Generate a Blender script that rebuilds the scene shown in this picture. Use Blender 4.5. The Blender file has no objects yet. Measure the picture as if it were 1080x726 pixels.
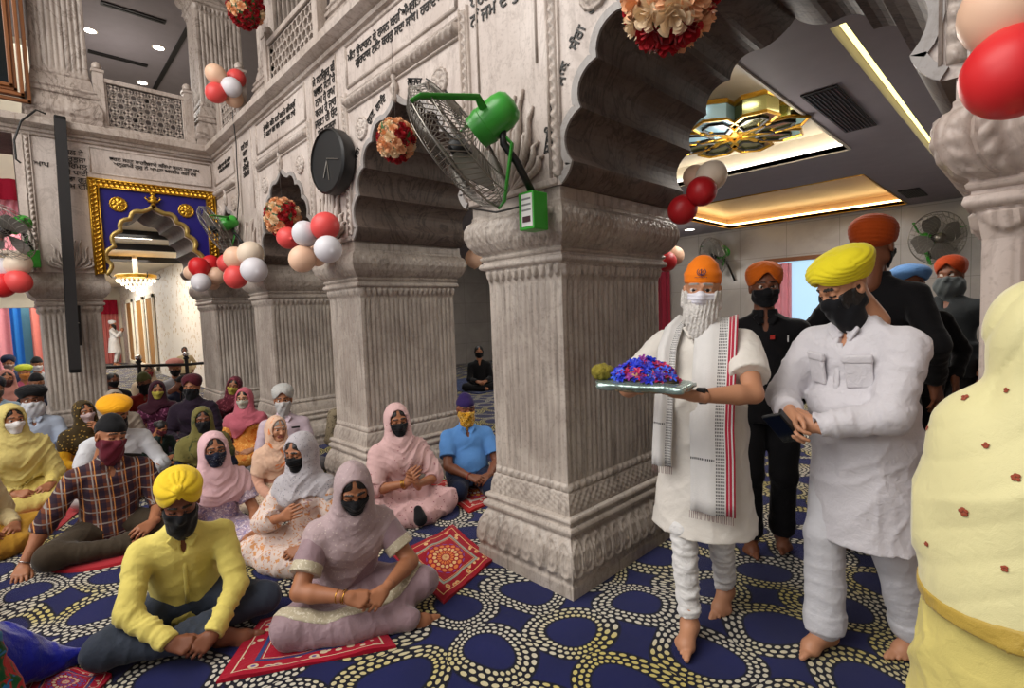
import bpy, bmesh, math, random
import numpy as np
from mathutils import Vector, Matrix, geometry
random.seed(7); rng = np.random.default_rng(7)
PI = math.pi
scene = bpy.context.scene
COL = scene.collection

# ---------------------------------------------------------------- camera, world, lights, exposure
FPX, YAW, PITCH, ROLL = 537.85, math.radians(46.205), math.radians(-3.618), math.radians(-2.098)
CAM = np.array([0, 0, 1.5])
_F = Vector((math.cos(PITCH)*math.cos(YAW), math.cos(PITCH)*math.sin(YAW), math.sin(PITCH)))
_R = _F.cross(Vector((0, 0, 1))).normalized(); _U = _R.cross(_F)
_r = math.cos(ROLL)*_R + math.sin(ROLL)*_U; _u = -math.sin(ROLL)*_R + math.cos(ROLL)*_U
cd = bpy.data.cameras.new('camera'); cam = bpy.data.objects.new('camera', cd); COL.objects.link(cam)
cam.matrix_world = Matrix(((_r.x, _u.x, -_F.x, 0), (_r.y, _u.y, -_F.y, 0), (_r.z, _u.z, -_F.z, 1.5), (0, 0, 0, 1)))
cd.sensor_fit = 'HORIZONTAL'; cd.sensor_width = 36; cd.lens = 36*FPX/1080; cd.clip_start = .05; cd.clip_end = 200
scene.camera = cam
scene.view_settings.view_transform = 'Standard'; scene.view_settings.look = 'None'
scene.view_settings.gamma = 1; scene.view_settings.use_curve_mapping = False
scene.view_settings.exposure = 0.0
w = bpy.data.worlds.new('hall_air'); scene.world = w; w.use_nodes = True
w.node_tree.nodes['Background'].inputs[0].default_value = (.93, .93, 1.0, 1); w.node_tree.nodes['Background'].inputs[1].default_value = .44
def lamp(name, loc, size, energy, color=(1, 1, 1), rot=(0, 0, 0), sizey=None, spread=PI):
    l = bpy.data.lights.new(name, 'AREA'); l.energy = energy; l.color = color; l.size = size; l.spread = spread
    if sizey: l.shape = 'RECTANGLE'; l.size_y = sizey
    o = bpy.data.objects.new(name, l); o.location = loc; o.rotation_euler = rot; COL.objects.link(o); return o
lamp('court_light', (-2.6, 3.4, 6.6), 3.6, 580, (1, .965, .92), rot=(0, math.radians(-28), 0), sizey=7.5)
lamp('court_side_light', (-4.2, 3.0, 3.4), 2.0, 130, (1, .97, .93), rot=(0, math.radians(-80), 0), sizey=5)
lamp('aisle_light', (4.6, 1.4, 2.95), .9, 30, (1, .93, .85)); lamp('aisle_light', (6.6, 3.8, 2.95), 1.2, 40, (1, .93, .85)); lamp('aisle_light', (9.0, 2.4, 2.95), 1.2, 40, (1, .95, .9)); lamp('aisle_light', (6.5, 8.5, 2.95), 1.5, 40, (1, .95, .9))
def bulb(name, loc, r, e, c=(1, .93, .84)):
    l = bpy.data.lights.new(name, 'POINT'); l.energy = e; l.color = c; l.shadow_soft_size = r; o = bpy.data.objects.new(name, l); o.location = loc; COL.objects.link(o)
bulb('gallery_bulb', (1.4, 10.2, 5.2), .3, 18); bulb('hanging_lamp_light', (4.85, 2.0, 2.72), .25, 34); bulb('aisle_fill', (8.6, 5.4, 2.3), .3, 40); bulb('aisle_fill', (7.0, -.6, 2.3), .3, 34); bulb('chandelier_light', (1.9, 14, 2.15), .3, 40, (1, .9, .76))  # aisle points are added fill without a fixture, to lift the dark ceiling
lamp('far_hall_light', (.6, 10.6, 2.98), 2.0, 60, (1, .93, .82)); lamp('far_hall_light', (1.0, 14.5, 2.98), 2.4, 110, (1, .93, .82)); lamp('far_hall_light', (.9, 21, 2.98), 3.0, 260, (1, .94, .85))
lamp('gallery_light', (1.2, 11, 5.9), 2.0, 40, (1, .95, .9)); lamp('gallery_light', (5.4, 4.5, 5.9), 2.0, 40, (1, .95, .9))

# ---------------------------------------------------------------- small helpers
def tag(o, label=None, cat=None, group=None, kind=None):
    if label: o['label'] = label
    if cat: o['category'] = cat
    if group: o['group'] = group
    if kind: o['kind'] = kind
    return o
def empty(name, loc=(0, 0, 0), rz=0, label=None, cat=None, group=None, scale=1):
    o = bpy.data.objects.new(name, None); COL.objects.link(o); o.location = loc; o.rotation_euler = (0, 0, rz)
    o.scale = (scale,)*3; o.empty_display_size = .1
    return tag(o, label, cat, group)
def link(name, me, parent=None, mats=None, smooth=False):
    o = bpy.data.objects.new(name, me); COL.objects.link(o)
    if mats is not None:
        for m in (mats if isinstance(mats, (list, tuple)) else [mats]): me.materials.append(m)
    if smooth: me.polygons.foreach_set('use_smooth', [True]*len(me.polygons))
    if parent: o.parent = parent
    return o
def meshdata(V, Fc, mi=None, name='m'):
    me = bpy.data.meshes.new(name)
    V = np.asarray(V, dtype=np.float32).reshape(-1, 3)
    Fa = np.asarray(Fc, dtype=np.int32) if len(Fc) and not isinstance(Fc, list) else None
    if Fa is not None and Fa.ndim == 2:
        n, k = Fa.shape
        me.vertices.add(len(V)); me.vertices.foreach_set('co', V.ravel())
        me.loops.add(n*k); me.loops.foreach_set('vertex_index', Fa.ravel())
        me.polygons.add(n); me.polygons.foreach_set('loop_start', np.arange(0, n*k, k, dtype=np.int32))
        me.update(calc_edges=True)
    else:
        me.from_pydata([tuple(v) for v in V], [], [tuple(int(i) for i in f) for f in Fc]); me.update()
    if mi is not None: me.polygons.foreach_set('material_index', np.asarray(mi, dtype=np.int32))
    return me
class MB:
    """collects shapes, links them as one mesh object"""
    def __init__(s): s.v = []; s.f = []; s.m = []; s.n = 0
    def add(s, V, Fc, mi=0):
        V = np.asarray(V, float).reshape(-1, 3)
        for f in Fc: s.f.append(tuple(int(i)+s.n for i in f)); s.m.append(mi)
        s.v.append(V); s.n += len(V); return s
    def box(s, a, b, mi=0, M=None):
        x0, y0, z0 = a; x1, y1, z1 = b
        V = np.array([(x0,y0,z0),(x1,y0,z0),(x1,y1,z0),(x0,y1,z0),(x0,y0,z1),(x1,y0,z1),(x1,y1,z1),(x0,y1,z1)], float)
        if M is not None: V = V@np.array(M.to_3x3()).T + np.array(M.to_translation())
        return s.add(V, [(0,3,2,1),(4,5,6,7),(0,1,5,4),(1,2,6,5),(2,3,7,6),(3,0,4,7)], mi)
    def tube(s, pts, r, n=8, mi=0, cap=True, flat=1.0, up=None):
        P = [Vector(p) for p in pts]; k = len(P); R = r if hasattr(r, '__len__') else [r]*k
        V = []; side = None
        for i in range(k):
            t = (P[min(i+1, k-1)]-P[max(i-1, 0)]).normalized()
            a = Vector(up) if up else (side if side else (Vector((0, 0, 1)) if abs(t.z) < .9 else Vector((1, 0, 0))))
            b = t.cross(a);
            if b.length < 1e-5: b = t.cross(Vector((.3, .9, .1)))
            b.normalize(); a = b.cross(t); side = a
            for j in range(n):
                q = 2*PI*j/n; V.append(P[i] + b*math.cos(q)*R[i] + a*math.sin(q)*R[i]*flat)
        F = [(i*n+j, i*n+(j+1) % n, (i+1)*n+(j+1) % n, (i+1)*n+j) for i in range(k-1) for j in range(n)]
        if cap: F += [tuple(range(n))[::-1], tuple((k-1)*n+j for j in range(n))]
        return s.add(V, F, mi)
    def lathe(s, prof, c=(0, 0, 0), n=24, mi=0, M=None, cap=True):
        V = []; k = len(prof)
        for r, z in prof:
            for j in range(n): V.append((r*math.cos(2*PI*j/n), r*math.sin(2*PI*j/n), z))
        V = np.array(V, float)
        if M is not None: V = V@np.array(M.to_3x3()).T + np.array(M.to_translation())
        V = V+np.array(c)
        F = [(i*n+j, i*n+(j+1) % n, (i+1)*n+(j+1) % n, (i+1)*n+j) for i in range(k-1) for j in range(n)]
        if cap: F += [tuple(range(n))[::-1], tuple((k-1)*n+j for j in range(n))]
        return s.add(V, F, mi)
    def prism(s, poly, h0, h1, to3, mi=0):
        """poly: list of 2D points (concave ok); to3(u,v,h)->3D"""
        n = len(poly); V = [to3(u, v, h0) for u, v in poly]+[to3(u, v, h1) for u, v in poly]
        tr = geometry.tessellate_polygon([[Vector((u, v, 0)) for u, v in poly]])
        F = [tuple(t) for t in tr]+[tuple(n+i for i in t)[::-1] for t in tr]
        F += [(i, (i+1) % n, n+(i+1) % n, n+i) for i in range(n)]
        return s.add(V, F, mi)
    def build(s, name, mats, parent=None, smooth=False, bevel=0, fix=True):
        me = meshdata(np.concatenate(s.v) if s.v else [], s.f, s.m, name)
        if fix:
            bm = bmesh.new(); bm.from_mesh(me); bmesh.ops.recalc_face_normals(bm, faces=bm.faces); bm.to_mesh(me); bm.free()
        o = link(name, me, parent, mats, smooth)
        if smooth == 'auto':
            me.polygons.foreach_set('use_smooth', [True]*len(me.polygons))
            try: me.set_sharp_from_angle(angle=math.radians(38))
            except Exception: pass
        if bevel:
            b = o.modifiers.new('bevel', 'BEVEL'); b.width = bevel; b.segments = 2; b.limit_method = 'ANGLE'
        return o

# ---------------------------------------------------------------- materials
class V:
    nt = None
    def __init__(s, k): s.k = k
    @staticmethod
    def w(x): return x.k if isinstance(x, V) else x
    @staticmethod
    def op(o, *a, clamp=False):
        n = V.nt.nodes.new('ShaderNodeMath'); n.operation = o; n.use_clamp = clamp
        for i, x in enumerate(a):
            x = V.w(x)
            if isinstance(x, (int, float)): n.inputs[i].default_value = x
            else: V.nt.links.new(x, n.inputs[i])
        return V(n.outputs[0])
    def __add__(a, b): return V.op('ADD', a, b)
    __radd__ = __add__
    def __sub__(a, b): return V.op('SUBTRACT', a, b)
    def __rsub__(a, b): return V.op('SUBTRACT', b, a)
    def __mul__(a, b): return V.op('MULTIPLY', a, b)
    __rmul__ = __mul__
    def __truediv__(a, b): return V.op('DIVIDE', a, b)
    def __lt__(a, b): return V.op('LESS_THAN', a, b)
    def __gt__(a, b): return V.op('GREATER_THAN', a, b)
def vmin(a, b): return V.op('MINIMUM', a, b)
def vmax(a, b): return V.op('MAXIMUM', a, b)
def vabs(a): return V.op('ABSOLUTE', a)
def vsin(a): return V.op('SINE', a)
def vfrac(a): return V.op('FRACT', a)
def vfloor(a): return V.op('FLOOR', a)
def vlen(a, b): return V.op('SQRT', a*a+b*b)
def sstep(x, a, b):
    n = V.nt.nodes.new('ShaderNodeMapRange'); n.interpolation_type = 'SMOOTHSTEP'
    V.nt.links.new(V.w(x), n.inputs[0]); n.inputs[1].default_value = a; n.inputs[2].default_value = b; return V(n.outputs[0])
class Mat:
    def __init__(s, name, rough=.6, metal=0, spec=.5, sheen=0):
        s.m = bpy.data.materials.new(name); s.m.use_nodes = True; s.nt = s.m.node_tree; V.nt = s.nt
        s.b = s.nt.nodes['Principled BSDF']; s.b.inputs['Roughness'].default_value = rough
        s.b.inputs['Metallic'].default_value = metal; s.b.inputs['Specular IOR Level'].default_value = spec
        if sheen: s.b.inputs['Sheen Weight'].default_value = sheen; s.b.inputs['Sheen Roughness'].default_value = .4
        s.tc = s.nt.nodes.new('ShaderNodeTexCoord')
    def co(s, kind='Object'): return s.tc.outputs[kind]
    def xyz(s, kind='Object', vec=None):
        n = s.nt.nodes.new('ShaderNodeSeparateXYZ'); s.nt.links.new(vec or s.co(kind), n.inputs[0]); return [V(o) for o in n.outputs]
    def scale(s, sc, kind='Object', vec=None):
        n = s.nt.nodes.new('ShaderNodeMapping'); s.nt.links.new(vec or s.co(kind), n.inputs[0]); n.inputs['Scale'].default_value = sc; return n.outputs[0]
    def noise(s, scale=5, detail=3, rough=.5, dist=0, vec=None, kind='Object', out=0):
        n = s.nt.nodes.new('ShaderNodeTexNoise'); n.inputs['Scale'].default_value = scale; n.inputs['Detail'].default_value = detail
        n.inputs['Roughness'].default_value = rough; n.inputs['Distortion'].default_value = dist
        s.nt.links.new(vec or s.co(kind), n.inputs['Vector']); return V(n.outputs[out])
    def voro(s, scale=5, feature='F1', vec=None, kind='Object', out='Distance'):
        n = s.nt.nodes.new('ShaderNodeTexVoronoi'); n.feature = feature; n.inputs['Scale'].default_value = scale
        s.nt.links.new(vec or s.co(kind), n.inputs['Vector']); return V(n.outputs[out])
    def mix(s, f, a, b):
        n = s.nt.nodes.new('ShaderNodeMix'); n.data_type = 'RGBA'
        for x, i in ((f, 0), (a, 6), (b, 7)):
            x = V.w(x)
            if isinstance(x, (int, float)): n.inputs[i].default_value = x
            elif isinstance(x, tuple): n.inputs[i].default_value = (*x[:3], 1)
            else: s.nt.links.new(x, n.inputs[i])
        return n.outputs[2]
    def color(s, c):
        if isinstance(c, tuple): s.b.inputs['Base Color'].default_value = (*c[:3], 1)
        else: s.nt.links.new(V.w(c), s.b.inputs['Base Color'])
        return s
    def bump(s, h, strength=.3, dist=.01):
        n = s.nt.nodes.new('ShaderNodeBump'); n.inputs['Strength'].default_value = strength; n.inputs['Distance'].default_value = dist
        s.nt.links.new(V.w(h), n.inputs['Height'])
        s.nt.links.new(n.outputs[0], s.b.inputs['Normal']); return s
    def emit(s, c, e):
        s.b.inputs['Emission Color'].default_value = (*c, 1); s.b.inputs['Emission Strength'].default_value = e; return s
def lin(h):
    """'#rrggbb' -> linear"""
    v = [int(h[i:i+2], 16)/255 for i in (1, 3, 5)]
    return tuple(c/12.92 if c <= .04045 else ((c+.055)/1.055)**2.4 for c in v)
def L(c): return lin(c) if isinstance(c, str) else c
def plain(name, c, rough=.6, metal=0, bump=0, bs=40, spec=.5, emit=0):
    m = Mat(name, rough, metal, spec); c = L(c)
    n = m.noise(6, 3); m.color(m.mix(n, tuple(x*.88 for x in c), tuple(min(1, x*1.1) for x in c)))
    if bump: m.bump(m.noise(bs, 2), bump)
    if emit: m.emit(c, emit)
    return m.m
def cloth(name, c, pat=None, c2=None, c3=None, scale=30, thr=.3, rough=.85, wr=.5, sheen=.15, alpha=1):
    """cotton or silk: soft wrinkles, fine weave, optional pattern"""
    m = Mat(name, rough, 0, .25, sheen); c = L(c); c2 = L(c2) if c2 else None; c3 = L(c3) if c3 else None
    base = m.mix(m.noise(7, 3), tuple(x*.9 for x in c), tuple(min(1, x*1.06) for x in c))
    if pat == 'spots':      # scattered motifs
        d = m.voro(scale); base = m.mix(d+(m.noise(scale*3, 1)-.5)*.35 < thr, base, c2)
        if c3: d2 = m.voro(scale*1.7, vec=m.scale((1, 1.1, .9))); base = m.mix(d2 < thr*.55, base, c3)
    elif pat == 'blotch':
        n = m.noise(scale, 2, dist=1.2); base = m.mix(sstep(n, .5+thr*.2, .56+thr*.2), base, c2)
        if c3: n = m.noise(scale*1.3, 2, vec=m.scale((1.2, .8, 1.1)), dist=1); base = m.mix(sstep(n, .56, .6), base, c3)
    elif pat == 'plaid':
        x, y, z = m.xyz(); ph = V.op('MULTIPLY', m.noise(3, 1)-.5, .12)
        u = vfrac((x+ph*.3)*scale); v = vfrac((z+y*.35+ph*.3)*scale)
        base = m.mix((vabs(u-.5) < .20)*.75, base, c2); base = m.mix((vabs(v-.5) < .20)*.6, base, c2)
        base = m.mix(vabs(vfrac(u*1.0+.5)-.5) < .05, base, c3); base = m.mix(vabs(vfrac(v+.5)-.5) < .05, base, c3)
        base = m.mix(vabs(u-.78) < .03, base, L('#c98a4a'))
    elif pat == 'lace':
        d = m.voro(scale, 'DISTANCE_TO_EDGE'); base = m.mix(d < thr*.25, base, c2)
    elif pat == 'stripe':
        x, y, z = m.xyz(); base = m.mix(vfrac(x*scale) < thr, base, c2)
    m.color(base)
    rn = m.nt.nodes.new('ShaderNodeTexNoise'); rn.noise_type = 'RIDGED_MULTIFRACTAL'; rn.inputs['Scale'].default_value = 9; rn.inputs['Detail'].default_value = 2; rn.inputs['Distortion'].default_value = .6; m.nt.links.new(m.scale((1.4, 1.2, .55)), rn.inputs['Vector'])
    h = V(rn.outputs[0])*.35+m.noise(34, 2, dist=.6)*.22+m.noise(420, 1)*.05
    m.bump(h, wr, .03)
    return m.m
# ---------------------------------------------------------------- organic surfaces (distance field -> mesh)
def A(*v): return np.array(v[0] if len(v) == 1 else v, dtype=np.float64)
def wav(P, f, s=0):
    """cheap smooth noise in -1..1"""
    x, y, z = P[..., 0]*f, P[..., 1]*f, P[..., 2]*f
    return (np.sin(x*1.0+1.3*np.sin(y*.9+s)+s)+np.sin(y*1.1+1.2*np.sin(z*.8+2*s)+1.7*s)+np.sin(z*.95+1.4*np.sin(x*1.05+.6*s)+2.3+s))/3
class S:
    def __init__(s): s.p = []
    def seg(s, a, b, ra, rb=None, mat=0, k=.02, op='+', flat=None):
        a = A(a); b = A(b); rb = ra if rb is None else rb; ba = b-a; L2 = max(ba@ba, 1e-9); rm = max(ra, rb)
        def f(P):
            q = P-a; h = np.clip((q@ba)/L2, 0, 1); q = q-h[..., None]*ba
            return np.sqrt((q*q).sum(-1))-(ra+(rb-ra)*h)
        s.p.append((f, np.minimum(a, b)-rm, np.maximum(a, b)+rm, mat, k, op)); return s
    def cone(s, a, b, ra, rb, mat=0, k=.01, op='+'):
        """flat-ended cone"""
        a = A(a); b = A(b); ba = b-a; Ln = np.sqrt(ba@ba); u = ba/Ln; rm = max(ra, rb)
        def f(P):
            q = P-a; t = q@u; r = np.sqrt(np.maximum((q*q).sum(-1)-t*t, 0)); h = np.clip(t/Ln, 0, 1)
            return np.maximum(r-(ra+(rb-ra)*h), np.abs(t-Ln/2)-Ln/2)
        s.p.append((f, np.minimum(a, b)-rm, np.maximum(a, b)+rm, mat, k, op)); return s
    def ell(s, c, r, R=None, mat=0, k=.02, op='+'):
        c = A(c); r = A(r); rm = r.max()
        def f(P):
            q = P-c
            if R is not None: q = q@R
            k0 = np.sqrt(((q/r)**2).sum(-1)); k1 = np.sqrt(((q/(r*r))**2).sum(-1)); return k0*(k0-1)/np.maximum(k1, 1e-6)
        e = r if R is None else A([rm]*3); s.p.append((f, c-e, c+e, mat, k, op)); return s
    def box(s, c, h, R=None, rr=.004, mat=0, k=.004, op='+'):
        c = A(c); h = A(h)-rr; rm = np.sqrt((h*h).sum())+rr
        def f(P):
            q = P-c
            if R is not None: q = q@R
            q = np.abs(q)-h; return np.sqrt((np.maximum(q, 0)**2).sum(-1))+np.minimum(q.max(-1), 0)-rr
        s.p.append((f, c-rm, c+rm, mat, k, op)); return s
    def fn(s, f, lo, hi, mat=None, k=.004, op='&'):
        s.p.append((f, A(lo), A(hi), mat, k, op)); return s
    def chain(s, pts, rs, **kw):
        for i in range(len(pts)-1): s.seg(pts[i], pts[i+1], rs[i], rs[i+1], **kw)
        return s
    def mesh(s, res, disp=None, pad=None, lo=None, hi=None):
        pad = 2.2*res if pad is None else pad
        add = [p for p in s.p if p[5] == '+']
        lo = np.min([p[1] for p in add], 0)-pad if lo is None else A(lo); hi = np.max([p[2] for p in add], 0)+pad if hi is None else A(hi)
        n = np.ceil((hi-lo)/res).astype(int)+1; ax = [lo[i]+res*np.arange(n[i]) for i in range(3)]
        D = np.full(n, 1.0, np.float32); M = np.zeros(n, np.int8)
        for f, a, b, mat, k, op in s.p:
            g = max(k, 0)*1.2+3*res
            if op == '&': i0 = np.zeros(3, int); i1 = n
            else:
                i0 = np.clip(np.floor((a-g-lo)/res).astype(int), 0, n); i1 = np.clip(np.ceil((b+g-lo)/res).astype(int)+1, 0, n)
            if (i1 <= i0).any(): continue
            sl = tuple(slice(i0[i], i1[i]) for i in range(3))
            P = np.stack(np.meshgrid(*[ax[i][sl[i]] for i in range(3)], indexing='ij'), -1)
            d = f(P).astype(np.float32); o = D[sl]
            if op == '+':
                h = np.clip(.5+.5*(o-d)/max(k, 1e-5), 0, 1); r = o*(1-h)+d*h-k*h*(1-h)
                if mat is not None: M[sl] = np.where(d < o, mat, M[sl])
            else:
                dd = -d if op == '-' else d
                h = np.clip(.5+.5*(dd-o)/max(k, 1e-5), 0, 1); r = o*(1-h)+dd*h+k*h*(1-h)
                if mat is not None: M[sl] = np.where(dd > o, mat, M[sl])
            D[sl] = r
        if disp is not None:
            m = np.abs(D) < .05; idx = np.nonzero(m); P = np.stack([ax[i][idx[i]] for i in range(3)], -1); D[m] += disp(P).astype(np.float32)
        D[0] = D[-1] = 1; D[:, 0] = D[:, -1] = 1; D[:, :, 0] = D[:, :, -1] = 1
        s.lo, s.res = lo, res
        return nets(D, M, lo, res)
def nets(D, M, lo, res):
    I = D < 0; c = I[:-1, :-1, :-1].astype(np.int8)
    for dx, dy, dz in ((1,0,0),(0,1,0),(1,1,0),(0,0,1),(1,0,1),(0,1,1),(1,1,1)):
        c = c+I[dx:dx+c.shape[0], dy:dy+c.shape[1], dz:dz+c.shape[2]]
    act = (c > 0) & (c < 8); idx = np.nonzero(act); N = len(idx[0])
    if N == 0: return np.zeros((0, 3)), np.zeros((0, 4), int), np.zeros(0, int)
    vid = np.full(act.shape, -1, np.int64); vid[idx] = np.arange(N)
    cr = {}
    for dx in (0, 1):
        for dy in (0, 1):
            for dz in (0, 1): cr[dx, dy, dz] = D[idx[0]+dx, idx[1]+dy, idx[2]+dz]
    acc = np.zeros((N, 3)); cnt = np.zeros(N)
    for a in range(3):
        for p in (0, 1):
            for q in (0, 1):
                k0 = [0]*3; o = [i for i in range(3) if i != a]; k0[o[0]] = p; k0[o[1]] = q; k1 = list(k0); k1[a] = 1
                v0 = cr[tuple(k0)]; v1 = cr[tuple(k1)]; m = (v0 < 0) != (v1 < 0); t = np.where(m, v0/np.where(m, v0-v1, 1), 0)
                pt = np.tile(A(k0), (N, 1)); pt[:, a] = t; acc[m] += pt[m]; cnt[m] += 1
    Vt = lo+res*(np.stack(idx, -1)+acc/np.maximum(cnt, 1)[:, None])
    mats = M[idx]; F = []
    for a in range(3):
        o = [(a+1) % 3, (a+2) % 3]
        s0 = [slice(None)]*3; s1 = [slice(None)]*3; s0[a] = slice(0, -1); s1[a] = slice(1, None)
        A0 = I[tuple(s0)]; A1 = I[tuple(s1)]; e = A0 != A1
        E = np.stack(np.nonzero(e), -1); E = E[(E[:, o[0]] > 0) & (E[:, o[1]] > 0) & (E[:, o[0]] < D.shape[o[0]]-1) & (E[:, o[1]] < D.shape[o[1]]-1)]
        def cell(u, v):
            q = E.copy(); q[:, o[0]] += u; q[:, o[1]] += v; return vid[q[:, 0], q[:, 1], q[:, 2]]
        Q = np.stack([cell(-1, -1), cell(0, -1), cell(0, 0), cell(-1, 0)], -1)
        ins = A0[E[:, 0], E[:, 1], E[:, 2]]; Q[~ins] = Q[~ins][:, ::-1]; F.append(Q)
    F = np.concatenate(F); F = F[(F >= 0).all(1)]
    return Vt, F, mats
def smoothV(Vt, F, it=1, lam=.5):
    for _ in range(it):
        acc = np.zeros_like(Vt); cnt = np.zeros(len(Vt))
        for i in range(4):
            a = F[:, i]; b = F[:, (i+1) % 4]; np.add.at(acc, a, Vt[b]); np.add.at(acc, b, Vt[a]); np.add.at(cnt, a, 1); np.add.at(cnt, b, 1)
        Vt = Vt+(acc/np.maximum(cnt, 1)[:, None]-Vt)*lam
    return Vt
def org(name, parts, mats, parent=None, tx=None):
    """parts: list of (V,F,M); joined into one smooth mesh object"""
    Vs = []; Fs = []; Ms = []; n = 0
    for Vt, F, M in parts:
        if not len(F): continue
        Vs.append(Vt); Fs.append(F+n); Ms.append(M[F].max(1)); n += len(Vt)
    me = meshdata(np.concatenate(Vs), np.concatenate(Fs), np.concatenate(Ms), name)
    return link(name, me, parent, mats, True)
def rotm(x=0, y=0, z=0):
    """degrees, applied x then y then z; columns = axes"""
    from mathutils import Euler
    return np.array(Euler((math.radians(x), math.radians(y), math.radians(z)), 'XYZ').to_matrix())
def tx(part, R, t, sc=1.0):
    Vt, F, M = part; return ((Vt*sc)@R.T+A(t), F, M)
# ---------------------------------------------------------------- stone, carpet and wall materials
def stone(name, c1, c2, dark, streak=.5, reed=False, rough=.42, vein=.6):
    m = Mat(name, rough, 0, .45); c1, c2, dark = L(c1), L(c2), L(dark)
    n = m.noise(1.6, 5, .6, dist=.7); base = m.mix(sstep(n, .3, .7), c1, c2)
    v = m.noise(2.3, 6, .6, dist=2.2, vec=m.scale((1, 1, .6))); vn = vabs(v-.5); base = m.mix(sstep(vn, .035, .0)*vein, base, dark)
    st = m.noise(9, 5, .65, vec=m.scale((3.2, 3.2, .25))); base = m.mix(sstep(st, .48, .72)*streak, base, dark)
    g = m.noise(55, 2, .6); base = m.mix(sstep(g, .52, .75)*.3, base, dark)
    m.color(base); m.bump(m.noise(60, 3)*.4+m.noise(9, 2)*.5, .18, .01); return m.m
M_PILLAR = stone('aged_marble', '#bdb2a7', '#9a8e84', '#544940', .5, vein=.2)
M_RIGHTP = stone('veined_marble', '#c2b2a8', '#b0a197', '#7a685e', .2, vein=.22)
M_WALL = stone('pale_marble', '#cfc3bb', '#b8aaa1', '#7c6c62', .25, vein=.25)
M_TRIM = stone('carved_marble', '#c0b4ab', '#a99b90', '#6a594c', .4, vein=.3)
M_SOFF = stone('soffit_marble_dirt_shade', '#6e5f56', '#574941', '#2f2622', .5, rough=.62)  # dark brown holds dirt and also the shade under the arches
M_RIM = stone('grey_marble_rim', '#a39e9b', '#8f8985', '#6a6058', .2, vein=.2)
M_UP = stone('upper_marble', '#b5a89e', '#988b82', '#5b4c42', .5)
def carpet():
    m = Mat('navy_dotted_carpet', .95, 0, .1, .2); x, y, z = m.xyz()
    dx = m.noise(1.9, 1, kind='Object')-.5; dy = m.noise(1.9, 1, vec=m.scale((1, -1, 1)))-.5
    ce, se = math.cos(.45), math.sin(.45); L0 = .56
    X = (x+dx*.26); Y = (y+dy*.26)
    u = (X*ce+Y*se)*(1/L0); v = (Y*ce-X*se)*(1/L0)*.93
    wob = (m.noise(60, 1)-.5)*.35
    def rings(px_, py_, n):
        d = vlen(px_, py_)*L0; ang = V.op('ARCTAN2', py_, px_)*(1/(2*PI)); t = (d-.122)*(1/.0285); row = vfloor(t); fr = vfrac(t)-.5; aa = vfrac(ang*n+row*.5)-.5
        e = (fr*(1/.35))*(fr*(1/.35))+(aa*(1/.35))*(aa*(1/.35))+wob; bnd = (t > 0)*(t < 3.0); return (e < 1)*bnd, bnd, sstep(t, -.35, 0)*sstep(t, 3.35, 3.0)
    dA, bA, wA = rings(vfrac(u)-.5, vfrac(v)-.5, 31); dB, bB, wB = rings(vfrac(u+.5)-.5, vfrac(v+.5)-.5, 31)
    dot = vmax(dA, dB*(1-bA)); wide = vmax(wA, wB)
    yn = m.noise(1.3, 2); cream = m.mix(sstep(yn, .45, .62), L('#c9c3b4'), L('#c3b46a'))
    navy = m.mix(m.noise(4, 3), L('#10153c'), L('#191e58')); black = L('#0e0f1c')
    m.color(m.mix(dot, m.mix(wide, navy, black), cream)); m.bump(dot*.6+m.noise(900, 1)*.4, .5, .006); return m.m
M_FLOOR = carpet()
def tile(name, c, sx=.9, sz=.6, rough=.25):
    m = Mat(name, rough, 0, .5); x, y, z = m.xyz(); c = L(c)
    u = vfrac((x+y)*(1/sx)); v = vfrac(z*(1/sz)); ln = vmax((u < .012)*1.0, (v < .016)*1.0)
    n = m.noise(1.2, 5, .6, dist=1.2); b = m.mix(sstep(n, .3, .7), tuple(k*.9 for k in c), tuple(min(1, k*1.1) for k in c))
    idn = m.voro(1.1, vec=m.scale((1, 1, 1.4)), out='Color'); m.color(m.mix(ln*.6, b, tuple(k*.45 for k in c))); return m.m
M_TILE = tile('grey_marble_tiles', '#a8a29c')
M_CEIL = plain('ceiling_paint', '#8a8389', .7); M_TRAY = plain('cream_tray', '#cfc6b4', .6)
M_GOLD = plain('gold_gilt', '#c99a34', .28, .85, .35, 60); M_GOLDP = plain('gold_wallpaper', '#a58b70', .3, .15, .1, 20)
M_CREAM = plain('cream_plaster', '#e4dac4', .7); M_BLACK = plain('black_plastic', '#141414', .45)
M_DGREY = plain('dark_grille', '#1d1b1c', .6); M_RED = cloth('red_valance', '#a31430', wr=.8); M_PINK = cloth('pink_curtain', '#e59aa8', wr=1)
M_BLUE = cloth('blue_curtain', '#2f7fd6', wr=.7); M_TEAL = cloth('grey_blue_backdrop', '#5d8fa6', wr=.5); M_SALM = cloth('salmon_curtain', '#d98078', wr=1)
M_WOOD = plain('golden_wood', '#9a6a2e', .4, 0, .2, 12); M_BROWN = plain('brown_wood', '#7d4a22', .38, 0, .2, 10)
M_TEXT = plain('black_inlay', '#17130f', .5)
def glow(name, c, e):
    m = Mat(name, .5); m.color(L(c)); m.emit(L(c), e); return m.m
E_WHITE = glow('lit_panel', '#fff6e6', 7); E_WARM = glow('warm_strip', '#ffd890', 9); E_DOWN = glow('lit_downlight', '#ffffff', 14); E_YEL = glow('yellow_strip', '#fff09a', 2.6)

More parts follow.
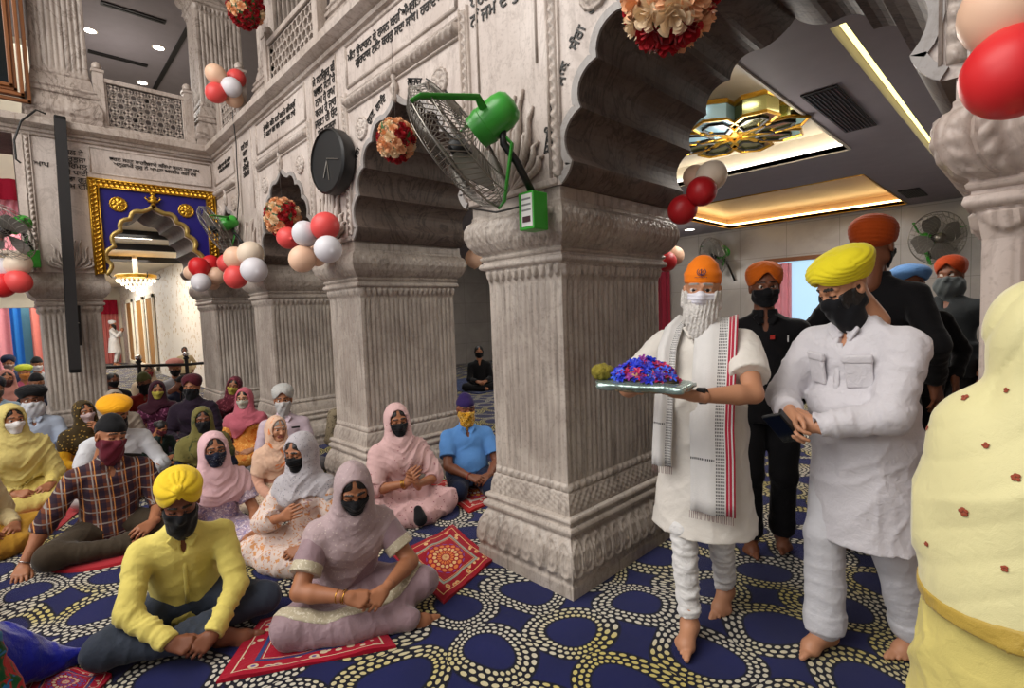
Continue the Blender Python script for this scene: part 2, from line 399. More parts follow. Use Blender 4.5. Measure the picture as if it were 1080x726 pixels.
# ---------------------------------------------------------------- floor, walls, ceilings
def struct(name, mb, mats, parent=None, **kw):
    o = mb.build(name, mats, parent, **kw)
    if not parent: o['kind'] = 'structure'
    return o
XA, XB = 1.97, 3.05; YF = 7.6; ZS = 2.12
struct('floor', MB().box((-5, -4, -.1), (11.2, 26.4, 0)), M_FLOOR)
def arch_pts(c, hw, zs, za, n=9):
    """multifoil arch, left spring to right spring, (horizontal, z)"""
    k = hw/.715; h = (za-zs)/.87
    cus = [(.715, 0), (.645, .095), (.585, .325), (.487, .515), (.345, .67), (.175, .775), (0, .87)]
    cus = [(a*k, zs+b*h) for a, b in cus]; pts = []
    for i in range(6):
        (a, b), (e, f) = cus[i], cus[i+1]; dx, dz = e-a, f-b; ln = math.hypot(dx, dz); nx, nz = dz/ln, -dx/ln
        if nx < 0 and nz < 0: nx, nz = -nx, -nz
        bul = [-.10, .30, .27, .27, .25, -.10][i]*ln
        for j in range(n):
            t = j/n; sft = math.sin(PI*t)**.75 if t > 0 else 0; pts.append((a+dx*t+nx*bul*sft, b+dz*t+nz*bul*sft))
    left = [(c-a, b) for a, b in pts]; right = [(c+a, b) for a, b in pts][::-1]
    return left+[(c, cus[6][1])]+right
A1 = arch_pts(.935, .715, ZS, 2.99); A2 = arch_pts(3.11, .715, ZS, 2.99); A3 = arch_pts(5.26, .68, ZS, 2.97); A4 = arch_pts(7.16, .48, ZS, 2.93)
AF = arch_pts(1.235, .50, ZS, 2.93)
def wall_y(name, ys, arches, x0, x1, z1, mats):
    """wall in the y-z plane with arch openings"""
    out = [(ys[0], z1), (ys[0], ZS)]
    for a in arches: out += a
    out += [(ys[1], ZS), (ys[1], z1)]
    mb = MB(); mb.prism(out, x0, x1, lambda u, v, h: (h, u, v))
    o = struct(name, mb, mats)
    me = o.data     # soffits and jambs in the dirty stone with shade in its colour
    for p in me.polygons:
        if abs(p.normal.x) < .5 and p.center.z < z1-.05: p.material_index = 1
    return o
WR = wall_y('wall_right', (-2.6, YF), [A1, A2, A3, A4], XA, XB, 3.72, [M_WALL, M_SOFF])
mb = MB(); out = [(-3.5, 3.72), (-3.5, 3.58), (.075, 3.58), (.075, ZS)]+AF+[(XA, ZS), (XA, 3.72)]
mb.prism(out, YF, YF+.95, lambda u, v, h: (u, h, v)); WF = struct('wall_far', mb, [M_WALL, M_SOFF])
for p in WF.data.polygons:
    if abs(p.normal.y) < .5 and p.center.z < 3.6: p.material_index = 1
# walls beyond the arcades
struct('wall_back', MB().box((10.9, -4, 0), (11.1, 12.2, 3.1)), M_TILE)
struct('wall_north', MB().box((3.1, 12, 0), (10.9, 12.2, 3.1)), M_TILE)
def motif_wall():
    m = Mat('cream_wall_gold_floral', .5); x, y, z = m.xyz()
    d = m.voro(5.5, vec=m.scale((1, 1, 1.1))); n = m.noise(16, 3, dist=1.5)
    f = (d < .34)*(n > .5)*(m.noise(1.4, 1) > .42); m.color(m.mix(f*.8, m.mix(m.noise(2), L('#ddd6cd'), L('#eee7dc')), L('#b08a3c'))); return m.m
M_MOTIF = motif_wall()
struct('wall_hall_side', MB().box((2.98, 8.56, 0), (3.15, 26, 3.1)), M_MOTIF)
struct('wall_hall_end', MB().box((-5, 26, 0), (3, 26.2, 3.1)), M_CREAM)
mb = MB()   # aisle ceiling with two recessed trays
T1 = (3.45, 6.28, 1.42, 4.6); T2 = (7.7, 10.66, 1.60, 4.5); zc = 3.05
xs = [3.05, T1[0], T1[1], T2[0], T2[1], 10.9]
def slab(a, b, c, d): mb.box((a, c, zc), (b, d, zc+.05))
slab(3.05, T1[0], -4, 12); slab(T1[1], T2[0], T1[2], 12); slab(T2[1], 10.9, -4, 12)
slab(T1[0], T2[1], -4, .80); slab(T1[0], T2[1], .88, T1[2]); slab(T2[0], T2[1], T1[2], T2[2]); slab(T1[0], T1[1], T1[3], 12); slab(T2[0], T2[1], T2[3], 12)
struct('ceiling', mb, M_CEIL)
for T, mt, h in ((T1, M_TRAY, .26), (T2, M_GOLDP, .20)):
    mb = MB(); a, b, c, d = T; g = .12
    mb.box((a-g, c-g, zc+h), (b+g, d+g, zc+h+.04)); mb.box((a-g-.03, c-g, zc+.05), (a-g, d+g, zc+h)); mb.box((b+g, c-g, zc+.05), (b+g+.03, d+g, zc+h))
    mb.box((a-g, c-g-.03, zc+.05), (b+g, c-g, zc+h)); mb.box((a-g, d+g, zc+.05), (b+g, d+g+.03, zc+h))
    tr = struct('ceiling', mb, mt)
    mb = MB(); e = .05   # cove light lying on the ledge behind each lip
    mb.box((a-g+.02, c-g+.02, zc+.06), (a-g+.02+e, d+g-.02, zc+.09)); mb.box((b+g-.02-e, c-g+.02, zc+.06), (b+g-.02, d+g-.02, zc+.09))
    mb.box((a-g+.09, c-g+.02, zc+.06), (b+g-.09, c-g+.02+e, zc+.09)); mb.box((a-g+.09, d+g-.02-e, zc+.06), (b+g-.09, d+g-.02, zc+.09))
    tag(mb.build('cove_light', E_WHITE if h > .22 else E_WARM), 'white cove light around the cream ceiling recess' if h > .22 else 'warm cove light around the gold ceiling recess', 'cove light')
    mb = MB(); mb.box((a-.0, c-.02, zc-.012), (b, c, zc+.05)); mb.box((a, d, zc-.012), (b, d+.02, zc+.05)); mb.box((a-.02, c, zc-.012), (a, d, zc+.05)); mb.box((b, c, zc-.012), (b+.02, d, zc+.05))
    struct('trim_1', mb, M_TRAY if h > .22 else M_GOLD)
struct('ceiling', MB().box((3.05, .76, zc+.10), (10.9, .92, zc+.14)).box((3.05, .76, zc+.05), (10.9, .80, zc+.10)).box((3.05, .88, zc+.05), (10.9, .92, zc+.10)), M_CEIL)
tag(MB().box((3.45, .82, zc+.055), (10.66, .86, zc+.075)).build('slot_light', E_YEL), 'long yellow light slot in the ceiling beside the right pillar', 'ceiling light')
for (x0, x1, y0, y1), lb in (((4.35, 5.62, 1.06, 1.30), 'large black ceiling grille nearest the big arch'), ((9.3, 10.1, 1.25, 1.50), 'small black ceiling grille near the grey back wall')):
    o = empty('ceiling_vent', ((x0+x1)/2, (y0+y1)/2, zc), 0, lb, 'vent')
    hx, hy = (x1-x0)/2, (y1-y0)/2; m2 = MB().box((-hx, -hy, -.012), (hx, hy, -.002)); m2.build('frame', M_DGREY, o)
    m2 = MB()
    for i in range(9): yy = -hy*.85+i*hy*1.7/8; m2.box((-hx*.95, yy-.004, -.02), (hx*.95, yy+.004, -.012))
    m2.build('grille', M_BLACK, o)
def downlight(x, y, z, lb, r=.06, grp=None):
    o = empty('downlight', (x, y, z), 0, lb, 'ceiling light', grp)
    MB().lathe([(r*1.25, 0), (r*1.25, -.008), (r, -.012), (r, -.004)], n=20).build('rim', M_CREAM, o); MB().lathe([(r*.95, -.004), (r*.95, -.010)], n=20).build('lens', E_DOWN, o)
downlight(3.81, 1.67, zc+.26, 'round downlight nearest the dark arch edge in the cream recess', .075); downlight(5.26, 1.74, zc+.26, 'round downlight to the right of the gold hanging lamp', .075)
downlight(10.0, 5.05, zc, 'small downlight by the red balloons above the orange cap', .09)
# hall beyond the far wall
struct('ceiling', MB().box((.45, 8.55, 3.05), (3.1, 26, 3.15)).box((-5, 11.2, 3.05), (.45, 26, 3.15)), M_CREAM); struct('wall_hall_upper', MB().box((-5, 11.05, 3.0), (.45, 11.2, 6)), M_CREAM)
for i, (x, y) in enumerate([(1.5, 11), (1.5, 12.6), (1.9, 15), (1.2, 17)]):
    tag(MB().box((x-.3, y-.14, 3.03), (x+.3, y+.14, 3.055)).build('light_panel', E_WHITE), ['uppermost white ceiling panel seen through the blue and gold arch', 'second white ceiling panel from the top inside the blue and gold arch', 'white ceiling panel just above the chandelier to its right', 'lowest white ceiling panel behind the chandelier stem'][i], 'ceiling light', 'ceiling panels in the far hall')
for y in (10.3, 12.0, 14.2): struct('trim_2', MB().box((.45, y, 2.93), (2.98, y+.06, 3.05)), M_DGREY)
# upper gallery
struct('floor', MB().box((.45, 8.55, 3.15), (3.0, 20, 3.72)).box((3.05, -4, 3.42), (11, 20, 3.72)), M_CREAM)
struct('ceiling', MB().box((-6, 7.7, 6.0), (11, 22, 6.1)).box((2.1, -4, 6.0), (11, 7.7, 6.1)), M_CEIL)
struct('wall_gallery', MB().box((-6, 19.8, 3.72), (11, 20, 6)).box((10.8, -4, 3.72), (11, 20, 6)), M_TILE)
for x, y, lb in ((1.07, 10.12, 'left downlight high above the carved balcony railing'), (1.93, 10.06, 'right downlight high above the carved balcony railing'), (1.94, 11.68, 'lowest of the downlights seen over the balcony railing')): downlight(x, y, 6.0, lb, .075)
for (x0, x1, y, lb) in ((1.11, 1.87, 9.15, 'nearer dark slot diffuser in the upper ceiling'), (1.10, 1.90, 10.87, 'farther dark slot diffuser in the upper ceiling')):
    tag(MB().box((x0, y-.05, 5.98), (x1, y+.05, 6.0)).box((x0+.03, y-.006, 5.97), (x1-.03, y+.006, 5.98)).build('slot_diffuser', M_DGREY), lb, 'vent')
struct('trim_3', MB().box((2.12, 7.7, 5.97), (2.18, 19.8, 6.0)), M_DGREY)
struct('wall_front_unseen', MB().box((-6, -4.2, 0), (11, -4, 7.2)), M_WALL)  # unseen wall behind the camera, added to hold back world light
# upper closure of the court (above the frame)
struct('ceiling', MB().box((-6, -1.5, 7.2), (2.1, 7.7, 7.3)), M_CREAM)
# ---------------------------------------------------------------- pillars
def ring_mesh(x0, x1, y0, y1, prof, step, rel=None, cap=True):
    """loft of rectangles grown by prof offsets; rel(s_m, z, side_len)->extra relief"""
    def dens(z0, z1, dz): return max(1, int(abs(z1-z0)/dz+.5))
    P = []
    for (o0, z0), (o1, z1) in zip(prof[:-1], prof[1:]):
        n = dens(z0, z1, step) if rel else 1
        for i in range(n): t = i/n; P.append((o0+(o1-o0)*t, z0+(z1-z0)*t))
    P.append(prof[-1])
    sides = [((x0, y0), (x1, y0), (0, -1)), ((x1, y0), (x1, y1), (1, 0)), ((x1, y1), (x0, y1), (0, 1)), ((x0, y1), (x0, y0), (-1, 0))]
    V_ = []; rn = 0
    for o, z in P:
        row = []
        for (a, b, nrm) in sides:
            a = A(a); b = A(b); Ln = np.hypot(*(b-a)); d = (b-a)/Ln; n = max(2, int(Ln/step)) if rel else 1; nr = A(nrm)
            s_ = np.linspace(0, 1, n, endpoint=False)
            p = a[None]+d[None]*(s_*Ln)[:, None] + d[None]*((s_*2-1)*o)[:, None] + nr[None]*o
            if rel is not None:
                e = np.clip(np.minimum(s_, 1-s_)*Ln/.012, 0, 1); r = rel(s_*Ln, z, Ln)*e; p = p+nr[None]*r[:, None]
            row.append(np.concatenate([p, np.full((len(p), 1), z)], 1))
        row = np.concatenate(row); rn = len(row); V_.append(row)
    V_ = np.concatenate(V_); k = len(P); i = np.arange(k-1)[:, None]; j = np.arange(rn)[None]; j2 = (j+1) % rn
    F = np.stack([i*rn+j, i*rn+j2, (i+1)*rn+j2, (i+1)*rn+j], -1).reshape(-1, 4)
    return V_, F, rn, k
def ring_obj(name, parent, mat, *a, smooth=True, **k):
    V_, F, rn, kk = ring_mesh(*a, **k); Fl = [tuple(f) for f in F]+[tuple(range(rn))[::-1], tuple((kk-1)*rn+q for q in range(rn))]
    o = link(name, meshdata(V_, Fl), parent, mat)
    if smooth:
        o.data.polygons.foreach_set('use_smooth', [True]*len(o.data.polygons))
        o.data.set_sharp_from_angle(angle=math.radians(50))
    return o
def cell(s, Ln, w):
    n = max(1, round(Ln/w)); q = s/Ln*n; return q-np.floor(q)-.5, np.floor(q)
def make_pillar(cx, cy, hx, hy, lb, mat, z0=0, H=2.12, step=.008, leaf=False, reed=.045):
    root = empty('pillar', (cx, cy, z0), 0, lb, 'pillar'); f = H/2.12; R4 = (-hx, hx, -hy, hy)
    def rbase(s, z, Ln):
        z = z/f
        r = np.zeros_like(s)
        if .07 < z < .30:
            fu, _ = cell(s, Ln, .075); rho = np.sqrt((fu/.42)**2+((z-.195)/.085)**2); r += .010*np.exp(-((rho-1)/.14)**2)+.006*np.exp(-((rho-.45)/.16)**2)-.003*(rho > 1.15)
            fu2, _ = cell(s, Ln, .05); r += .004*np.cos(fu2*2*PI)*(z < .11)
        elif .415 < z < .515: r += .004*np.sin(s*2*PI/.05+z*60)*np.sin(z*2*PI/.04)
        elif .525 < z < .565: fu, _ = cell(s, Ln, .05); r += .014*np.sqrt(np.maximum(0, 1-(fu/.42)**2))*np.sqrt(max(0, 1-((z-.545)/.02)**2))
        return r
    base = [(.092, 0), (.092, .062), (.086, .07), (.086, .085), (.10, .12), (.098, .17), (.085, .23), (.058, .285), (.045, .30), (.045, .312), (.062, .318), (.068, .335), (.06, .352), (.046, .358), (.046, .372), (.056, .378), (.058, .39), (.05, .402), (.030, .408), (.030, .415), (.026, .46), (.012, .515), (.004, .522), (.002, .565), (0, .57)]
    ring_obj('base', root, mat, *R4, prof=[(o, z*f) for o, z in base], step=step, rel=rbase)
    def rsh(s, z, Ln):
        fu, _ = cell(s, Ln, reed); g = .5-np.abs(fu); fade = min(1, max(0, (z/f-.59)/.03))*min(1, max(0, (1.66-z/f)/.03))
        return -(.016*np.exp(-(g/.085)**2)+.005*np.exp(-((g-.23)/.05)**2))*fade+.003*np.cos(fu*PI)*fade
    shp = [(0, .57), (0, .60), (0, .63), (0, 1.62), (0, 1.65), (0, 1.68)]
    V_, F, rn, kk = None, None, 0, 0
    st2 = min(step, reed/7)
    # shaft: fine around, coarse upwards
    sides = []
    def shaft():
        rows = []; zz = [.57, .60, .62, .9, 1.2, 1.5, 1.63, 1.66, 1.68]
        for z in zz:
            row = []
            for (a, b, nr) in (((-hx, -hy), (hx, -hy), (0, -1)), ((hx, -hy), (hx, hy), (1, 0)), ((hx, hy), (-hx, hy), (0, 1)), ((-hx, hy), (-hx, -hy), (-1, 0))):
                a = A(a); b = A(b); Ln = np.hypot(*(b-a)); n = max(2, int(Ln/st2)); s_ = np.linspace(0, 1, n, endpoint=False); nr = A(nr)
                r = rsh(s_*Ln, z*f, Ln)*np.clip(np.minimum(s_, 1-s_)*Ln/.012, 0, 1)
                p = a+(b-a)*s_[:, None]+nr*r[:, None]; row.append(np.concatenate([p, np.full((n, 1), z*f)], 1))
            rows.append(np.concatenate(row))
        rn = len(rows[0]); k = len(rows); i = np.arange(k-1)[:, None]; j = np.arange(rn)[None]; j2 = (j+1) % rn
        F = np.stack([i*rn+j, i*rn+j2, (i+1)*rn+j2, (i+1)*rn+j], -1).reshape(-1, 4)
        o = link('shaft', meshdata(np.concatenate(rows), F), root, mat, True); return o
    shaft()
    def rcap(s, z, Ln):
        z = z/f; r = np.zeros_like(s)
        if 1.66 < z < 1.745:
            fu, _ = cell(s, Ln, .12 if leaf else .05); bot = 1.675+.055*(np.abs(fu)*2)**2.2
            r += .020*np.clip((z-bot)/.010, 0, 1)*np.clip((1.745-z)/.01, 0, 1)*np.sqrt(np.maximum(0, 1-(np.abs(fu)/.47)**3))
            if leaf: r += .004*np.cos(fu*8*PI)*(z > bot)
        elif 1.83 < z < 2.035:
            if leaf:
                fu, _ = cell(s, Ln, .125); a = np.abs(fu)*2; t = (z-1.83)/.205
                r += .026*np.sqrt(np.maximum(0, 1-a**2))-.020+.009*np.exp(-((a-.14)/.07)**2)-.009*np.exp(-(a/.06)**2)+.012*(np.abs(np.sin(PI*(t*4.0-a*1.5)))**.6)*np.exp(-((a-.48)/.24)**4)+.022*max(0, t-.78)*4.5*np.exp(-(a/.5)**2)
            else:
                fu, c = cell(s, Ln, .034); r += .0035*np.sin(s*2*PI/.021+2.2*np.sin(z*70+s*11)+1.3*np.sin(s*31))+.0025*np.sin(s*2*PI/.047+3*np.sin(z*35+s*17))
        elif 2.045 < z < 2.1 and not leaf: r += .0015*np.sin(s*60)
        return r
    capp = [(0, 1.66), (.002, 1.672), (.006, 1.70), (.012, 1.74), (.022, 1.748), (.036, 1.752), (.044, 1.765), (.038, 1.785), (.024, 1.79), (.024, 1.80), (.034, 1.806), (.038, 1.818), (.028, 1.828), (.03, 1.835), (.055, 1.85), (.085, 1.89), (.102, 1.94), (.100, 1.985), (.085, 2.02), (.070, 2.03), (.064, 2.04), (.064, 2.055), (.058, 2.06), (.058, 2.12)]
    ring_obj('capital', root, mat, *R4, prof=[(o, z*f) for o, z in capp], step=step, rel=rcap)
    return root
make_pillar(2.52, 2.02, .48, .283, 'big fluted marble pillar in the middle with carved petal base', M_PILLAR, step=.0065)
make_pillar(2.52, 4.21, .48, .288, 'fluted pillar behind the woman in pink and the man in the blue polo shirt', M_PILLAR, step=.010)
make_pillar(2.52, 6.31, .48, .288, 'fluted pillar behind the white-turbaned man in the pale pink shirt', M_PILLAR, step=.014)
make_pillar(2.36, 8.07, .48, .40, 'fluted corner pillar where the arcade meets the gold-framed arch', M_PILLAR, step=.016)
make_pillar(.43, 8.07, .26, .40, 'fluted pillar at left carrying the long black column speaker', M_PILLAR, step=.016)
make_pillar(2.52, -.155, .48, .283, 'marble pillar at the right edge with broad leaf-carved capital', M_RIGHTP, step=.0065, leaf=True, reed=.10)

# ---------------------------------------------------------------- carving on the two walls
def on_right(o): o.matrix_world = Matrix(((0, 0, -1, XA), (-1, 0, 0, 0), (0, 1, 0, 0), (0, 0, 0, 1)))    # local x = -Y (reads left to right), y = Z, z = outwards
def P_R(y, z, d): return (XA-d, y, z)
def P_F(x, z, d): return (x, YF-d, z)
def strip(P3, a, b, w, prof, relf=None, step=.01):
    """moulding from (u,v) a to b, width w centred, prof(t,s)->height with t in -1..1"""
    a = A(a); b = A(b); Ln = np.hypot(*(b-a)); d = (b-a)/Ln; nrm = A(-d[1], d[0]); n = max(2, int(Ln/step)) if relf else 2; k = 9
    V_ = []
    for i in range(n):
        s_ = Ln*i/(n-1)
        for j in range(k):
            t = -1+2*j/(k-1); p = a+d*s_+nrm*t*w/2; h = prof(t)+(relf(s_, t) if relf else 0); V_.append(P3(p[0], p[1], h if abs(t) < 1 else -.004))
    F = [(i*k+j, i*k+j+1, (i+1)*k+j+1, (i+1)*k+j) for i in range(n-1) for j in range(k-1)]+[tuple(range(k)), tuple((n-1)*k+j for j in range(k))[::-1]]
    return V_, F
half = lambda h: (lambda t: h*math.sqrt(max(0, 1-t*t*.98)))
flat = lambda h: (lambda t: h)
rope = lambda a, per: (lambda s, t: a*math.sin(2*PI*(s/per+t*.45))*(1-t*t))
braid = lambda a, per: (lambda s, t: a*abs(math.sin(PI*s/per))*(1-abs(t))+a*.5*math.sin(2*PI*(s/per)+t*3))
def band(parent, P3, name, a, b, w, prof, relf=None, step=.01, mat=None):
    mb = MB(); mb.add(*strip(P3, a, b, w, prof, relf, step)); return mb.build(name, mat or M_TRIM, parent, smooth=True)
def ribbon(P3, pts, w0, h):
    """raised band following a 2D curve, outside of it"""
    mb = MB(); n = len(pts); V_ = []
    for i, (u, v) in enumerate(pts):
        a = pts[max(0, i-1)]; b = pts[min(n-1, i+1)]; dx, dz = b[0]-a[0], b[1]-a[1]; l = math.hypot(dx, dz) or 1; nx, nz = -dz/l, dx/l
        V_ += [P3(u, v, -.002), P3(u, v, h), P3(u+nx*w0, v+nz*w0, h), P3(u+nx*w0, v+nz*w0, -.002)]
    F = [(i*4+j, i*4+j+1, (i+1)*4+j+1, (i+1)*4+j) for i in range(n-1) for j in range(3)]
    return mb.add(V_, F)
def rosette(parent, P3, u, v, r, mat, name='medallion', eye=None):
    mb = MB(); n = 48; rings = [(0, .03), (.12, .034), (.22, .02), (.3, .026), (.62, .03), (.72, .012), (.8, .022), (.95, .022), (1, 0)]
    V_ = []
    for rr, h in rings:
        for j in range(n):
            q = 2*PI*j/n; pet = 1+.10*abs(math.cos(4*q)) if .28 < rr < .75 else (1+.05*math.cos(16*q) if rr > .75 else 1)
            hh = h*(.6+.4*abs(math.cos(4*q))) if .28 < rr < .75 else h
            V_.append(P3(u+r*rr*pet*math.cos(q), v+r*rr*pet*math.sin(q), hh*r/.1))
    F = [(i*n+j, i*n+(j+1) % n, (i+1)*n+(j+1) % n, (i+1)*n+j) for i in range(len(rings)-1) for j in range(n)]
    mb.add(V_, F); return mb.build(name, mat, parent, smooth=True)
def leaves(parent, P3, u, v, w, h, mat, k=1.0):
    """acanthus spray: curled tapering fronds rising from a point"""
    mb = MB()
    for sg in (-1, 1):
        for kk in range(7):
            pts = []; rs = []; wd = .06+.42*kk/6; hh_ = (.98, .72, 1.0, .62, .80, .45, .30)[kk]
            for j in range(18):
                t = j/17; x = wd*math.sin(min(t*1.35, 1)*PI*.5)*(1-.25*max(0, t-.5)); z = hh_*t**1.25
                if t > .8: q = (t-.8)/.2*PI; x += .035*(1-math.cos(q)); z -= .02*(1-math.cos(q))
                pts.append(P3(u+sg*x*w, v+z*h, .006+.022*math.sin(t*PI)**.8)); rs.append((.006+.013*math.sin(PI*min(1, t*1.05))**.7)*w/.45*(1 if t < .8 else 1.2))
            mb.tube(pts, rs, 7, flat=.8)
    return mb.build('acanthus', mat, parent, smooth=True)
def text(parent, s, size, place, align='CENTER', depth=.002, name='inscription', mat=None, shear=0):
    c = bpy.data.curves.new(name, 'FONT'); c.body = s; c.size = size; c.align_x = align; c.extrude = depth; c.offset = size*.012; c.space_line = .95
    t = bpy.data.objects.new(name, c); COL.objects.link(t); bpy.context.view_layer.update()
    me = bpy.data.meshes.new_from_object(t); bpy.data.objects.remove(t); me.materials.clear()
    o = link(name, me, None, mat or M_TEXT); o.matrix_world = place
    if parent: o.parent = parent; o.matrix_parent_inverse = parent.matrix_world.inverted()
    return o
def pl_R(y, z, d=.004, rot=0): return Matrix(((0, 0, -1, XA-d), (-1, 0, 0, y), (0, 1, 0, z), (0, 0, 0, 1)))@Matrix.Rotation(rot, 4, 'Z')
def pl_F(x, z, d=.004, rot=0): return Matrix(((1, 0, 0, x), (0, 0, -1, YF-d), (0, 1, 0, z), (0, 0, 0, 1)))@Matrix.Rotation(rot, 4, 'Z')
bays = [(.22, 1.65, A1), (2.39, 3.83, A2), (4.58, 5.94, A3), (6.68, 7.58, A4)]
for i, (ya, yb, ar) in enumerate(bays):
    ribbon(P_R, ar, .038, .014).build('arch_border', M_RIM, WR)
    st = .008 if i < 2 else .016
    band(WR, P_R, 'rope_moulding', (ya+.02, 3.17), (yb-.02, 3.17), .075, half(.045), rope(.012, .06), st)
    band(WR, P_R, 'moulding', (ya+.02, 3.115), (yb-.02, 3.115), .022, half(.018))
    band(WR, P_R, 'moulding', (ya+.02, 3.225), (yb-.02, 3.225), .018, flat(.012))
    for yy in (ya-.035, yb+.035):
        if yy < 7.5: band(WR, P_R, 'braid_strip', (yy, 2.16), (yy, 3.24), .05, half(.014), braid(.013, .055), st); 
        for e in (-.035, .035):
            if yy < 7.5: band(WR, P_R, 'moulding', (yy+e, 2.16), (yy+e, 3.26), .012, flat(.016))
    for k in (-1, 1): rosette(WR, P_R, (ya+yb)/2+k*(yb-ya)*.345, 2.93, .085, M_TRIM)
    MB().lathe([(.001, .19), (.02, .18), (.03, .15), (.018, .12), (.035, .09), (.04, .06), (.02, .03), (.03, .0), (.001, -.02)], (XA-.01, (ya+yb)/2, 2.98), 12).build('finial', M_TRIM, WR, smooth=True)
    if i > 0 or True:   # framed text panel
        a, b = ya+.03, yb-.03
        for (p, q) in (((a, 3.29), (b, 3.29)), ((a, 3.60), (b, 3.60)), ((a, 3.29), (a, 3.60)), ((b, 3.29), (b, 3.60))): band(WR, P_R, 'panel_frame', p, q, .028, half(.014))
for (py0, w0) in ((-.15, .5), (2.02, .56), (4.21, .56), (6.31, .56)):
    leaves(WR, P_R, py0, 2.15, w0*.92, .52, M_TRIM)
    for e in (-1, 1): band(WR, P_R, 'panel_frame', (py0+e*w0*.40, 2.75), (py0+e*w0*.40, 3.62), .016, half(.010))
    band(WR, P_R, 'moulding', (py0-w0*.6, 2.14), (py0+w0*.6, 2.14), .04, flat(.02))
# writing cut into the stone
LN = ['ਮੀਤ ਉਦਾਰਨ ਕੇ ਰਸਨ ਕਹਿ ਅੰਮ੍ਰਿਤ ਨਾਮ ਉਚਾਰ', 'ਗੁਰਦਾਸ ਨਿਤ ਕਰਹੁ ਸਦਾ ਸਾਧ। ਹਰਿਦਾਸ']
text(WR, '\n'.join(LN), .082, pl_R(3.10, 3.475)); text(WR, 'ਸੇ ਕਿਨ ਕਿਨ ਸਤਿ ਕਰ ਜੋ ਸਿਮਰਹਿ\nਜੋ ਕਰਤਾ ਕਰ ਬਲ ਜਗਤ ਸਭ ਤਾਰੇ', .075, pl_R(5.26, 3.47)); text(WR, 'ਸਤਿਗੁਰ ਪੂਰਾ ਜਿਨ ਪਾਇਆ\nਨਾਨਕ ਨਾਮ ਧਿਆਇਆ', .06, pl_R(7.12, 3.46))
text(WR, 'ਸੇ ਸਤਿਗੁਰ ਕੀ\nਬਚਨ ਸਤਿ ਹੈ\nਨਾਮ ਹੈ ਰਾਮ\nਧਰਮ ਹੈ ਜਾਰ\nਜਗਤ ਦੀ ਓਟ\nਏਕ ਸਹਾਰਾ', .092, pl_R(4.21, 3.50)); text(WR, 'ਸਤਿ ਨਾਮ\nਕਰਤਾ\nਪੁਰਖ\nਨਿਰਭਉ\nਨਿਰਵੈਰ', .082, pl_R(6.31, 3.46)); text(WR, 'ਕਰਹੁ ਕ੍ਰਿਪਾ\nਦੀਨ ਦਇਆਲ\nਨਾਮ ਜਪਤ ਹੈ\nਪ੍ਰਭ ਹੁਕਮ\nਨ ਜਮ ਦੇ ਦੁ', .10, pl_R(2.10, 3.50))
def arch_words(parent, cy, words, size, side):
    """words following the outside of the arch; side +1 = the half on the left seen from the hall"""
    c = [(.79, 2.28), (.745, 2.45), (.665, 2.66), (.52, 2.85), (.34, 2.975), (.13, 3.05)]; c = [A(*q) for q in c]; cum = np.cumsum([0]+[np.hypot(*(q-p)) for p, q in zip(c[:-1], c[1:])]); n = len(words)
    for i, wd in enumerate(words):
        t = (i+.5)/n*cum[-1]; t = t if side > 0 else cum[-1]-t; f = lambda t_: A(np.interp(t_, cum, [q[0] for q in c]), np.interp(t_, cum, [q[1] for q in c])); p = f(t); d = f(t+.02)-f(t-.02)
        dx, dz = (-d[0], d[1]) if side > 0 else (-d[0], -d[1])      # along the reading direction
        text(parent, wd, size, pl_R(cy+side*p[0], p[1]-.02, .004, math.atan2(dz, abs(dx))))
for cy_ in (3.11, .935):
    arch_words(WR, cy_, ['ਸਭਿ', 'ਨਿਤ', 'ਸਾਧ', 'ਸੰਗ', 'ਹਰਿ', 'ਗੁਣ', 'ਗਾਇ'], .078, 1); arch_words(WR, cy_, ['ਚਰਾਰ', 'ਰਹਿ', 'ਗੁਰ', 'ਚਰਨ', 'ਨਾਲ', 'ਸਚ'], .082, -1)
# cornice along both walls
mb = MB()
cor = [(0, 3.63), (.03, 3.635), (.04, 3.655), (.035, 3.665), (.06, 3.67), (.10, 3.69), (.115, 3.70), (.115, 3.765), (.105, 3.775), (-.4, 3.775)]
V_ = [(XA-d, -2.6, z) for d, z in cor]+[(XA-d, YF-d, z) for d, z in cor]+[(-4.9, YF-d, z) for d, z in cor]; k = len(cor)
mb.add(V_, [(r*k+j, r*k+j+1, (r+1)*k+j+1, (r+1)*k+j) for r in (0, 1) for j in range(k-1)]); mb.build('cornice', M_TRIM, WR)
# far wall: left pier dressing, text, frame around arch
for e in (.145, .205): band(WF, P_F, 'moulding', (e, 2.12), (e, 3.62), .012, flat(.02))
band(WF, P_F, 'braid_strip', (.175, 2.14), (.175, 3.58), .05, half(.016), braid(.015, .06), .012)
band(WF, P_F, 'moulding', (-3.4, 3.60), (1.95, 3.60), .03, half(.02)); leaves(WF, P_F, .46, 2.15, .42, .36, M_TRIM)
text(WF, 'ਜਲ ਤੇ\nਤ੍ਰਭੁਜਾ\nਨਿਰਮਲ\nਕੀ ਪਾਈ\nਸੋਭਾ ਗੁਰੁ\nਰਾਮ ਦੇਇ', .078, pl_F(.565, 3.44)); text(WF, 'ਆਪ', .078, pl_F(.285, 3.27))
for (p, q) in (((.70, 3.27), (1.93, 3.27)), ((.70, 3.56), (1.93, 3.56)), ((.70, 3.27), (.70, 3.56)), ((1.93, 3.27), (1.93, 3.56))): band(WF, P_F, 'panel_frame', p, q, .02, half(.012))
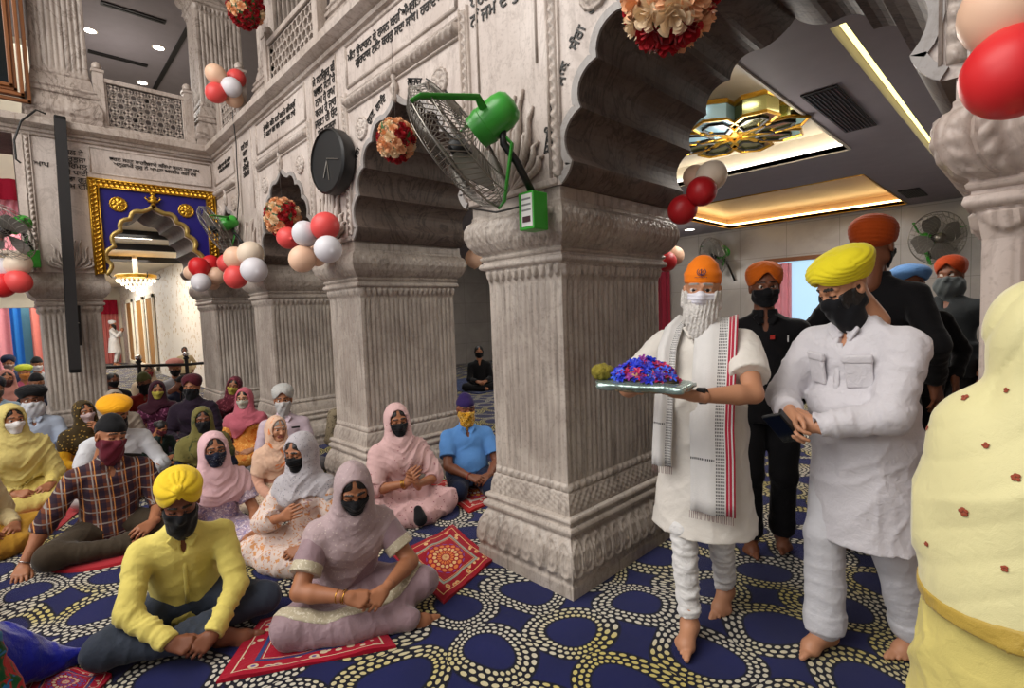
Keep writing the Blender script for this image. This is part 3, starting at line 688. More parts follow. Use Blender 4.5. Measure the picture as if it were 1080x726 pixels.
text(WF, 'ਚਰਨ ਸਰਣ ਸਾਹਿਬਜਾਦੇ ਕਿਰਪਾ ਕਰਨ ਸਦਾ ਸੁਖ\nਅਨੁਗਾਮੀ ਗੁਰੁ ਨੇ ਆਪਣਾ ਬਲਵੀਰ ਕਰਿ ਦੇਵ', .058, pl_F(1.34, 3.44))
# ---------------------------------------------------------------- blue and gold panel round the far arch
M_NAVYP = plain('royal_blue_panel', '#1b1273', .45); M_GREEN = plain('green_enamel', '#3a9a34', .3); M_GREENB = plain('green_box_paint', '#2f9a25', .4)
M_STEEL = plain('chrome_wire', '#8f8a82', .3, .8); M_CHROME = plain('chrome', '#d0d0d0', .15, 1)
fr = empty('arch_frame', (1.265, YF, 2.1), 0, 'gold and royal blue frame with medallions around the far scalloped arch', 'frame')
P_L = lambda x, z, d: (x-1.265, -d, z-2.1)
mb = MB(); o0 = [(.755, 2.14), (.755, 3.115), (1.845, 3.115), (1.845, 2.14)]; inn = [(x, z) for x, z in AF if z > 2.14 and .765 < x < 1.835]
inn = [(x, z) for x, z in arch_pts(1.265, .52, ZS, 2.965) if z > 2.15]
mb.prism([(.755, 2.15), (.755, 3.115), (1.845, 3.115), (1.845, 2.15)]+[(max(.757, min(1.843, x)), z) for x, z in inn][::-1], .006, .03, lambda u, v, h: P_L(u, v, h)); mb.build('blue_panel', M_NAVYP, fr)
mb = MB(); ii = arch_pts(1.265, .525, ZS, 2.985); mb.add(*[x for x in (lambda m: (np.concatenate(m.v), m.f))(ribbon(P_L, ii, -.045, .055))]); mb.build('gold_arch_border', plain('pale_gold', '#b59a58', .4, .6, .2), fr, smooth=True)
for nm, a, b in (('frame_rail', (.67, 3.15), (1.94, 3.15)), ('frame_stile', (.705, 2.11), (.705, 3.19)), ('frame_stile', (1.895, 2.11), (1.895, 3.19))):
    mb = MB(); mb.add(*strip(P_L, a, b, .075, lambda t: .04+.02*abs(t), rope(.02, .05), .012)); mb.build(nm, M_GOLD, fr, smooth=True)
for a, b in (((.665, 3.195), (1.945, 3.195)), ((.665, 2.10), (.665, 3.20)), ((1.945, 2.10), (1.945, 3.20)), ((.75, 3.11), (1.85, 3.11)), ((.75, 2.12), (.75, 3.11)), ((1.85, 2.12), (1.85, 3.11))):
    mb = MB(); mb.add(*strip(P_L, a, b, .022, lambda t: .05+.015*math.sqrt(max(0, 1-t*t)))); mb.build('gold_bead', M_GOLD, fr, smooth=True)
for x in (.925, 1.612): rosette(fr, P_L, x, 2.93, .088, M_GOLD).location.y = -.03
mb = MB(); c0 = (1.265-1.265, -.06, 2.97-2.1); mb.lathe([(.001, .13), (.028, .125), (.03, .11), (.012, .10), (.035, .08), (.05, .065), (.03, .055), (.05, .035), (.06, .02), (.02, .01), (.03, -.01), (.001, -.03)], c0, 14)
for k in (-1, 1): mb.tube([(0, -.06, .90), (k*.05, -.06, .905), (k*.08, -.06, .935), (k*.065, -.06, .955)], [.014, .012, .009, .004], 8)
mb.build('crest', M_GOLD, fr, smooth=True)

# ---------------------------------------------------------------- balcony railings and upper columns
def lattice(P3, u0, u1, v0, v1, cellw, bar, th, kind='star'):
    """pierced stone screen: hexagon and diamond bars"""
    mb = MB(); seen = set()
    def edge(a, b):
        key = tuple(sorted(((round(a[0], 3), round(a[1], 3)), (round(b[0], 3), round(b[1], 3)))))
        if key in seen: return
        seen.add(key); c = [max(u0, min(u1, a[0])), max(v0, min(v1, a[1]))]; d = [max(u0, min(u1, b[0])), max(v0, min(v1, b[1]))]
        L_ = math.hypot(d[0]-c[0], d[1]-c[1])
        if L_ < .006: return
        nx, ny = -(d[1]-c[1])/L_*bar/2, (d[0]-c[0])/L_*bar/2; V_ = []
        for h in (-th/2, th/2):
            for (p, s) in ((c, 1), (d, 1), (d, -1), (c, -1)): V_.append(P3(p[0]+nx*s, p[1]+ny*s, h))
        mb.add(V_, [(0, 3, 2, 1), (4, 5, 6, 7), (0, 1, 5, 4), (1, 2, 6, 5), (2, 3, 7, 6), (3, 0, 4, 7)])
    s = cellw/math.sqrt(3) if kind == 'hex' else cellw/2
    if kind == 'hex':
        for i in range(-1, int((u1-u0)/cellw)+3):
            for j in range(-1, int((v1-v0)/(1.5*s))+3):
                cx = u0+cellw*(i+.5*(j % 2)); cy = v0+1.5*s*j; p = [(cx+s*math.sin(PI/3*k), cy+s*math.cos(PI/3*k)) for k in range(7)]
                for k in range(6): edge(p[k], p[k+1])
    else:       # eight-point star and cross rhythm
        R1, R2 = cellw*.40, cellw*.24
        for i in range(int((u1-u0)/cellw)+2):
            for j in range(int((v1-v0)/cellw)+2):
                cx, cy = u0+cellw*i, v0+cellw*j; p = [(cx+(R1 if k % 2 == 0 else R2*1.25)*math.cos(PI/8*k+PI/8*(0)), cy+(R1 if k % 2 == 0 else R2*1.25)*math.sin(PI/8*k)) for k in range(17)]
                o8 = [(cx+R1*.82*math.cos(PI/4*k+PI/8), cy+R1*.82*math.sin(PI/4*k+PI/8)) for k in range(9)]
                for k in range(8): edge(o8[k], o8[k+1])
                for k in range(4):
                    q = PI/2*k; m_ = (cx+cellw/2*math.cos(q), cy+cellw/2*math.sin(q)); edge(o8[(2*k-1) % 8], m_); edge(o8[(2*k) % 8], m_)
                    d = PI/4+q; edge((cx+R1*.82*.92*math.cos(d), cy+R1*.82*.92*math.sin(d)), (cx+cellw*.707*math.cos(d), cy+cellw*.707*math.sin(d)))
    return mb
def railing(name, loc, P3, u0, u1, lb, cw, kind):
    r = empty(name, loc, 0, lb, 'railing')
    lattice(P3, u0+.07, u1-.07, .07, .56, cw, .020, .03, kind).build('pierced_panel', M_TRIM, r)
    mb = MB(); 
    def bx(a, b, c, d, t): V_ = [P3(x, z, h) for h in (-t, t) for x, z in ((a, c), (b, c), (b, d), (a, d))]; mb.add(V_, [(0, 3, 2, 1), (4, 5, 6, 7), (0, 1, 5, 4), (1, 2, 6, 5), (2, 3, 7, 6), (3, 0, 4, 7)])
    bx(u0, u1, .0, .07, .035); bx(u0, u1, .56, .61, .04); bx(u0+.03, u0+.075, .07, .56, .03); bx(u1-.075, u1-.03, .07, .56, .03); mb.build('frame', M_TRIM, r, bevel=.006)
    for u in (u0, u1):
        m2 = MB(); c = P3(u, 0, 0); h = .05; m2.box((c[0]-h, c[1]-h, 0), (c[0]+h, c[1]+h, .66)); m2.box((c[0]-h-.01, c[1]-h-.01, .66), (c[0]+h+.01, c[1]+h+.01, .69)); m2.lathe([(.02, .69), (.045, .71), (.05, .74), (.035, .77), (.001, .79)], (c[0], c[1], 0), 14); m2.build('post', M_TRIM, r, smooth='auto')
    return r
ZB = 3.775
railing('balcony_railing', (1.3, YF+.06, ZB), lambda u, v, h: (u, h, v), -.46, .44, 'pierced stone railing above the blue and gold frame', .13, 'star')
railing('balcony_railing', (XA+.10, 5.05, ZB), lambda u, v, h: (h, u, v), -.62, .62, 'pierced stone railing between the upper column and the flower ball', .10, 'hex')
railing('balcony_railing', (XA+.10, 7.0, ZB), lambda u, v, h: (h, u, v), -.35, .45, 'short pierced railing beside the upper balloon cluster', .085, 'hex')
railing('balcony_railing', (XA+.10, 3.05, ZB), lambda u, v, h: (h, u, v), -.62, .62, 'pierced stone railing at the top edge, above the long text panel', .10, 'hex')
def upper_column(cx, cy, hx, hy, lb, step=.014):
    r = make_pillar(cx, cy, hx, hy, lb, M_UP, z0=ZB-.005, H=2.24, step=step, reed=.05); return r
upper_column(.52, YF+.26, .24, .20, 'fluted upper column above the black column speaker'); upper_column(2.16, YF+.26, .27, .22, 'fluted upper column in the corner behind the upper balloons')
upper_column(2.45, 5.98, .30, .26, 'fluted upper column beside the red flower ball'); upper_column(2.45, 4.05, .30, .26, 'fluted upper column at the top edge of the picture', .02)
# wooden frame, top left
r = empty('wooden_frame', (-.35, YF-.04, 3.90), 0, 'brown moulded wooden frame with a dark pane at the top left corner', 'frame')
mb = MB(); 
for i, (w_, d) in enumerate(((.0, .05), (.05, .08), (.10, .05), (.13, .07))):
    a = .60-w_; mb.box((-a, -d, w_), (a, .0, w_+.035)); mb.box((a-.035, -d, w_), (a, 0, 1.9)); mb.box((-a, -d, w_), (-a+.035, 0, 1.9))
mb.build('frame', M_BROWN, r, bevel=.006); MB().box((-.45, -.03, .15), (.45, -.02, 1.9)).build('pane', plain('dark_glass', '#0c1418', .1), r)

# ---------------------------------------------------------------- black column speaker, black wall dish
r = empty('column_speaker', (.40, YF-.13, 1.0), 0, 'long black column speaker hung down the left pillar', 'speaker'); r.rotation_euler = (0, math.radians(1.3), 0)
MB().box((-.050, -.06, 0), (.050, .05, 2.80)).build('cabinet', plain('satin_black', '#080808', .55, 0, 0, 40, .3), r, bevel=.01)
for i in range(3): MB().box((-.056, -.063, .55+i*.85), (.056, -.058, .556+i*.85)).build('joint_line', M_CHROME, r)
mb = MB().box((-.048, -.064, .04), (.048, -.0605, 2.76)); mb.build('grille', M_DGREY, r)
m2 = MB().box((-.03, .05, .3), (.08, .10, .75)); m2.build('bracket', M_BLACK, r)
r = empty('wall_clock', (XA, 3.97, 2.745), 0, 'round black wall clock with a glossy face above the second pillar', 'clock'); r.rotation_euler = (0, 0, math.radians(5))
m4 = Matrix.Rotation(math.radians(-90), 4, 'Y'); MB().lathe([(.20, 0), (.245, .03), (.255, .05), (.255, .13), (.24, .145), (.235, .13)], n=48, M=m4).build('rim', M_BLACK, r, smooth='auto')
MB().lathe([(.236, .128), (.10, .122), (.001, .120)], n=40, M=m4).build('face', plain('glossy_dark_face', '#3a3c40', .12), r)
mb = MB(); mb.tube([(-.135, 0, 0), (-.135, .06, -.12)], .005, 6); mb.tube([(-.135, 0, 0), (-.135, -.02, -.15)], .004, 6); mb.tube([(-.135, -.17, -.02), (-.135, .0, .02)], .004, 6); mb.build('hands', M_STEEL, r)

# ---------------------------------------------------------------- fans
def make_fan(loc, aim, lb, R=.30, n=56, box=True, mount=None, grp=None, blades=4, up=0):
    """pedestal-style wall fan; aim = direction the air blows"""
    r = empty('wall_fan', loc, 0, lb, 'fan', grp); aim = Vector(aim).normalized(); q = aim.to_track_quat('Z', 'Y').to_matrix().to_4x4()
    def T(p): return q@Vector(p)
    mb = MB(); k = R/.30; wr = .0022*max(1, k)
    for i in range(n):
        a = 2*PI*i/n; c, s_ = math.cos(a), math.sin(a); c2, s2 = math.cos(a+.22), math.sin(a+.22)
        mb.tube([T((c*.05*k, s_*.05*k, .13*k)), T((c*.17*k, s_*.17*k, .145*k)), T((c2*.26*k, s2*.26*k, .12*k)), T((c2*R, s2*R, .07*k))], wr, 4, cap=False)
        mb.tube([T((c2*R, s2*R, .07*k)), T((c*.27*k, s_*.27*k, .0)), T((c*.12*k, s_*.12*k, -.035*k))], wr, 4, cap=False)
    for rad, z, w_ in ((R, .07, 2.2), (.235*k, .13, 1.3), (.14*k, .145, 1.2), (.06*k, .132, 1.4), (.27*k, .0, 1.4), (.20*k, -.022, 1.3)):
        mb.tube([T((rad*math.cos(2*PI*j/40), rad*math.sin(2*PI*j/40), z*k)) for j in range(41)], wr*w_, 5, cap=False)
    mb.lathe([(.055*k, .135*k), (.055*k, .142*k), (.001, .145*k)], n=20, M=q); mb.build('guard', M_STEEL, r, smooth=True)
    mb = MB()
    for b in range(blades):
        a = 2*PI*b/blades+.4; V_ = []; nn = 8
        for i in range(nn+1):
            t = i/nn; rr = (.05+.20*t)*k; wd = (.035+.075*math.sin(t*PI*.8))*k
            for s_ in (-1, -.33, .33, 1): x, y = rr, s_*wd; V_.append(T((x*math.cos(a)-y*math.sin(a), x*math.sin(a)+y*math.cos(a), (.055+s_*.022)*k)))
        F = [(i*4+j, i*4+j+1, (i+1)*4+j+1, (i+1)*4+j) for i in range(nn) for j in range(3)]; V2 = [v-aim*.004 for v in V_]; m = len(V_)
        mb.add(V_+V2, F+[tuple(m+x for x in f)[::-1] for f in F])
    mb.build('blades', plain('grey_blades', '#77736c', .4), r, smooth=True); MB().lathe([(.05*k, .03*k), (.05*k, .08*k), (.03*k, .1*k), (.001, .105*k)], n=16, M=q).build('hub', M_BLACK, r, smooth='auto')
    MB().lathe([(.001, -.235*k), (.05*k, -.225*k), (.068*k, -.205*k), (.076*k, -.17*k), (.076*k, -.09*k), (.079*k, -.088*k), (.079*k, -.075*k), (.072*k, -.05*k), (.07*k, -.03*k)], n=28, M=q).build('motor_housing', M_GREEN, r, smooth='auto')
    for a in (0.4, 0.4+2*PI/3, .4+4*PI/3):      # three bars that hold the guard
        c, s_ = math.cos(a), math.sin(a); mb = MB(); mb.tube([T((c*.075*k, s_*.075*k, -.12*k)), T((c*.13*k, s_*.13*k, -.13*k)), T((c*.30*k, s_*.30*k, .03*k)), T((c*.31*k, s_*.31*k, .07*k))], [.020*k, .020*k, .017*k, .012*k], 8, flat=.45); mb.build('guard_arm', M_GREEN, r)
    if mount:
        m_ = Vector(mount)-Vector(loc); s0 = T((0, 0, -.17*k)); mid = s0+(m_-s0)*.45+Vector((0, 0, -.04*k)); mb = MB(); mb.tube([s0+Vector((0, 0, -.06*k)), s0+Vector((0, 0, -.13*k)), mid, m_+Vector((0, 0, .03))], .016*k, 8); mb.build('neck', M_BLACK, r, smooth=True)
        if box:
            b = MB().box((-.052, -.045, -.14), (.052, .055, .04)); o = b.build('control_box', M_GREENB, r, bevel=.006); o.location = m_
            lbm = Mat('white_label_panel', .4); x, y, z = lbm.xyz(); ln = (vfrac(z*38) < .35)*(z > -.06)*(z < .01)*(vabs(y) < .03); lbm.color(lbm.mix(ln*.8, L('#d8d6d2'), L('#444444')))
            p = MB().box((-.0545, -.038, -.125), (-.0525, .032, .028)); o2 = p.build('label_panel', lbm.m, o); p = MB().box((-.0575, -.026, -.105), (-.0545, .024, -.078)); p.build('switch', plain('dark_red_switch', '#3a1018', .3), o)
    return r
FA = tuple(-.78*_r-.52*_u+.30*_F)
make_fan((1.60, 1.90, 2.33), FA, 'large green fan on the middle pillar, wire guard toward the flower ball', .335, 64, mount=(1.83, 1.72, 2.03))
make_fan((1.73, 6.62, 2.60), (-.55, .10, -.30), 'smaller green fan over the balloons beside the gold frame', .28, 36, mount=(1.93, 6.42, 2.34))
make_fan((-.02, 7.15, 2.50), (-.6, -.5, -.5), 'green fan cut by the left edge above the red and white balloons', .30, 36, mount=(.15, 7.5, 2.3))
make_fan((10.55, 4.75, 2.52), (-.8, .45, -.25), 'green fan on the back wall above and right of the orange cap', .40, 30, box=False, mount=(10.86, 4.5, 1.95))
make_fan((10.5, 1.22, 2.42), (-.8, -.55, -.1), 'green fan on the back wall above the light blue turban', .40, 30, box=False, mount=(10.86, 1.3, 2.1))

# ---------------------------------------------------------------- balloons
def bmat(name, c):
    m = Mat(name, .42, 0, .4); m.color(L(c)); m.b.inputs['Subsurface Weight'].default_value = .0; return m.m
BM = dict(r=bmat('red_balloon_rubber', '#d8282c'), d=bmat('dark_red_balloon_rubber', '#b01a20'), p=bmat('peach_balloon_rubber', '#e8bfa2'), w=bmat('white_balloon_rubber', '#dcd9de'), c=bmat('cream_balloon_rubber', '#e6d3bd'), k=bmat('coral_balloon_rubber', '#e4504e'))
CN = dict(r='red', d='dark red', p='peach', w='white', c='cream', k='coral')
def balloon(P, col, r, lb, grp, aim=(0, 0, -1)):
    aim = Vector(aim).normalized(); q = aim.to_track_quat('Z', 'Y').to_matrix().to_4x4()
    n = 14; prof = [(r*math.sin(PI*i/n)*(1 if i < n*.55 else 1-.10*((i-n*.55)/n*2)), -r*1.08*math.cos(PI*i/n)) for i in range(n)]+[(.006, r*1.1), (.012, r*1.16), (.002, r*1.17)]
    mb = MB().lathe(prof, n=26, M=q); o = mb.build('balloon', BM[col], None, smooth=True); o.location = P; return tag(o, lb, 'balloon', grp)
def cluster(items, where, grp):
    c = np.mean([i[0] for i in items], 0)
    for P, col, r, wh in items: balloon(P, col, r*.95, f'{CN[col]} balloon, {wh} {where}', grp, Vector(tuple(c-A(P)))+Vector((.001, 0, 0)))
def atX(x, y, X):      # point on the plane X seen at a place in the picture: used once, to read positions off the photograph
    d = _r*(x-540)-_u*(y-363)+_F*FPX; t = X/d.x; return (d.x*t, d.y*t, 1.5+d.z*t)
def atY(x, y, Y_):
    d = _r*(x-540)-_u*(y-363)+_F*FPX; t = Y_/d.y; return (d.x*t, d.y*t, 1.5+d.z*t)
cluster([(atX(343, 239, 1.78), 'k', .115, 'upper right of the bunch'), (atX(304, 251, 1.80), 'k', .105, 'left of the bunch'), (atX(322, 247, 1.68), 'w', .105, 'top front of the bunch'), (atX(346, 263, 1.66), 'w', .105, 'right front of the bunch'), (atX(319, 273, 1.66), 'p', .11, 'bottom front of the bunch'), (atX(334, 270, 1.82), 'p', .09, 'hidden at the back of the bunch')], 'on the second pillar', 'balloons on the second pillar')
cluster([(atX(264, 268, 1.78), 'c', .135, 'upper right of the bunch'), (atX(249, 273, 1.68), 'p', .125, 'upper middle of the bunch'), (atX(268, 285, 1.66), 'w', .13, 'right of the bunch'), (atX(249, 292, 1.66), 'k', .125, 'lower middle of the bunch'), (atX(240, 278, 1.82), 'k', .12, 'back left of the bunch')], 'under the smaller green fan', 'balloons under the smaller fan')
cluster([(atY(210, 282, 7.3), 'r', .125, 'upper left of the bunch'), (atY(222, 279, 7.4), 'r', .12, 'upper right of the bunch'), (atY(228, 291, 7.3), 'p', .115, 'right of the bunch'), (atY(212, 298, 7.2), 'w', .12, 'bottom of the bunch'), (atY(203, 288, 7.42), 'p', .10, 'far left of the bunch'), (atY(224, 299, 7.42), 'p', .09, 'low at the back of the bunch')], 'at the foot of the gold frame', 'balloons at the foot of the gold frame')
cluster([(atY(228, 79, 6.55), 'p', .115, 'top of the bunch'), (atY(228, 98, 6.55), 'k', .115, 'lower left of the bunch'), (atY(244, 92, 6.48), 'w', .115, 'right front of the bunch'), (atY(249, 83, 6.62), 'k', .11, 'behind the white one in the bunch'), (atY(246, 103, 6.6), 'p', .11, 'bottom of the bunch')], 'on the upper corner column', 'balloons on the upper corner column')
cluster([(atY(19, 279, 7.3), 'c', .12, 'top of the bunch'), (atY(19, 297, 7.25), 'k', .12, 'lower right of the bunch'), (atY(3, 301, 7.3), 'r', .12, 'lower left of the bunch'), (atY(1, 284, 7.4), 'w', .12, 'left of the bunch')], 'at the left edge of the picture', 'balloons at the left edge')
cluster([(atX(740, 202, 2.75), 'd', .085, 'middle of the bunch'), (atX(750, 186, 2.85), 'c', .088, 'top of the bunch'), (atX(720, 221, 2.75), 'd', .085, 'bottom of the bunch'), (atX(733, 187, 2.95), 'p', .075, 'back of the bunch')], 'inside the big arch', 'balloons inside the big arch')
cluster([(atX(703, 276, 4.0), 'd', .09, 'lower of the pair'), (atX(711, 270, 4.2), 'p', .09, 'upper of the pair')], 'just left of the orange cap', 'balloons left of the orange cap')
balloon(atX(500, 273, 3.3), 'p', .09, 'peach balloon seen between the second pillar and the middle pillar', None)
cluster([(atX(1068, 76, 1.62), 'r', .098, 'lower of the pair'), (atX(1066, 9, 1.66), 'p', .10, 'upper of the pair')], 'by the right pillar capital', 'balloons by the right pillar')

# ---------------------------------------------------------------- flower balls
MR = [cloth('red_petals', '#a90f1c', wr=.2, rough=.6), cloth('peach_petals', '#f0b98c', wr=.2, rough=.6), cloth('cream_petals', '#f3d9b4', wr=.2, rough=.6)]
M_LEAF = plain('green_leaf', '#2b5a25', .5)
def rose_mesh(r, seed):
    rg = random.Random(seed); V_ = []; F = []
    for ring, (n, rad, h, tilt) in enumerate(((3, .28, .98, .15), (4, .50, .92, .3), (5, .74, .78, .5), (6, .95, .55, .8))):
        for i in range(n):
            a = 2*PI*i/n+ring*.5+rg.uniform(-.15, .15); w_ = 2.6/n*1.75; b = len(V_)
            for u in range(5):
                for v in range(4):
                    uu = (u/4-.5)*w_; t = v/3; rr = rad*(.35+.65*t**.7)*(1-.10*(1-tilt)*t*t)+(.04 if v == 3 else 0)+.05*(i%2)*t; z = h*t*(1-.25*(u/2-1)**2*t)-(.10*tilt*(v == 3))
                    V_.append((r*rr*math.cos(a+uu), r*rr*math.sin(a+uu), r*z))
            F += [(b+u*4+v, b+(u+1)*4+v, b+(u+1)*4+v+1, b+u*4+v+1) for u in range(4) for v in range(3)]
    b = len(V_); m = 8
    V_ += [(r*.85*math.cos(2*PI*i/m), r*.85*math.sin(2*PI*i/m), 0) for i in range(m)]+[(0, 0, -.3*r), (0, 0, r*.2)]
    F += [(b+i, b+(i+1) % m, b+m) for i in range(m)]+[(b+i, b+(i+1) % m, b+m+1) for i in range(m)]
    return V_, F
ROSE = {}
for mi in range(3):
    for sd in range(2):
        v, f = rose_mesh(1, sd*7+mi); ROSE[mi, sd] = meshdata(v, f); ROSE[mi, sd].materials.append(MR[mi]); ROSE[mi, sd].polygons.foreach_set('use_smooth', [True]*len(ROSE[mi, sd].polygons))
def flower_ball(c, R, rr, lb, mix, hang, n=60, patch=True, stretch=1.15):
    root = empty('flower_ball', c, 0, lb, 'flower decoration', 'hanging flower balls'); mb = MB().lathe([(R*.9*math.sin(PI*i/12), -R*.9*stretch*math.cos(PI*i/12)) for i in range(13)], n=20, cap=False); mb.build('foam_core', M_LEAF, root, smooth=True)
    for i in range(n):
        z = 1-2*(i+.5)/n; a = i*2.39996; q = math.sqrt(1-z*z); d = Vector((q*math.cos(a), q*math.sin(a), z))
        s_ = math.sin(d.x*4+1.2)+math.sin(d.y*4.4)+math.sin(d.z*5+.5); mi = 0 if s_ > mix else (1 if (i*7) % 3 else 2)
        o = bpy.data.objects.new('rose', ROSE[mi, i % 2]); COL.objects.link(o); o.parent = root
        o.matrix_local = Matrix.Translation((d.x*R*.86, d.y*R*.86, d.z*R*.86*stretch))@d.to_track_quat('Z', 'Y').to_matrix().to_4x4()@Matrix.Rotation(i, 4, 'Z')@Matrix.Scale(rr*(.9+.2*((i*13) % 5)/5), 4)
    for i in range(7):
        a = i*2.4; d = Vector((math.cos(a)*.9, math.sin(a)*.9, math.sin(i*1.7)*.6)).normalized(); m = MB(); p = d*R*1.0; s2 = d.cross(Vector((0, 0, 1))).normalized(); t = d.cross(s2)
        m.add([p-s2*.02, p+t*.03+d*.015, p+s2*.02, p-t*.05+d*.02], [(0, 1, 2, 3)]); m.build('leaf', M_LEAF, root)
    MB().tube([(0, 0, R*stretch*.9), (0, 0, hang)], .0015, 4).build('string', plain('dark_thread', '#3a302a', .8), root)
    return root
flower_ball(atX(418, 148, 1.80), .115, .034, 'peach and red rose ball hanging in the second arch', .35, .75)
flower_ball(atX(298, 229, 1.80), .150, .044, 'rose ball hanging in the third arch above the balloons', .25, .75, n=52)
flower_ball(atX(706, -5, 1.80), .150, .062, 'rose ball with large peach roses hanging at the top of the big arch', .15, .6, n=38)
flower_ball(atX(259, 8, 1.80), .165, .042, 'mostly red rose ball with green leaves by the upper gallery', -1.2, .9)

# ---------------------------------------------------------------- hanging lamp, chandelier, posts, doors and curtains
r = empty('hanging_lamp', (4.85, 2.0, zc-.0), 0, 'gold framed hanging lamp of mirrored petals below the cream recess', 'ceiling lamp'); M_MIRR = plain('mirror_facets', '#8b8a5a', .12, .9); M_GLASSB = plain('pale_blue_glass', '#8fb3c4', .2, .3)
MB().lathe([(.04, .25), (.04, .05), (.10, .03), (.10, -.01), (.02, -.03)], n=16).build('stem', M_GOLD, r)
for i in range(8):
    a = 2*PI*i/8; c, s_ = math.cos(a), math.sin(a); pts = [(.08, 0), (.28, -.16), (.52, -.15), (.62, 0), (.52, .15), (.28, .16)]
    P3 = [(c*x-s_*y, s_*x+c*y) for x, y in pts]; up = MB(); up.prism([(x, y) for x, y in P3], -.02, .13, lambda u, v, h: (u, v, h)); o = up.build('petal', M_GLASSB if i in (3, 4) else M_MIRR, r)
    e = MB(); e.tube([(x, y, -.02) for x, y in P3+P3[:1]], .014, 6); e.tube([(x, y, .13) for x, y in P3+P3[:1]], .022, 6); e.tube([(x*.6+c*.14, y*.6+s_*.14, -.03) for x, y in P3+P3[:1]], .010, 6, mi=1)
    e.build('gold_edge', [M_GOLD, M_BLACK], o)
r = empty('chandelier', (1.92, 14, 2.3), 0, 'round gold and crystal chandelier in the far hall', 'chandelier')
MB().tube([(0, 0, .3), (0, 0, .75)], .05, 10).build('stem', M_TRAY, r); MB().lathe([(.36, .24), (.39, .25), (.39, .32), (.36, .33), (.34, .30)], n=40).build('gold_ring', M_GOLD, r, smooth='auto')
M_CRYS = glow('crystal', '#fff3dc', 1.1); cr_v, cr_f = [(0, 0, -.035), (.016, 0, 0), (0, .016, 0), (-.016, 0, 0), (0, -.016, 0), (0, 0, .02)], [(0, 2, 1), (0, 3, 2), (0, 4, 3), (0, 1, 4), (5, 1, 2), (5, 2, 3), (5, 3, 4), (5, 4, 1)]
cm = meshdata(cr_v, cr_f); cm.materials.append(M_CRYS)
for ring, (n, rad, z) in enumerate(((26, .35, .20), (20, .27, .13), (14, .19, .06), (8, .10, .0), (1, 0, -.06))):
    for i in range(n):
        a = 2*PI*i/n; o = bpy.data.objects.new('crystal', cm); COL.objects.link(o); o.parent = r; o.location = (rad*math.cos(a), rad*math.sin(a), z); o.scale = (1.5,)*3
for i in range(4):
    a = PI/2*i+.3; MB().tube([(.38*math.cos(a), .38*math.sin(a), .26), (.46*math.cos(a), .46*math.sin(a), .24), (.50*math.cos(a), .50*math.sin(a), .30), (.48*math.cos(a), .48*math.sin(a), .36)], .012, 6).build('arm', M_BLACK, r)
for x, lb in ((1.225, 'left chrome-topped barrier post in front of the gold doors'), (1.83, 'right chrome-topped barrier post beside the corner pillar')):
    r = empty('barrier_post', (x, 9.3, 0), 0, lb, 'barrier post', 'barrier posts'); MB().lathe([(.14, 0), (.14, .015), (.12, .03), (.03, .04)], n=20).build('foot', M_CHROME, r, smooth='auto'); MB().lathe([(.026, .03), (.026, .94), (.04, .95), (.04, .97), (.03, .98)], n=16).build('pole', M_DGREY, r, smooth='auto')
    MB().lathe([(.045*math.sin(PI*i/10), 1.02-.045*math.cos(PI*i/10)) for i in range(11)], n=18).build('ball', M_CHROME, r, smooth=True)
tag(MB().tube([(.62, 9.3, .93), (1.225, 9.3, .90), (1.83, 9.3, .86), (2.3, 9.3, .86)], .022, 8).build('barrier_rail', M_DGREY), 'dark rail running between the two chrome-topped posts', 'barrier rail')
def curtain(name, P3, u0, u1, z0, z1, mat, lb, amp=.03, per=.16, parent=None, pinch=0):
    mb = MB(); n = max(12, int((u1-u0)/per*10)); k = 6; V_ = []
    for j in range(k+1):
        t = j/k; z = z0+(z1-z0)*t
        for i in range(n+1):
            s_ = i/n; u = u0+(u1-u0)*s_; 
            if pinch: u = (u0+u1)/2+(u-(u0+u1)/2)*(1-pinch*(1-t)**1)
            V_.append(P3(u, z, amp*math.sin(2*PI*(u1-u0)*s_/per+.4*math.sin(s_*9))))
    m = n+1; F = [(j*m+i, j*m+i+1, (j+1)*m+i+1, (j+1)*m+i) for j in range(k) for i in range(n)]; V2 = [tuple(np.array(v)+np.array(P3(0, 0, .012))-np.array(P3(0, 0, 0))) for v in V_]; q = len(V_)
    mb.add(V_+V2, F+[tuple(q+x for x in f)[::-1] for f in F]); o = mb.build(name, mat, parent, smooth=True)
    if not parent: tag(o, lb, 'curtain')
    return o
PX = lambda Y_: (lambda u, z, d: (u, Y_-d, z)); PY = lambda X_: (lambda u, z, d: (X_-d, u, z))
curtain('red_curtain', PX(25.9), 1.9, 2.85, .02, 2.55, M_SALM, 'red and salmon curtain behind the praying man in white', .05, .12); curtain('red_valance', PX(25.8), 1.9, 2.85, 2.0, 2.55, M_RED, 'dark red valance over the salmon curtain in the far hall', .03, .2)
for i, (ya, yb) in enumerate(((18.7, 19.9), (20.5, 21.9), (22.8, 24.2))):
    lbs = ['nearest golden wooden door panel in the far hall', 'middle golden wooden door panel in the far hall', 'farthest golden wooden door panel in the far hall'][i]
    r = empty('door_panel', (2.96, (ya+yb)/2, .1), 0, lbs, 'door'); h = (yb-ya)/2; mb = MB(); mb.box((-.06, -h, 0), (0, -h+.12, 2.35)); mb.box((-.06, h-.12, 0), (0, h, 2.35)); mb.box((-.06, -h, 2.23), (0, h, 2.35)); mb.box((-.06, -h, 0), (0, h, .12)); mb.build('frame', M_CREAM, r, bevel=.01); MB().box((-.03, -h+.12, .12), (0, h-.12, 2.23)).build('leaf', M_WOOD, r)
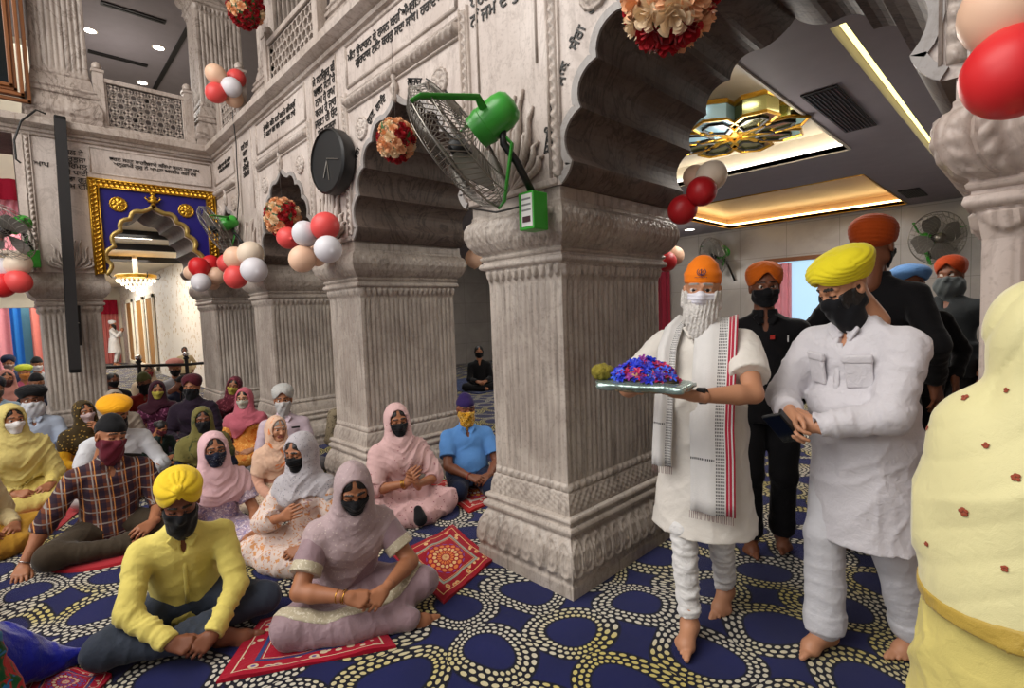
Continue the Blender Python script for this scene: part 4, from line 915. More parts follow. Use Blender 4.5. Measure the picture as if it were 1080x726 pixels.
# left opening: header beam, valance, curtains
struct('trim_4', MB().box((-4.9, 10.6, 1.83), (.5, 10.8, 2.16)), M_CREAM); 
curtain('red_valance', PX(10.4), -2.4, .30, 3.38, 3.68, M_RED, 'crimson valance at the left edge under the wooden frame', .03, .2); curtain('pink_curtain', PX(10.5), -2.4, .30, 2.62, 3.42, M_PINK, 'sheer pink curtain behind the left green fan', .03, .10)
lattice(lambda u, v, h: (u, 10.45+h, v), -2.4, .30, 2.2, 2.62, .12, .018, .03, 'hex'); r = empty('stair_railing', (-1, 10.45, 2.16), 0, 'pale pierced railing under the pink curtain at left edge', 'railing'); lattice(lambda u, v, h: (u, h, v), -1.4, 1.25, .0, .45, .12, .018, .03, 'hex').build('pierced_panel', M_TRIM, r); MB().box((-1.4, -.03, .45), (1.25, .03, .50)).build('top_rail', M_TRIM, r)
curtain('blue_curtain', PX(15.7), -.28, .02, .02, 2.1, M_BLUE, 'bright blue hanging at the left edge behind the crowd', .03, .14); tag(MB().box((-.03, 15.8, 0), (.5, 15.85, 2.1)).build('backdrop', M_TEAL), 'grey-blue backdrop between the blue and salmon curtains', 'backdrop')
curtain('pink_curtain', PX(15.6), -2.2, -.16, .02, 2.1, M_PINK, 'pink curtain at the far left behind the crowd', .04, .2, pinch=.0); curtain('salmon_curtain', PX(15.55), .16, .5, .02, 2.1, M_SALM, 'salmon curtain touching the left pillar behind the crowd', .03, .16)
# door on the back wall with pink and blue light, maroon hanging at left
r = empty('doorway', (10.9, 3.2, 0), 0, 'open doorway with pink and blue drapes between the two orange turbans', 'doorway'); MB().box((-.08, .62, 0), (0, .70, 2.36)).box((-.08, -1.0, 0), (0, -.92, 2.36)).box((-.08, -1.0, 2.28), (0, .70, 2.36)).build('door_frame', M_BROWN, r, bevel=.01)
MB().box((-.02, -.92, 0), (-.005, .62, 2.28)).build('glass', glow('daylit_glass', '#a9cfe6', .8), r); curtain('drape', PY(-.05), .2, .62, .1, 2.25, M_PINK, None, .03, .12, r); curtain('drape', PY(-.05), -.92, -.3, .1, 2.25, M_PINK, None, .03, .12, r)
curtain('maroon_curtain', PY(10.8), 5.95, 6.6, .02, 2.3, cloth('maroon_cloth', '#8a2436'), 'maroon curtain with pink stripe between the pillar and the orange cap', .03, .16)
# cables
def cable(pts, lb, r=.006):
    tag(MB().tube(pts, r, 6).build('cable', M_BLACK, smooth=True), lb, 'cable')
cable([atY(48, 120, 7.46), atY(38, 116, 7.5), atY(22, 128, 7.42), atY(15, 148, 7.42), atY(17, 168, 7.42), atY(22, 172, 7.42)], 'looped grey cable at the top of the column speaker', .010)
cable([atX(245, 118, 1.84), atX(249, 150, 1.9), atX(250, 175, 1.93), atX(252, 205, 1.93), atX(250, 232, 1.9)], 'thin black wire hanging down to the smaller green fan', .006)
cable([(XA-.02, 2.36, 2.12), (1.93, 2.1, 2.05), (1.90, 1.80, 2.04), (1.87, 1.74, 2.0)], 'black wire running from the second arch to the green control box', .006)
# ---------------------------------------------------------------- rugs
def rugmat(name, c, c2, c3, cs, sc=9, center=True):
    m = Mat(name, .95, 0, .1, .2); x, y, z = m.xyz(); U, W = V(m.tc.outputs['UV']), None
    uv = m.xyz('UV'); u, v = uv[0], uv[1]; e = vmin(vmin(u, 1-u), vmin(v, 1-v))
    col = m.mix(m.noise(8, 2), L(c), tuple(k*.8 for k in L(c)))
    f = m.voro(sc, vec=m.co('UV')); fc = m.voro(sc, vec=m.co('UV'), out='Color'); n = m.nt.nodes.new('ShaderNodeMix')
    bandm = (e > .075)*(e < .16); mot = (f < .33); col = m.mix(bandm*mot, col, L(c2)); col = m.mix(bandm*(f < .16), col, L(cs)); col = m.mix((e > .165)*(e < .195), col, L(c3)); col = m.mix((e > .06)*(e < .07), col, L(c2)); col = m.mix((e > .205)*(e < .212), col, L(c2))
    du, dv = u-.5, v-.5; rad = vlen(du, dv*1.0); ang = V.op('ARCTAN2', dv, du)*(1/(2*PI)); rr = vfrac(rad*16); k = vfloor(rad*16); a = vfrac(ang*16+k*.5)-.5
    pe = (a*2.6)*(a*2.6)+((rr-.5)*2.3)*((rr-.5)*2.3); inm = (rad < .27)*(pe < 1); pc = m.mix(vfrac(k*.5) > .2, L(c2), L(cs)); pc = m.mix(k > 3.5, pc, L('#6a4a9a') if center else L(c3))
    col = m.mix(inm, col, pc); m.color(col); m.bump(m.noise(300, 1)+mot*.3, .4, .004); return m.m
def rug(name, corners, z, mat, lb, fold=0, n=16, fringe=None):
    """corners on the floor in order; soft quad"""
    c = [A(p[0], p[1]) for p in corners]; V_ = []; UVs = []
    ctr = sum(c)/4
    for j in range(n+1):
        for i in range(n+1):
            u, v = i/n, j/n; p = c[0]*(1-u)*(1-v)+c[1]*u*(1-v)+c[2]*u*v+c[3]*(1-u)*v
            V_.append((p[0]-ctr[0], p[1]-ctr[1], z+.004*math.sin(u*9+v*5)*fold+.006*max(0, math.sin(u*17-v*8))*fold)); UVs.append((u, v))
    m = n+1; F = [(j*m+i, j*m+i+1, (j+1)*m+i+1, (j+1)*m+i) for j in range(n) for i in range(n)]; q = len(V_)
    V_ += [(x, y, .0005) for x, y, zz in V_]; F2 = [tuple(q+x for x in f)[::-1] for f in F]
    bd = [i for i in range(n)]+[m*(j+1)-1 for j in range(n)]+[m*m-1-i for i in range(n)]+[m*(n-j) for j in range(n)]
    bd = [i for i in range(m)]+[j*m+n for j in range(1, m)]+[n*m+i for i in range(n-1, -1, -1)]+[j*m for j in range(n-1, 0, -1)]
    F3 = [(bd[(i+1) % len(bd)], bd[i], q+bd[i], q+bd[(i+1) % len(bd)]) for i in range(len(bd))]
    me = meshdata(V_, F+F2+F3); o = link(name, me, None, mat, False); o.location = (ctr[0], ctr[1], 0)
    uvl = me.uv_layers.new(name='UVMap'); U2 = UVs+UVs
    for lp in me.loops: uvl.data[lp.index].uv = U2[lp.vertex_index]
    tag(o, lb, 'prayer mat'); return o
def atF(x, y): d = _r*(x-540)-_u*(y-363)+_F*FPX; t = -1.5/d.z; return (d.x*t, d.y*t)
RUG1 = rugmat('red_purple_rug', '#a5132c', '#c9b79a', '#2b3c6e', '#5d4a86', 11); RUG2 = rugmat('red_flower_rug', '#9c1024', '#d9b27a', '#8f9a8c', '#d0763c', 10); RUG3 = rugmat('red_white_rug', '#b01c1a', '#cfc3b5', '#b9b0a4', '#d99a3a', 14); M_REDMAT = cloth('red_felt', '#a11d27', wr=.3, sheen=.3)
rug('prayer_mat', [atF(228, 722), atF(418, 684), atF(385, 640), atF(275, 655)], .012, RUG1, 'red and purple patterned prayer mat under the woman in the lilac sari', 1)
rug('prayer_mat', [atF(468, 638), atF(520, 592), atF(478, 556), atF(415, 588)], .012, RUG2, 'red prayer mat with a round flower, empty, touching the middle pillar', 1)
rug('prayer_mat', [atF(495, 542), atF(548, 517), atF(500, 500), atF(455, 512)], .012, RUG3, 'red and white dotted prayer mat under the man in the blue polo shirt', 1)
rug('prayer_mat', [atF(20, 745), atF(100, 735), atF(118, 715), atF(40, 700)], .012, RUG1, 'red mat edge at the bottom left beside the blue shawl', 1)
mb = MB(); pts = []
for rr, z in ((0, .022), (.40, .022), (.425, .016), (.43, .001)): pts.append((rr+1e-4, z))
o = mb.lathe(pts, n=48).build('seat_pad', M_REDMAT, None, smooth='auto'); o.location = (.40, 4.42, 0); tag(o, 'plain round red seat pad under the man in the checked shirt', 'seat pad')
rug('prayer_mat', [atF(0, 540), atF(60, 560), atF(108, 520), atF(40, 505)], .008, M_REDMAT, 'plain red cloth strip on the floor behind the man in the checked shirt', 1)
# ---------------------------------------------------------------- people: anatomy and garments as smooth surfaces
def skinmat(name, c):
    m = Mat(name, .5, 0, .4); c = L(c); n = m.noise(14, 3); m.color(m.mix(n, tuple(x*.9 for x in c), tuple(min(1, x*1.08) for x in c)))
    m.b.inputs['Subsurface Weight'].default_value = .0; m.bump(m.noise(160, 2), .12, .003); return m.m
SK = {k: skinmat('skin_'+k, c) for k, c in dict(warm='#a26b4b', deep='#7c4c35', light='#b98464', pale='#c49a82').items()}
M_EYEW = plain('eye_white', '#d8d0c8', .25); M_IRIS = plain('dark_iris', '#1a0f0a', .15); M_LIP = plain('lips', '#8a4a40', .5); M_HAIR = plain('black_hair', '#120e0c', .4, 0, .5, 90); M_GREYH = plain('grey_hair', '#8f8a84', .5, 0, .5, 90); M_WHITEH = plain('white_beard', '#cfcac4', .7, 0, 1, 90)
def nrm(v): v = A(v); return v/np.sqrt(v@v)
_C = {}
def cached(key, fn):
    if key not in _C: _C[key] = fn()
    return _C[key]
def faceprims(s, g=0.0, nose=True, k=.018, mat=0):
    s.ell((0, -.014, .028), (.074+g, .092+g, .083+g), mat=mat); s.ell((0, .018, -.03), (.060+g, .068+g, .078+g), k=.03, mat=mat)
    for x in (-1, 1): s.seg((x*.047, .0, -.068), (x*.012, .058, -.100), .020+g, .018+g, k=.03, mat=mat); s.ell((x*.037, .056, -.032), (.024+g, .020+g, .022+g), k=.02, mat=mat)
    s.ell((0, .066, -.098), (.020+g, .016+g, .016+g), k=.02, mat=mat)
    if nose: s.seg((0, .080, .006), (0, .104, -.034), .0085+g, .0125+g, k=.012, mat=mat)
    return s
def head_mesh(res, eyes='open', old=0):
    def f():
        s = S(); faceprims(s)
        for x in (-1, 1):
            s.seg((x*.046, .064, .020), (x*.012, .080, .018), .010, .010, k=.012); s.ell((x*.031, .086, -.001), (.017, .014, .012), k=.012, op='-', mat=None)
            s.ell((x*.011, .094, -.037), (.009, .009, .007), k=.006); s.ell((x*.078, -.006, -.012), (.010, .020, .031), k=.008); s.ell((x*.082, .0, -.010), (.004, .010, .018), k=.004, op='-', mat=None)
            s.ell((x*.031, .065, -.002), (.0125, .0130, .0115), mat=1, k=.002)
            if eyes == 'open': s.ell((x*.031, .0762, -.002), (.0064, .004, .0066), mat=2, k=.0005); s.seg((x*.018, .0775, .0045), (x*.044, .0695, .0035), .0062, .0056, k=.004, mat=0); s.seg((x*.019, .0765, -.0105), (x*.043, .069, -.0098), .0046, .0042, k=.004, mat=0); s.seg((x*.019, .0815, .0008), (x*.043, .0738, .0002), .0018, .0018, k=.001, mat=4)
            else: s.ell((x*.031, .0675, .0015), (.0148, .0148, .0125), mat=0, k=.003); s.seg((x*.019, .079, -.009), (x*.043, .071, -.009), .003, .003, k=.001, mat=4)
            s.seg((x*.047, .072, .024), (x*.014, .0875, .027), .0042, .0052, k=.002, mat=4)
            if old: s.seg((x*.022, .086, -.045), (x*.034, .07, -.072), .004, .004, k=.006, op='-', mat=None); s.ell((x*.034, .074, -.02), (.014, .010, .006), k=.006)
        s.seg((-.022, .078, -.064), (.022, .078, -.064), .0065, .0065, mat=3, k=.006); s.seg((-.018, .080, -.072), (.018, .080, -.072), .0075, .0075, mat=3, k=.006)
        s.seg((-.020, .088, -.068), (.020, .088, -.068), .0022, .0022, mat=3, k=.003, op='-')
        s.seg((0, -.022, -.06), (0, -.045, -.20), .051, .055, k=.03)
        return s.mesh(res)
    return cached(('head', res, eyes, old), f)
def region(f, s, mat=None, k=.004): s.fn(f, (-9,)*3, (9,)*3, mat, k, '&'); return s
def mask_mesh(res, kind='cup'):
    def f():
        s = S(); faceprims(s, .007, True); s.ell((0, .083, -.045), (.030, .022, .030), k=.03)
        if kind in ('tri', 'beard'):
            s.seg((0, .045, -.09), (0, .035, -.17), .058, .045, k=.03); zb = -.20
            if kind == 'beard': s.ell((0, .04, -.12), (.062, .05, .06), k=.03)
        elif kind == 'wide': s.ell((0, .02, -.09), (.105, .085, .075), k=.03); s.seg((0, .0, -.13), (0, .0, -.20), .085, .07, k=.03); zb = -.23
        else: zb = -.118
        def r(P):
            x, y, z = P[..., 0], P[..., 1], P[..., 2]; zt = -.014+.010*np.exp(-(x/.02)**2)-.25*np.maximum(0, .04-y)*(kind != 'wide')-.004*(kind in ('wide', 'beard'))
            return np.maximum.reduce([(z-zt), (zb+(.35*np.maximum(0, .06-y) if kind == 'cup' else 0))-z, (.004 if kind == 'cup' else -.05)-y])
        region(r, s)
        return s.mesh(res, disp=(lambda P: .0016*np.sin(P[:, 2]*2*PI/.017)*(P[:, 1] > .05)) if kind == 'cup' else (lambda P: .0025*wav(P, 70)+.002*np.sin(P[:, 0]*120+P[:, 2]*60)))
    return cached(('mask', res, kind), f)
def turban_mesh(res, kind='sikh'):
    def f():
        s = S()
        if kind == 'patka':      # close knotted cap
            s.ell((0, -.018, .034), (.083, .101, .088)); s.ell((0, -.03, .10), (.05, .055, .036), k=.03); s.seg((0, -.11, -.01), (.01, -.13, -.05), .02, .012, k=.02)
            zr = lambda x, y: np.where(y > 0, .032+.0*x, .032+np.maximum(-.075, y)*.7)
            d = lambda P: .0022*wav(P, 60)
        elif kind == 'tall':     # high cloth cap, straight brim
            s.ell((0, -.016, .05), (.082, .100, .080)); s.seg((0, -.02, .07), (0, -.02, .088), .074, .068, k=.02)
            zr = lambda x, y: np.where(y > 0, .030+.0*x, .030+np.maximum(-.075, y)*.55); d = lambda P: .0016*wav(P, 50)+.0012*np.sin(P[:, 2]*150)
        else:
            if kind == 'wide': s.ell((0, -.030, .080), (.124, .130, .064)); s.ell((0, -.025, .040), (.098, .112, .062), k=.03)
            else: s.ell((0, -.028, .076), (.102, .122, .076)); s.ell((0, -.024, .032), (.092, .110, .066), k=.03)
            if kind == 'knot': s.ell((0, .070, .120), (.022, .020, .024), k=.02)
            sl = .55 if kind == 'wide' else 1.15; z0_ = .062 if kind == 'wide' else .084
            zr = lambda x, y: np.where(y > 0, z0_-sl*np.maximum(0, np.abs(x)-.008), z0_-sl*.075+np.maximum(-.09, y)*.35)
            def d(P):
                x, y, z = P.T; ax = np.abs(x)
                if kind == 'knot': ph = np.arctan2(z-.122, ax+.008); r_ = np.hypot(z-.122, ax); w_ = np.clip(r_/.03, 0, 1); return -.0055*w_*(np.abs(np.sin(ph*6.0+.4))-.5)*(y > -.04)-.003*np.sin((z+ax*.3)*300)*(y <= -.04)
                if kind == 'wide': v = z-.03*np.cos(x*14)+.22*ax*(y > 0)+.004*np.sin(x*40); return -.0042*(np.abs(np.sin(v*2*PI/.036))**.7-.6)
                v = z+ax*.62*(y > -.02)+.12*y; return -.0045*(np.abs(np.sin(v*2*PI/.036))**.7-.6)
        region(lambda P: (zr(P[..., 0], P[..., 1])-P[..., 2])*.75, s, k=.008)
        return s.mesh(res, disp=d)
    return cached(('turban', res, kind), f)
def hair_mesh(res, kind='long'):
    def f():
        s = S(); s.ell((0, -.022, .032), (.084, .099, .088))
        if kind == 'long': s.seg((0, -.08, 0), (0, -.09, -.16), .07, .05, k=.03)
        elif kind == 'bun': s.ell((0, -.13, .0), (.045, .04, .045), k=.01)
        elif kind == 'sides': s.seg((-.07, 0, 0), (-.06, .03, -.08), .022, .018, k=.02); s.seg((.07, 0, 0), (.06, .03, -.08), .022, .018, k=.02)
        s.ell((0, .095, -.045), (.066, .085, .098), op='-', k=.01, mat=None); s.seg((0, .09, .05), (0, .02, .125), .012, .002, op='-', k=.01, mat=None)
        return s.mesh(res, disp=lambda P: .0012*np.sin(np.arctan2(P[:, 2]-.1, np.abs(P[:, 0])+.01)*40))
    return cached(('hair', res, kind), f)
def beard_mesh(res, kind='short'):
    def f():
        s = S()
        if kind == 'short': faceprims(s, .010, False); s.ell((0, .06, -.115), (.038, .03, .035), k=.02)
        else:
            faceprims(s, .012, False); s.ell((0, .058, -.115), (.078, .052, .060), k=.03); s.ell((0, .066, -.165), (.060, .042, .060), k=.03); s.ell((0, .068, -.205), (.036, .030, .040), k=.03)
            for x in (-1, 1): s.seg((x*.073, .0, .02), (x*.066, .03, -.07), .013, .022, k=.02)
        region(lambda P: np.maximum(P[..., 2]-np.where(np.abs(P[..., 0]) > .055, -.005, -.045)-.0*P[..., 1], -.02-P[..., 1]), s)
        return s.mesh(res, disp=lambda P: .0028*np.sin(P[:, 0]*330+5*wav(P, 24)+P[:, 2]*15)+.004*wav(P, 55))
    return cached(('beard', res, kind), f)
def hand_mesh(res, W, fd, back, side, curl=(25, 25, 15), thumb=0, spread=1.0, sc=1.0, pinch=None):
    """W wrist, fd finger direction, back = normal of the back of the hand; side +1 right hand"""
    y = nrm(fd); z = A(back); z = nrm(z-y*(z@y)); x = np.cross(y, z); R = np.stack([x, y, z], 1); s = S(); T = -side
    xs = [.030, .010, -.011, -.030]; ln = [.070, .079, .073, .057]; rf = [.0088, .0090, .0086, .0076]
    s.seg((0, -.035, 0), (0, .012, 0), .0255, .024)
    for i in range(4):
        kx = T*xs[i]; kn = A(kx*spread, .088-.006*abs(i-1)-(.006 if i == 3 else 0), .003); s.seg((kx*.55, .01, -.002), kn, .0165, .0125, k=.014)
        a = 0; p = kn; c = curl if not isinstance(curl[0], (list, tuple)) else curl[i]
        for j, fr in enumerate((.46, .30, .24)):
            a += math.radians(c[j]); dx = T*(xs[i]/.03)*.10*spread; d = nrm((dx, math.cos(a), -math.sin(a))); q = p+d*ln[i]*fr; s.seg(p, q, rf[i]*(1-.07*j), rf[i]*(.93-.07*j), k=.004); p = q
    a = math.radians(thumb); b0 = A(T*.016, .018, -.006); b1 = A(T*(.040-.012*math.sin(a)), .048, -.014-.018*math.sin(a)); b2 = A(T*(.050-.030*math.sin(a)), .078, -.018-.026*math.sin(a)); b3 = A(T*(.050-.045*math.sin(a)), .100, -.020-.030*math.sin(a))
    s.seg(b0, b1, .0165, .0125, k=.012); s.seg(b1, b2, .0115, .0100, k=.004); s.seg(b2, b3, .0098, .0082, k=.003)
    return tx(s.mesh(res), R, W, sc)
def foot_mesh(res, An, fd, up=(0, 0, 1), side=1, sc=1.0, stub=.06):
    """bare foot; An ankle centre, .075 above the sole"""
    y = nrm(fd); z = A(up); z = nrm(z-y*(z@y)); x = np.cross(y, z); R = np.stack([x, y, z], 1); s = S()
    s.seg((0, -.3*(.06-stub), stub), (0, 0, 0), .034 if stub > .03 else .030, .033); s.seg((0, -.012, -.03), (0, -.038, -.043), .034, .030, k=.03); s.seg((0, -.03, -.048), (0, .09, -.055), .028, .024, k=.02); s.seg((0, .0, -.01), (-side*.008, .10, -.048), .032, .022, k=.03)
    s.seg((-side*.022, .09, -.055), (side*.028, .075, -.058), .022, .018, k=.03); s.seg((0, 0, -.02), (-side*.01, .08, -.035), .028, .022, k=.03)
    for i in range(5):
        bx = -side*(.030-.0155*i); ln = [.062, .060, .052, .043, .032][i]; r = [.0135, .0098, .0092, .0088, .0085][i]; b = A(bx*.9, .105-.010*i, -.058); s.seg(b-A(0, .02, -.004), b+A(bx*.06, ln*.55, .004), r, r*.95, k=.007); s.seg(b+A(bx*.06, ln*.55, .004), b+A(bx*.08, ln*.9, -.004), r*.95, r*.9, k=.003)
    region(lambda P: -.074-P[..., 2], s, k=.004)
    return tx(s.mesh(res), R, An, sc)
def ik(Sh, W, pole, a=.275, b=.245):
    v = W-Sh; d = np.sqrt(v@v); d2 = min(d, (a+b)*.995); u = v/max(d, 1e-6); t = (a*a-b*b+d2*d2)/(2*d2); h = math.sqrt(max(a*a-t*t, 0)); p = A(pole); p = nrm(p-u*(p@u)); return Sh+u*t+p*h, Sh+u*d2
def joints(seated=True, lean=8, side=0, head=(0, 0, 0), wr=None, pole=None, sh=.175, legs='cross', hips=None, feet=None, knee=None, tall=1.0, armr=1.0, twist=0, neck=.0):
    J = {}; l = math.radians(lean); sd = math.radians(side); u = nrm((math.sin(sd), math.sin(l), math.cos(l))); J['u'] = u
    pel = A(0, 0, .12) if seated else A(0, 0, .93); J['pel'] = pel; J['wst'] = pel+.14*u; J['chest'] = pel+.29*u; nb = pel+(.44 if seated else .48)*u
    if not seated: J['wst'] = pel+.16*u; J['chest'] = pel+.32*u
    J['nb'] = nb; yaw, dn, ti = head; l2 = math.radians(lean*.6+dn*.45+neck); nv = nrm((math.sin(sd)+.3*math.sin(math.radians(ti)), math.sin(l2), math.cos(l2))); J['Hc'] = nb+.185*nv
    Rz = rotm(0, 0, yaw); J['RH'] = Rz@rotm(-dn, 0, 0)@rotm(0, ti, 0); tw = rotm(0, 0, twist); J['tw'] = tw
    f = np.cross(u, (1, 0, 0)); J['fwd'] = nrm(np.cross(tw@A(1, 0, 0), u))*-1 if False else tw@A(0, math.cos(l), -math.sin(l)); xr = tw@A(1, 0, -.0); J['xr'] = xr
    J['S'] = [nb-.078*u+xr*sh*.95, nb-.078*u-xr*sh*.95]; wr = wr or [(.12, .28, .2), (-.12, .28, .2)]; pole = pole or [(.6, -.5, -.7), (-.6, -.5, -.7)]
    J['E'], J['W'] = [], []
    for i in (0, 1): e, w_ = ik(J['S'][i], A(wr[i]), pole[i], .275*armr, .25*armr); J['E'].append(e); J['W'].append(w_)
    if seated:
        if legs == 'cross': J['hip'] = [A(.085, .02, .11), A(-.085, .02, .11)]; J['knee'] = [A(.30, .25, .10), A(-.30, .25, .10)]; J['ank'] = [A(-.10, .37, .06), A(.08, .33, .075)]
        if legs == 'kneel': J['hip'] = [A(.09, .0, .14), A(-.09, .0, .14)]; J['knee'] = [A(.15, .36, .09), A(-.15, .36, .09)]; J['ank'] = [A(.13, -.08, .05), A(-.13, -.08, .05)]
        if legs == 'side': J['hip'] = [A(.09, .0, .11), A(-.09, .0, .11)]; J['knee'] = [A(.24, .30, .12), A(-.20, .34, .10)]; J['ank'] = [A(-.12, .30, .06), A(-.36, .05, .05)]
        if knee: J['knee'] = [A(k) for k in knee]
        if feet: J['ank'] = [A(k) for k in feet]
    else:
        J['hip'] = [A(.095, 0, .90), A(-.095, 0, .90)]; J['ank'] = [A(k) for k in feet]; J['knee'] = []
        for i in (0, 1): k, a = ik(J['hip'][i], J['ank'][i], (0, 1, .05), .42, .42); J['knee'].append(k); J['ank'][i] = a
    J['seated'] = seated; return J
def torso(s, J, g=0, b=1.0, bust=0, mat=0, belly=0):
    R = np.stack([J['xr'], nrm(np.cross(J['u'], J['xr'])), J['u']], 1); u = J['u']; f = -R[:, 1] if R[1, 1] < 0 else R[:, 1]
    s.ell(J['chest']-.0*u, (.158*b+g, .105*b+g, .155+g), R, mat=mat, k=.04); s.ell(J['wst']+f*.01, (.145*b+g, .108*b+g, .15+g), R, mat=mat, k=.05); s.ell(J['pel']+f*.01, (.17*b+g, .135*b+g, .12+g), R, mat=mat, k=.05)
    s.seg(J['S'][0]-J['xr']*.04, J['S'][1]+J['xr']*.04, .050+g, mat=mat, k=.05)
    for i, sg in ((0, 1), (1, -1)): s.seg(J['S'][i]+.01*u-J['xr']*sg*.03, J['nb']+.015*u, .036+g, .044+g, mat=mat, k=.05)
    if bust:
        for sg in (-1, 1): s.ell(J['chest']+.01*u+f*.075+J['xr']*sg*.07, (.062+g, .055+g, .062+g), mat=mat, k=.05)
    if belly: s.ell(J['wst']+f*(.03+belly*.5)-u*.01, (.145*b+g, .11+belly+g, .14+g), R, mat=mat, k=.06)
    return f, R
def folds(a, seed=0, f=1.0, d=(0, 0, 1), J=None, limbs=None):
    """creases: lines across direction d on the trunk, rings along the limbs"""
    d = nrm(d)
    e = nrm(np.cross(d, (.37, .81, .2)))
    def rg(Q, f_, sd_): return (1-np.abs(wav(Q, f_, sd_)))**3.2
    def g(P):
        a1 = (P@e)[:, None]*e[None]; a2 = (P@d)[:, None]*d[None]; Q = P-.62*a1; Q2 = P-.55*a2; m = np.clip(.6+.6*wav(P, 6, seed+4), .15, 1.15)
        r = .85*rg(Q, 15*f, seed)*m+.55*rg(Q2[:, [1, 2, 0]], 21*f, seed+2)*(1.25-m)+.35*rg(Q, 38*f, seed+5)-.22
        if limbs:
            for A0, B0, per, am in limbs:
                ba = B0-A0; Ln = np.sqrt(ba@ba); bu = ba/Ln; q = P-A0; t_ = q@bu; h = np.clip(t_, 0, Ln); ds = q-h[:, None]*bu[None]; rd = np.sqrt((ds*ds).sum(1)); w_ = np.clip(1.35-rd/.075, 0, 1)*np.clip((t_+.03)/.05, 0, 1)
                Q3 = q*.45+bu[None]*(t_*(.9+.5*(.06/per)))[:, None]; r3 = (1.0*rg(Q3, 26*(.055/per), seed+7)+.4*rg(Q3, 60, seed+1)-.20)*am; r = r*(1-w_)+r3*w_
        return a*1.9*r*-1
    return g
FLOOR = lambda P: .004-P[..., 2]
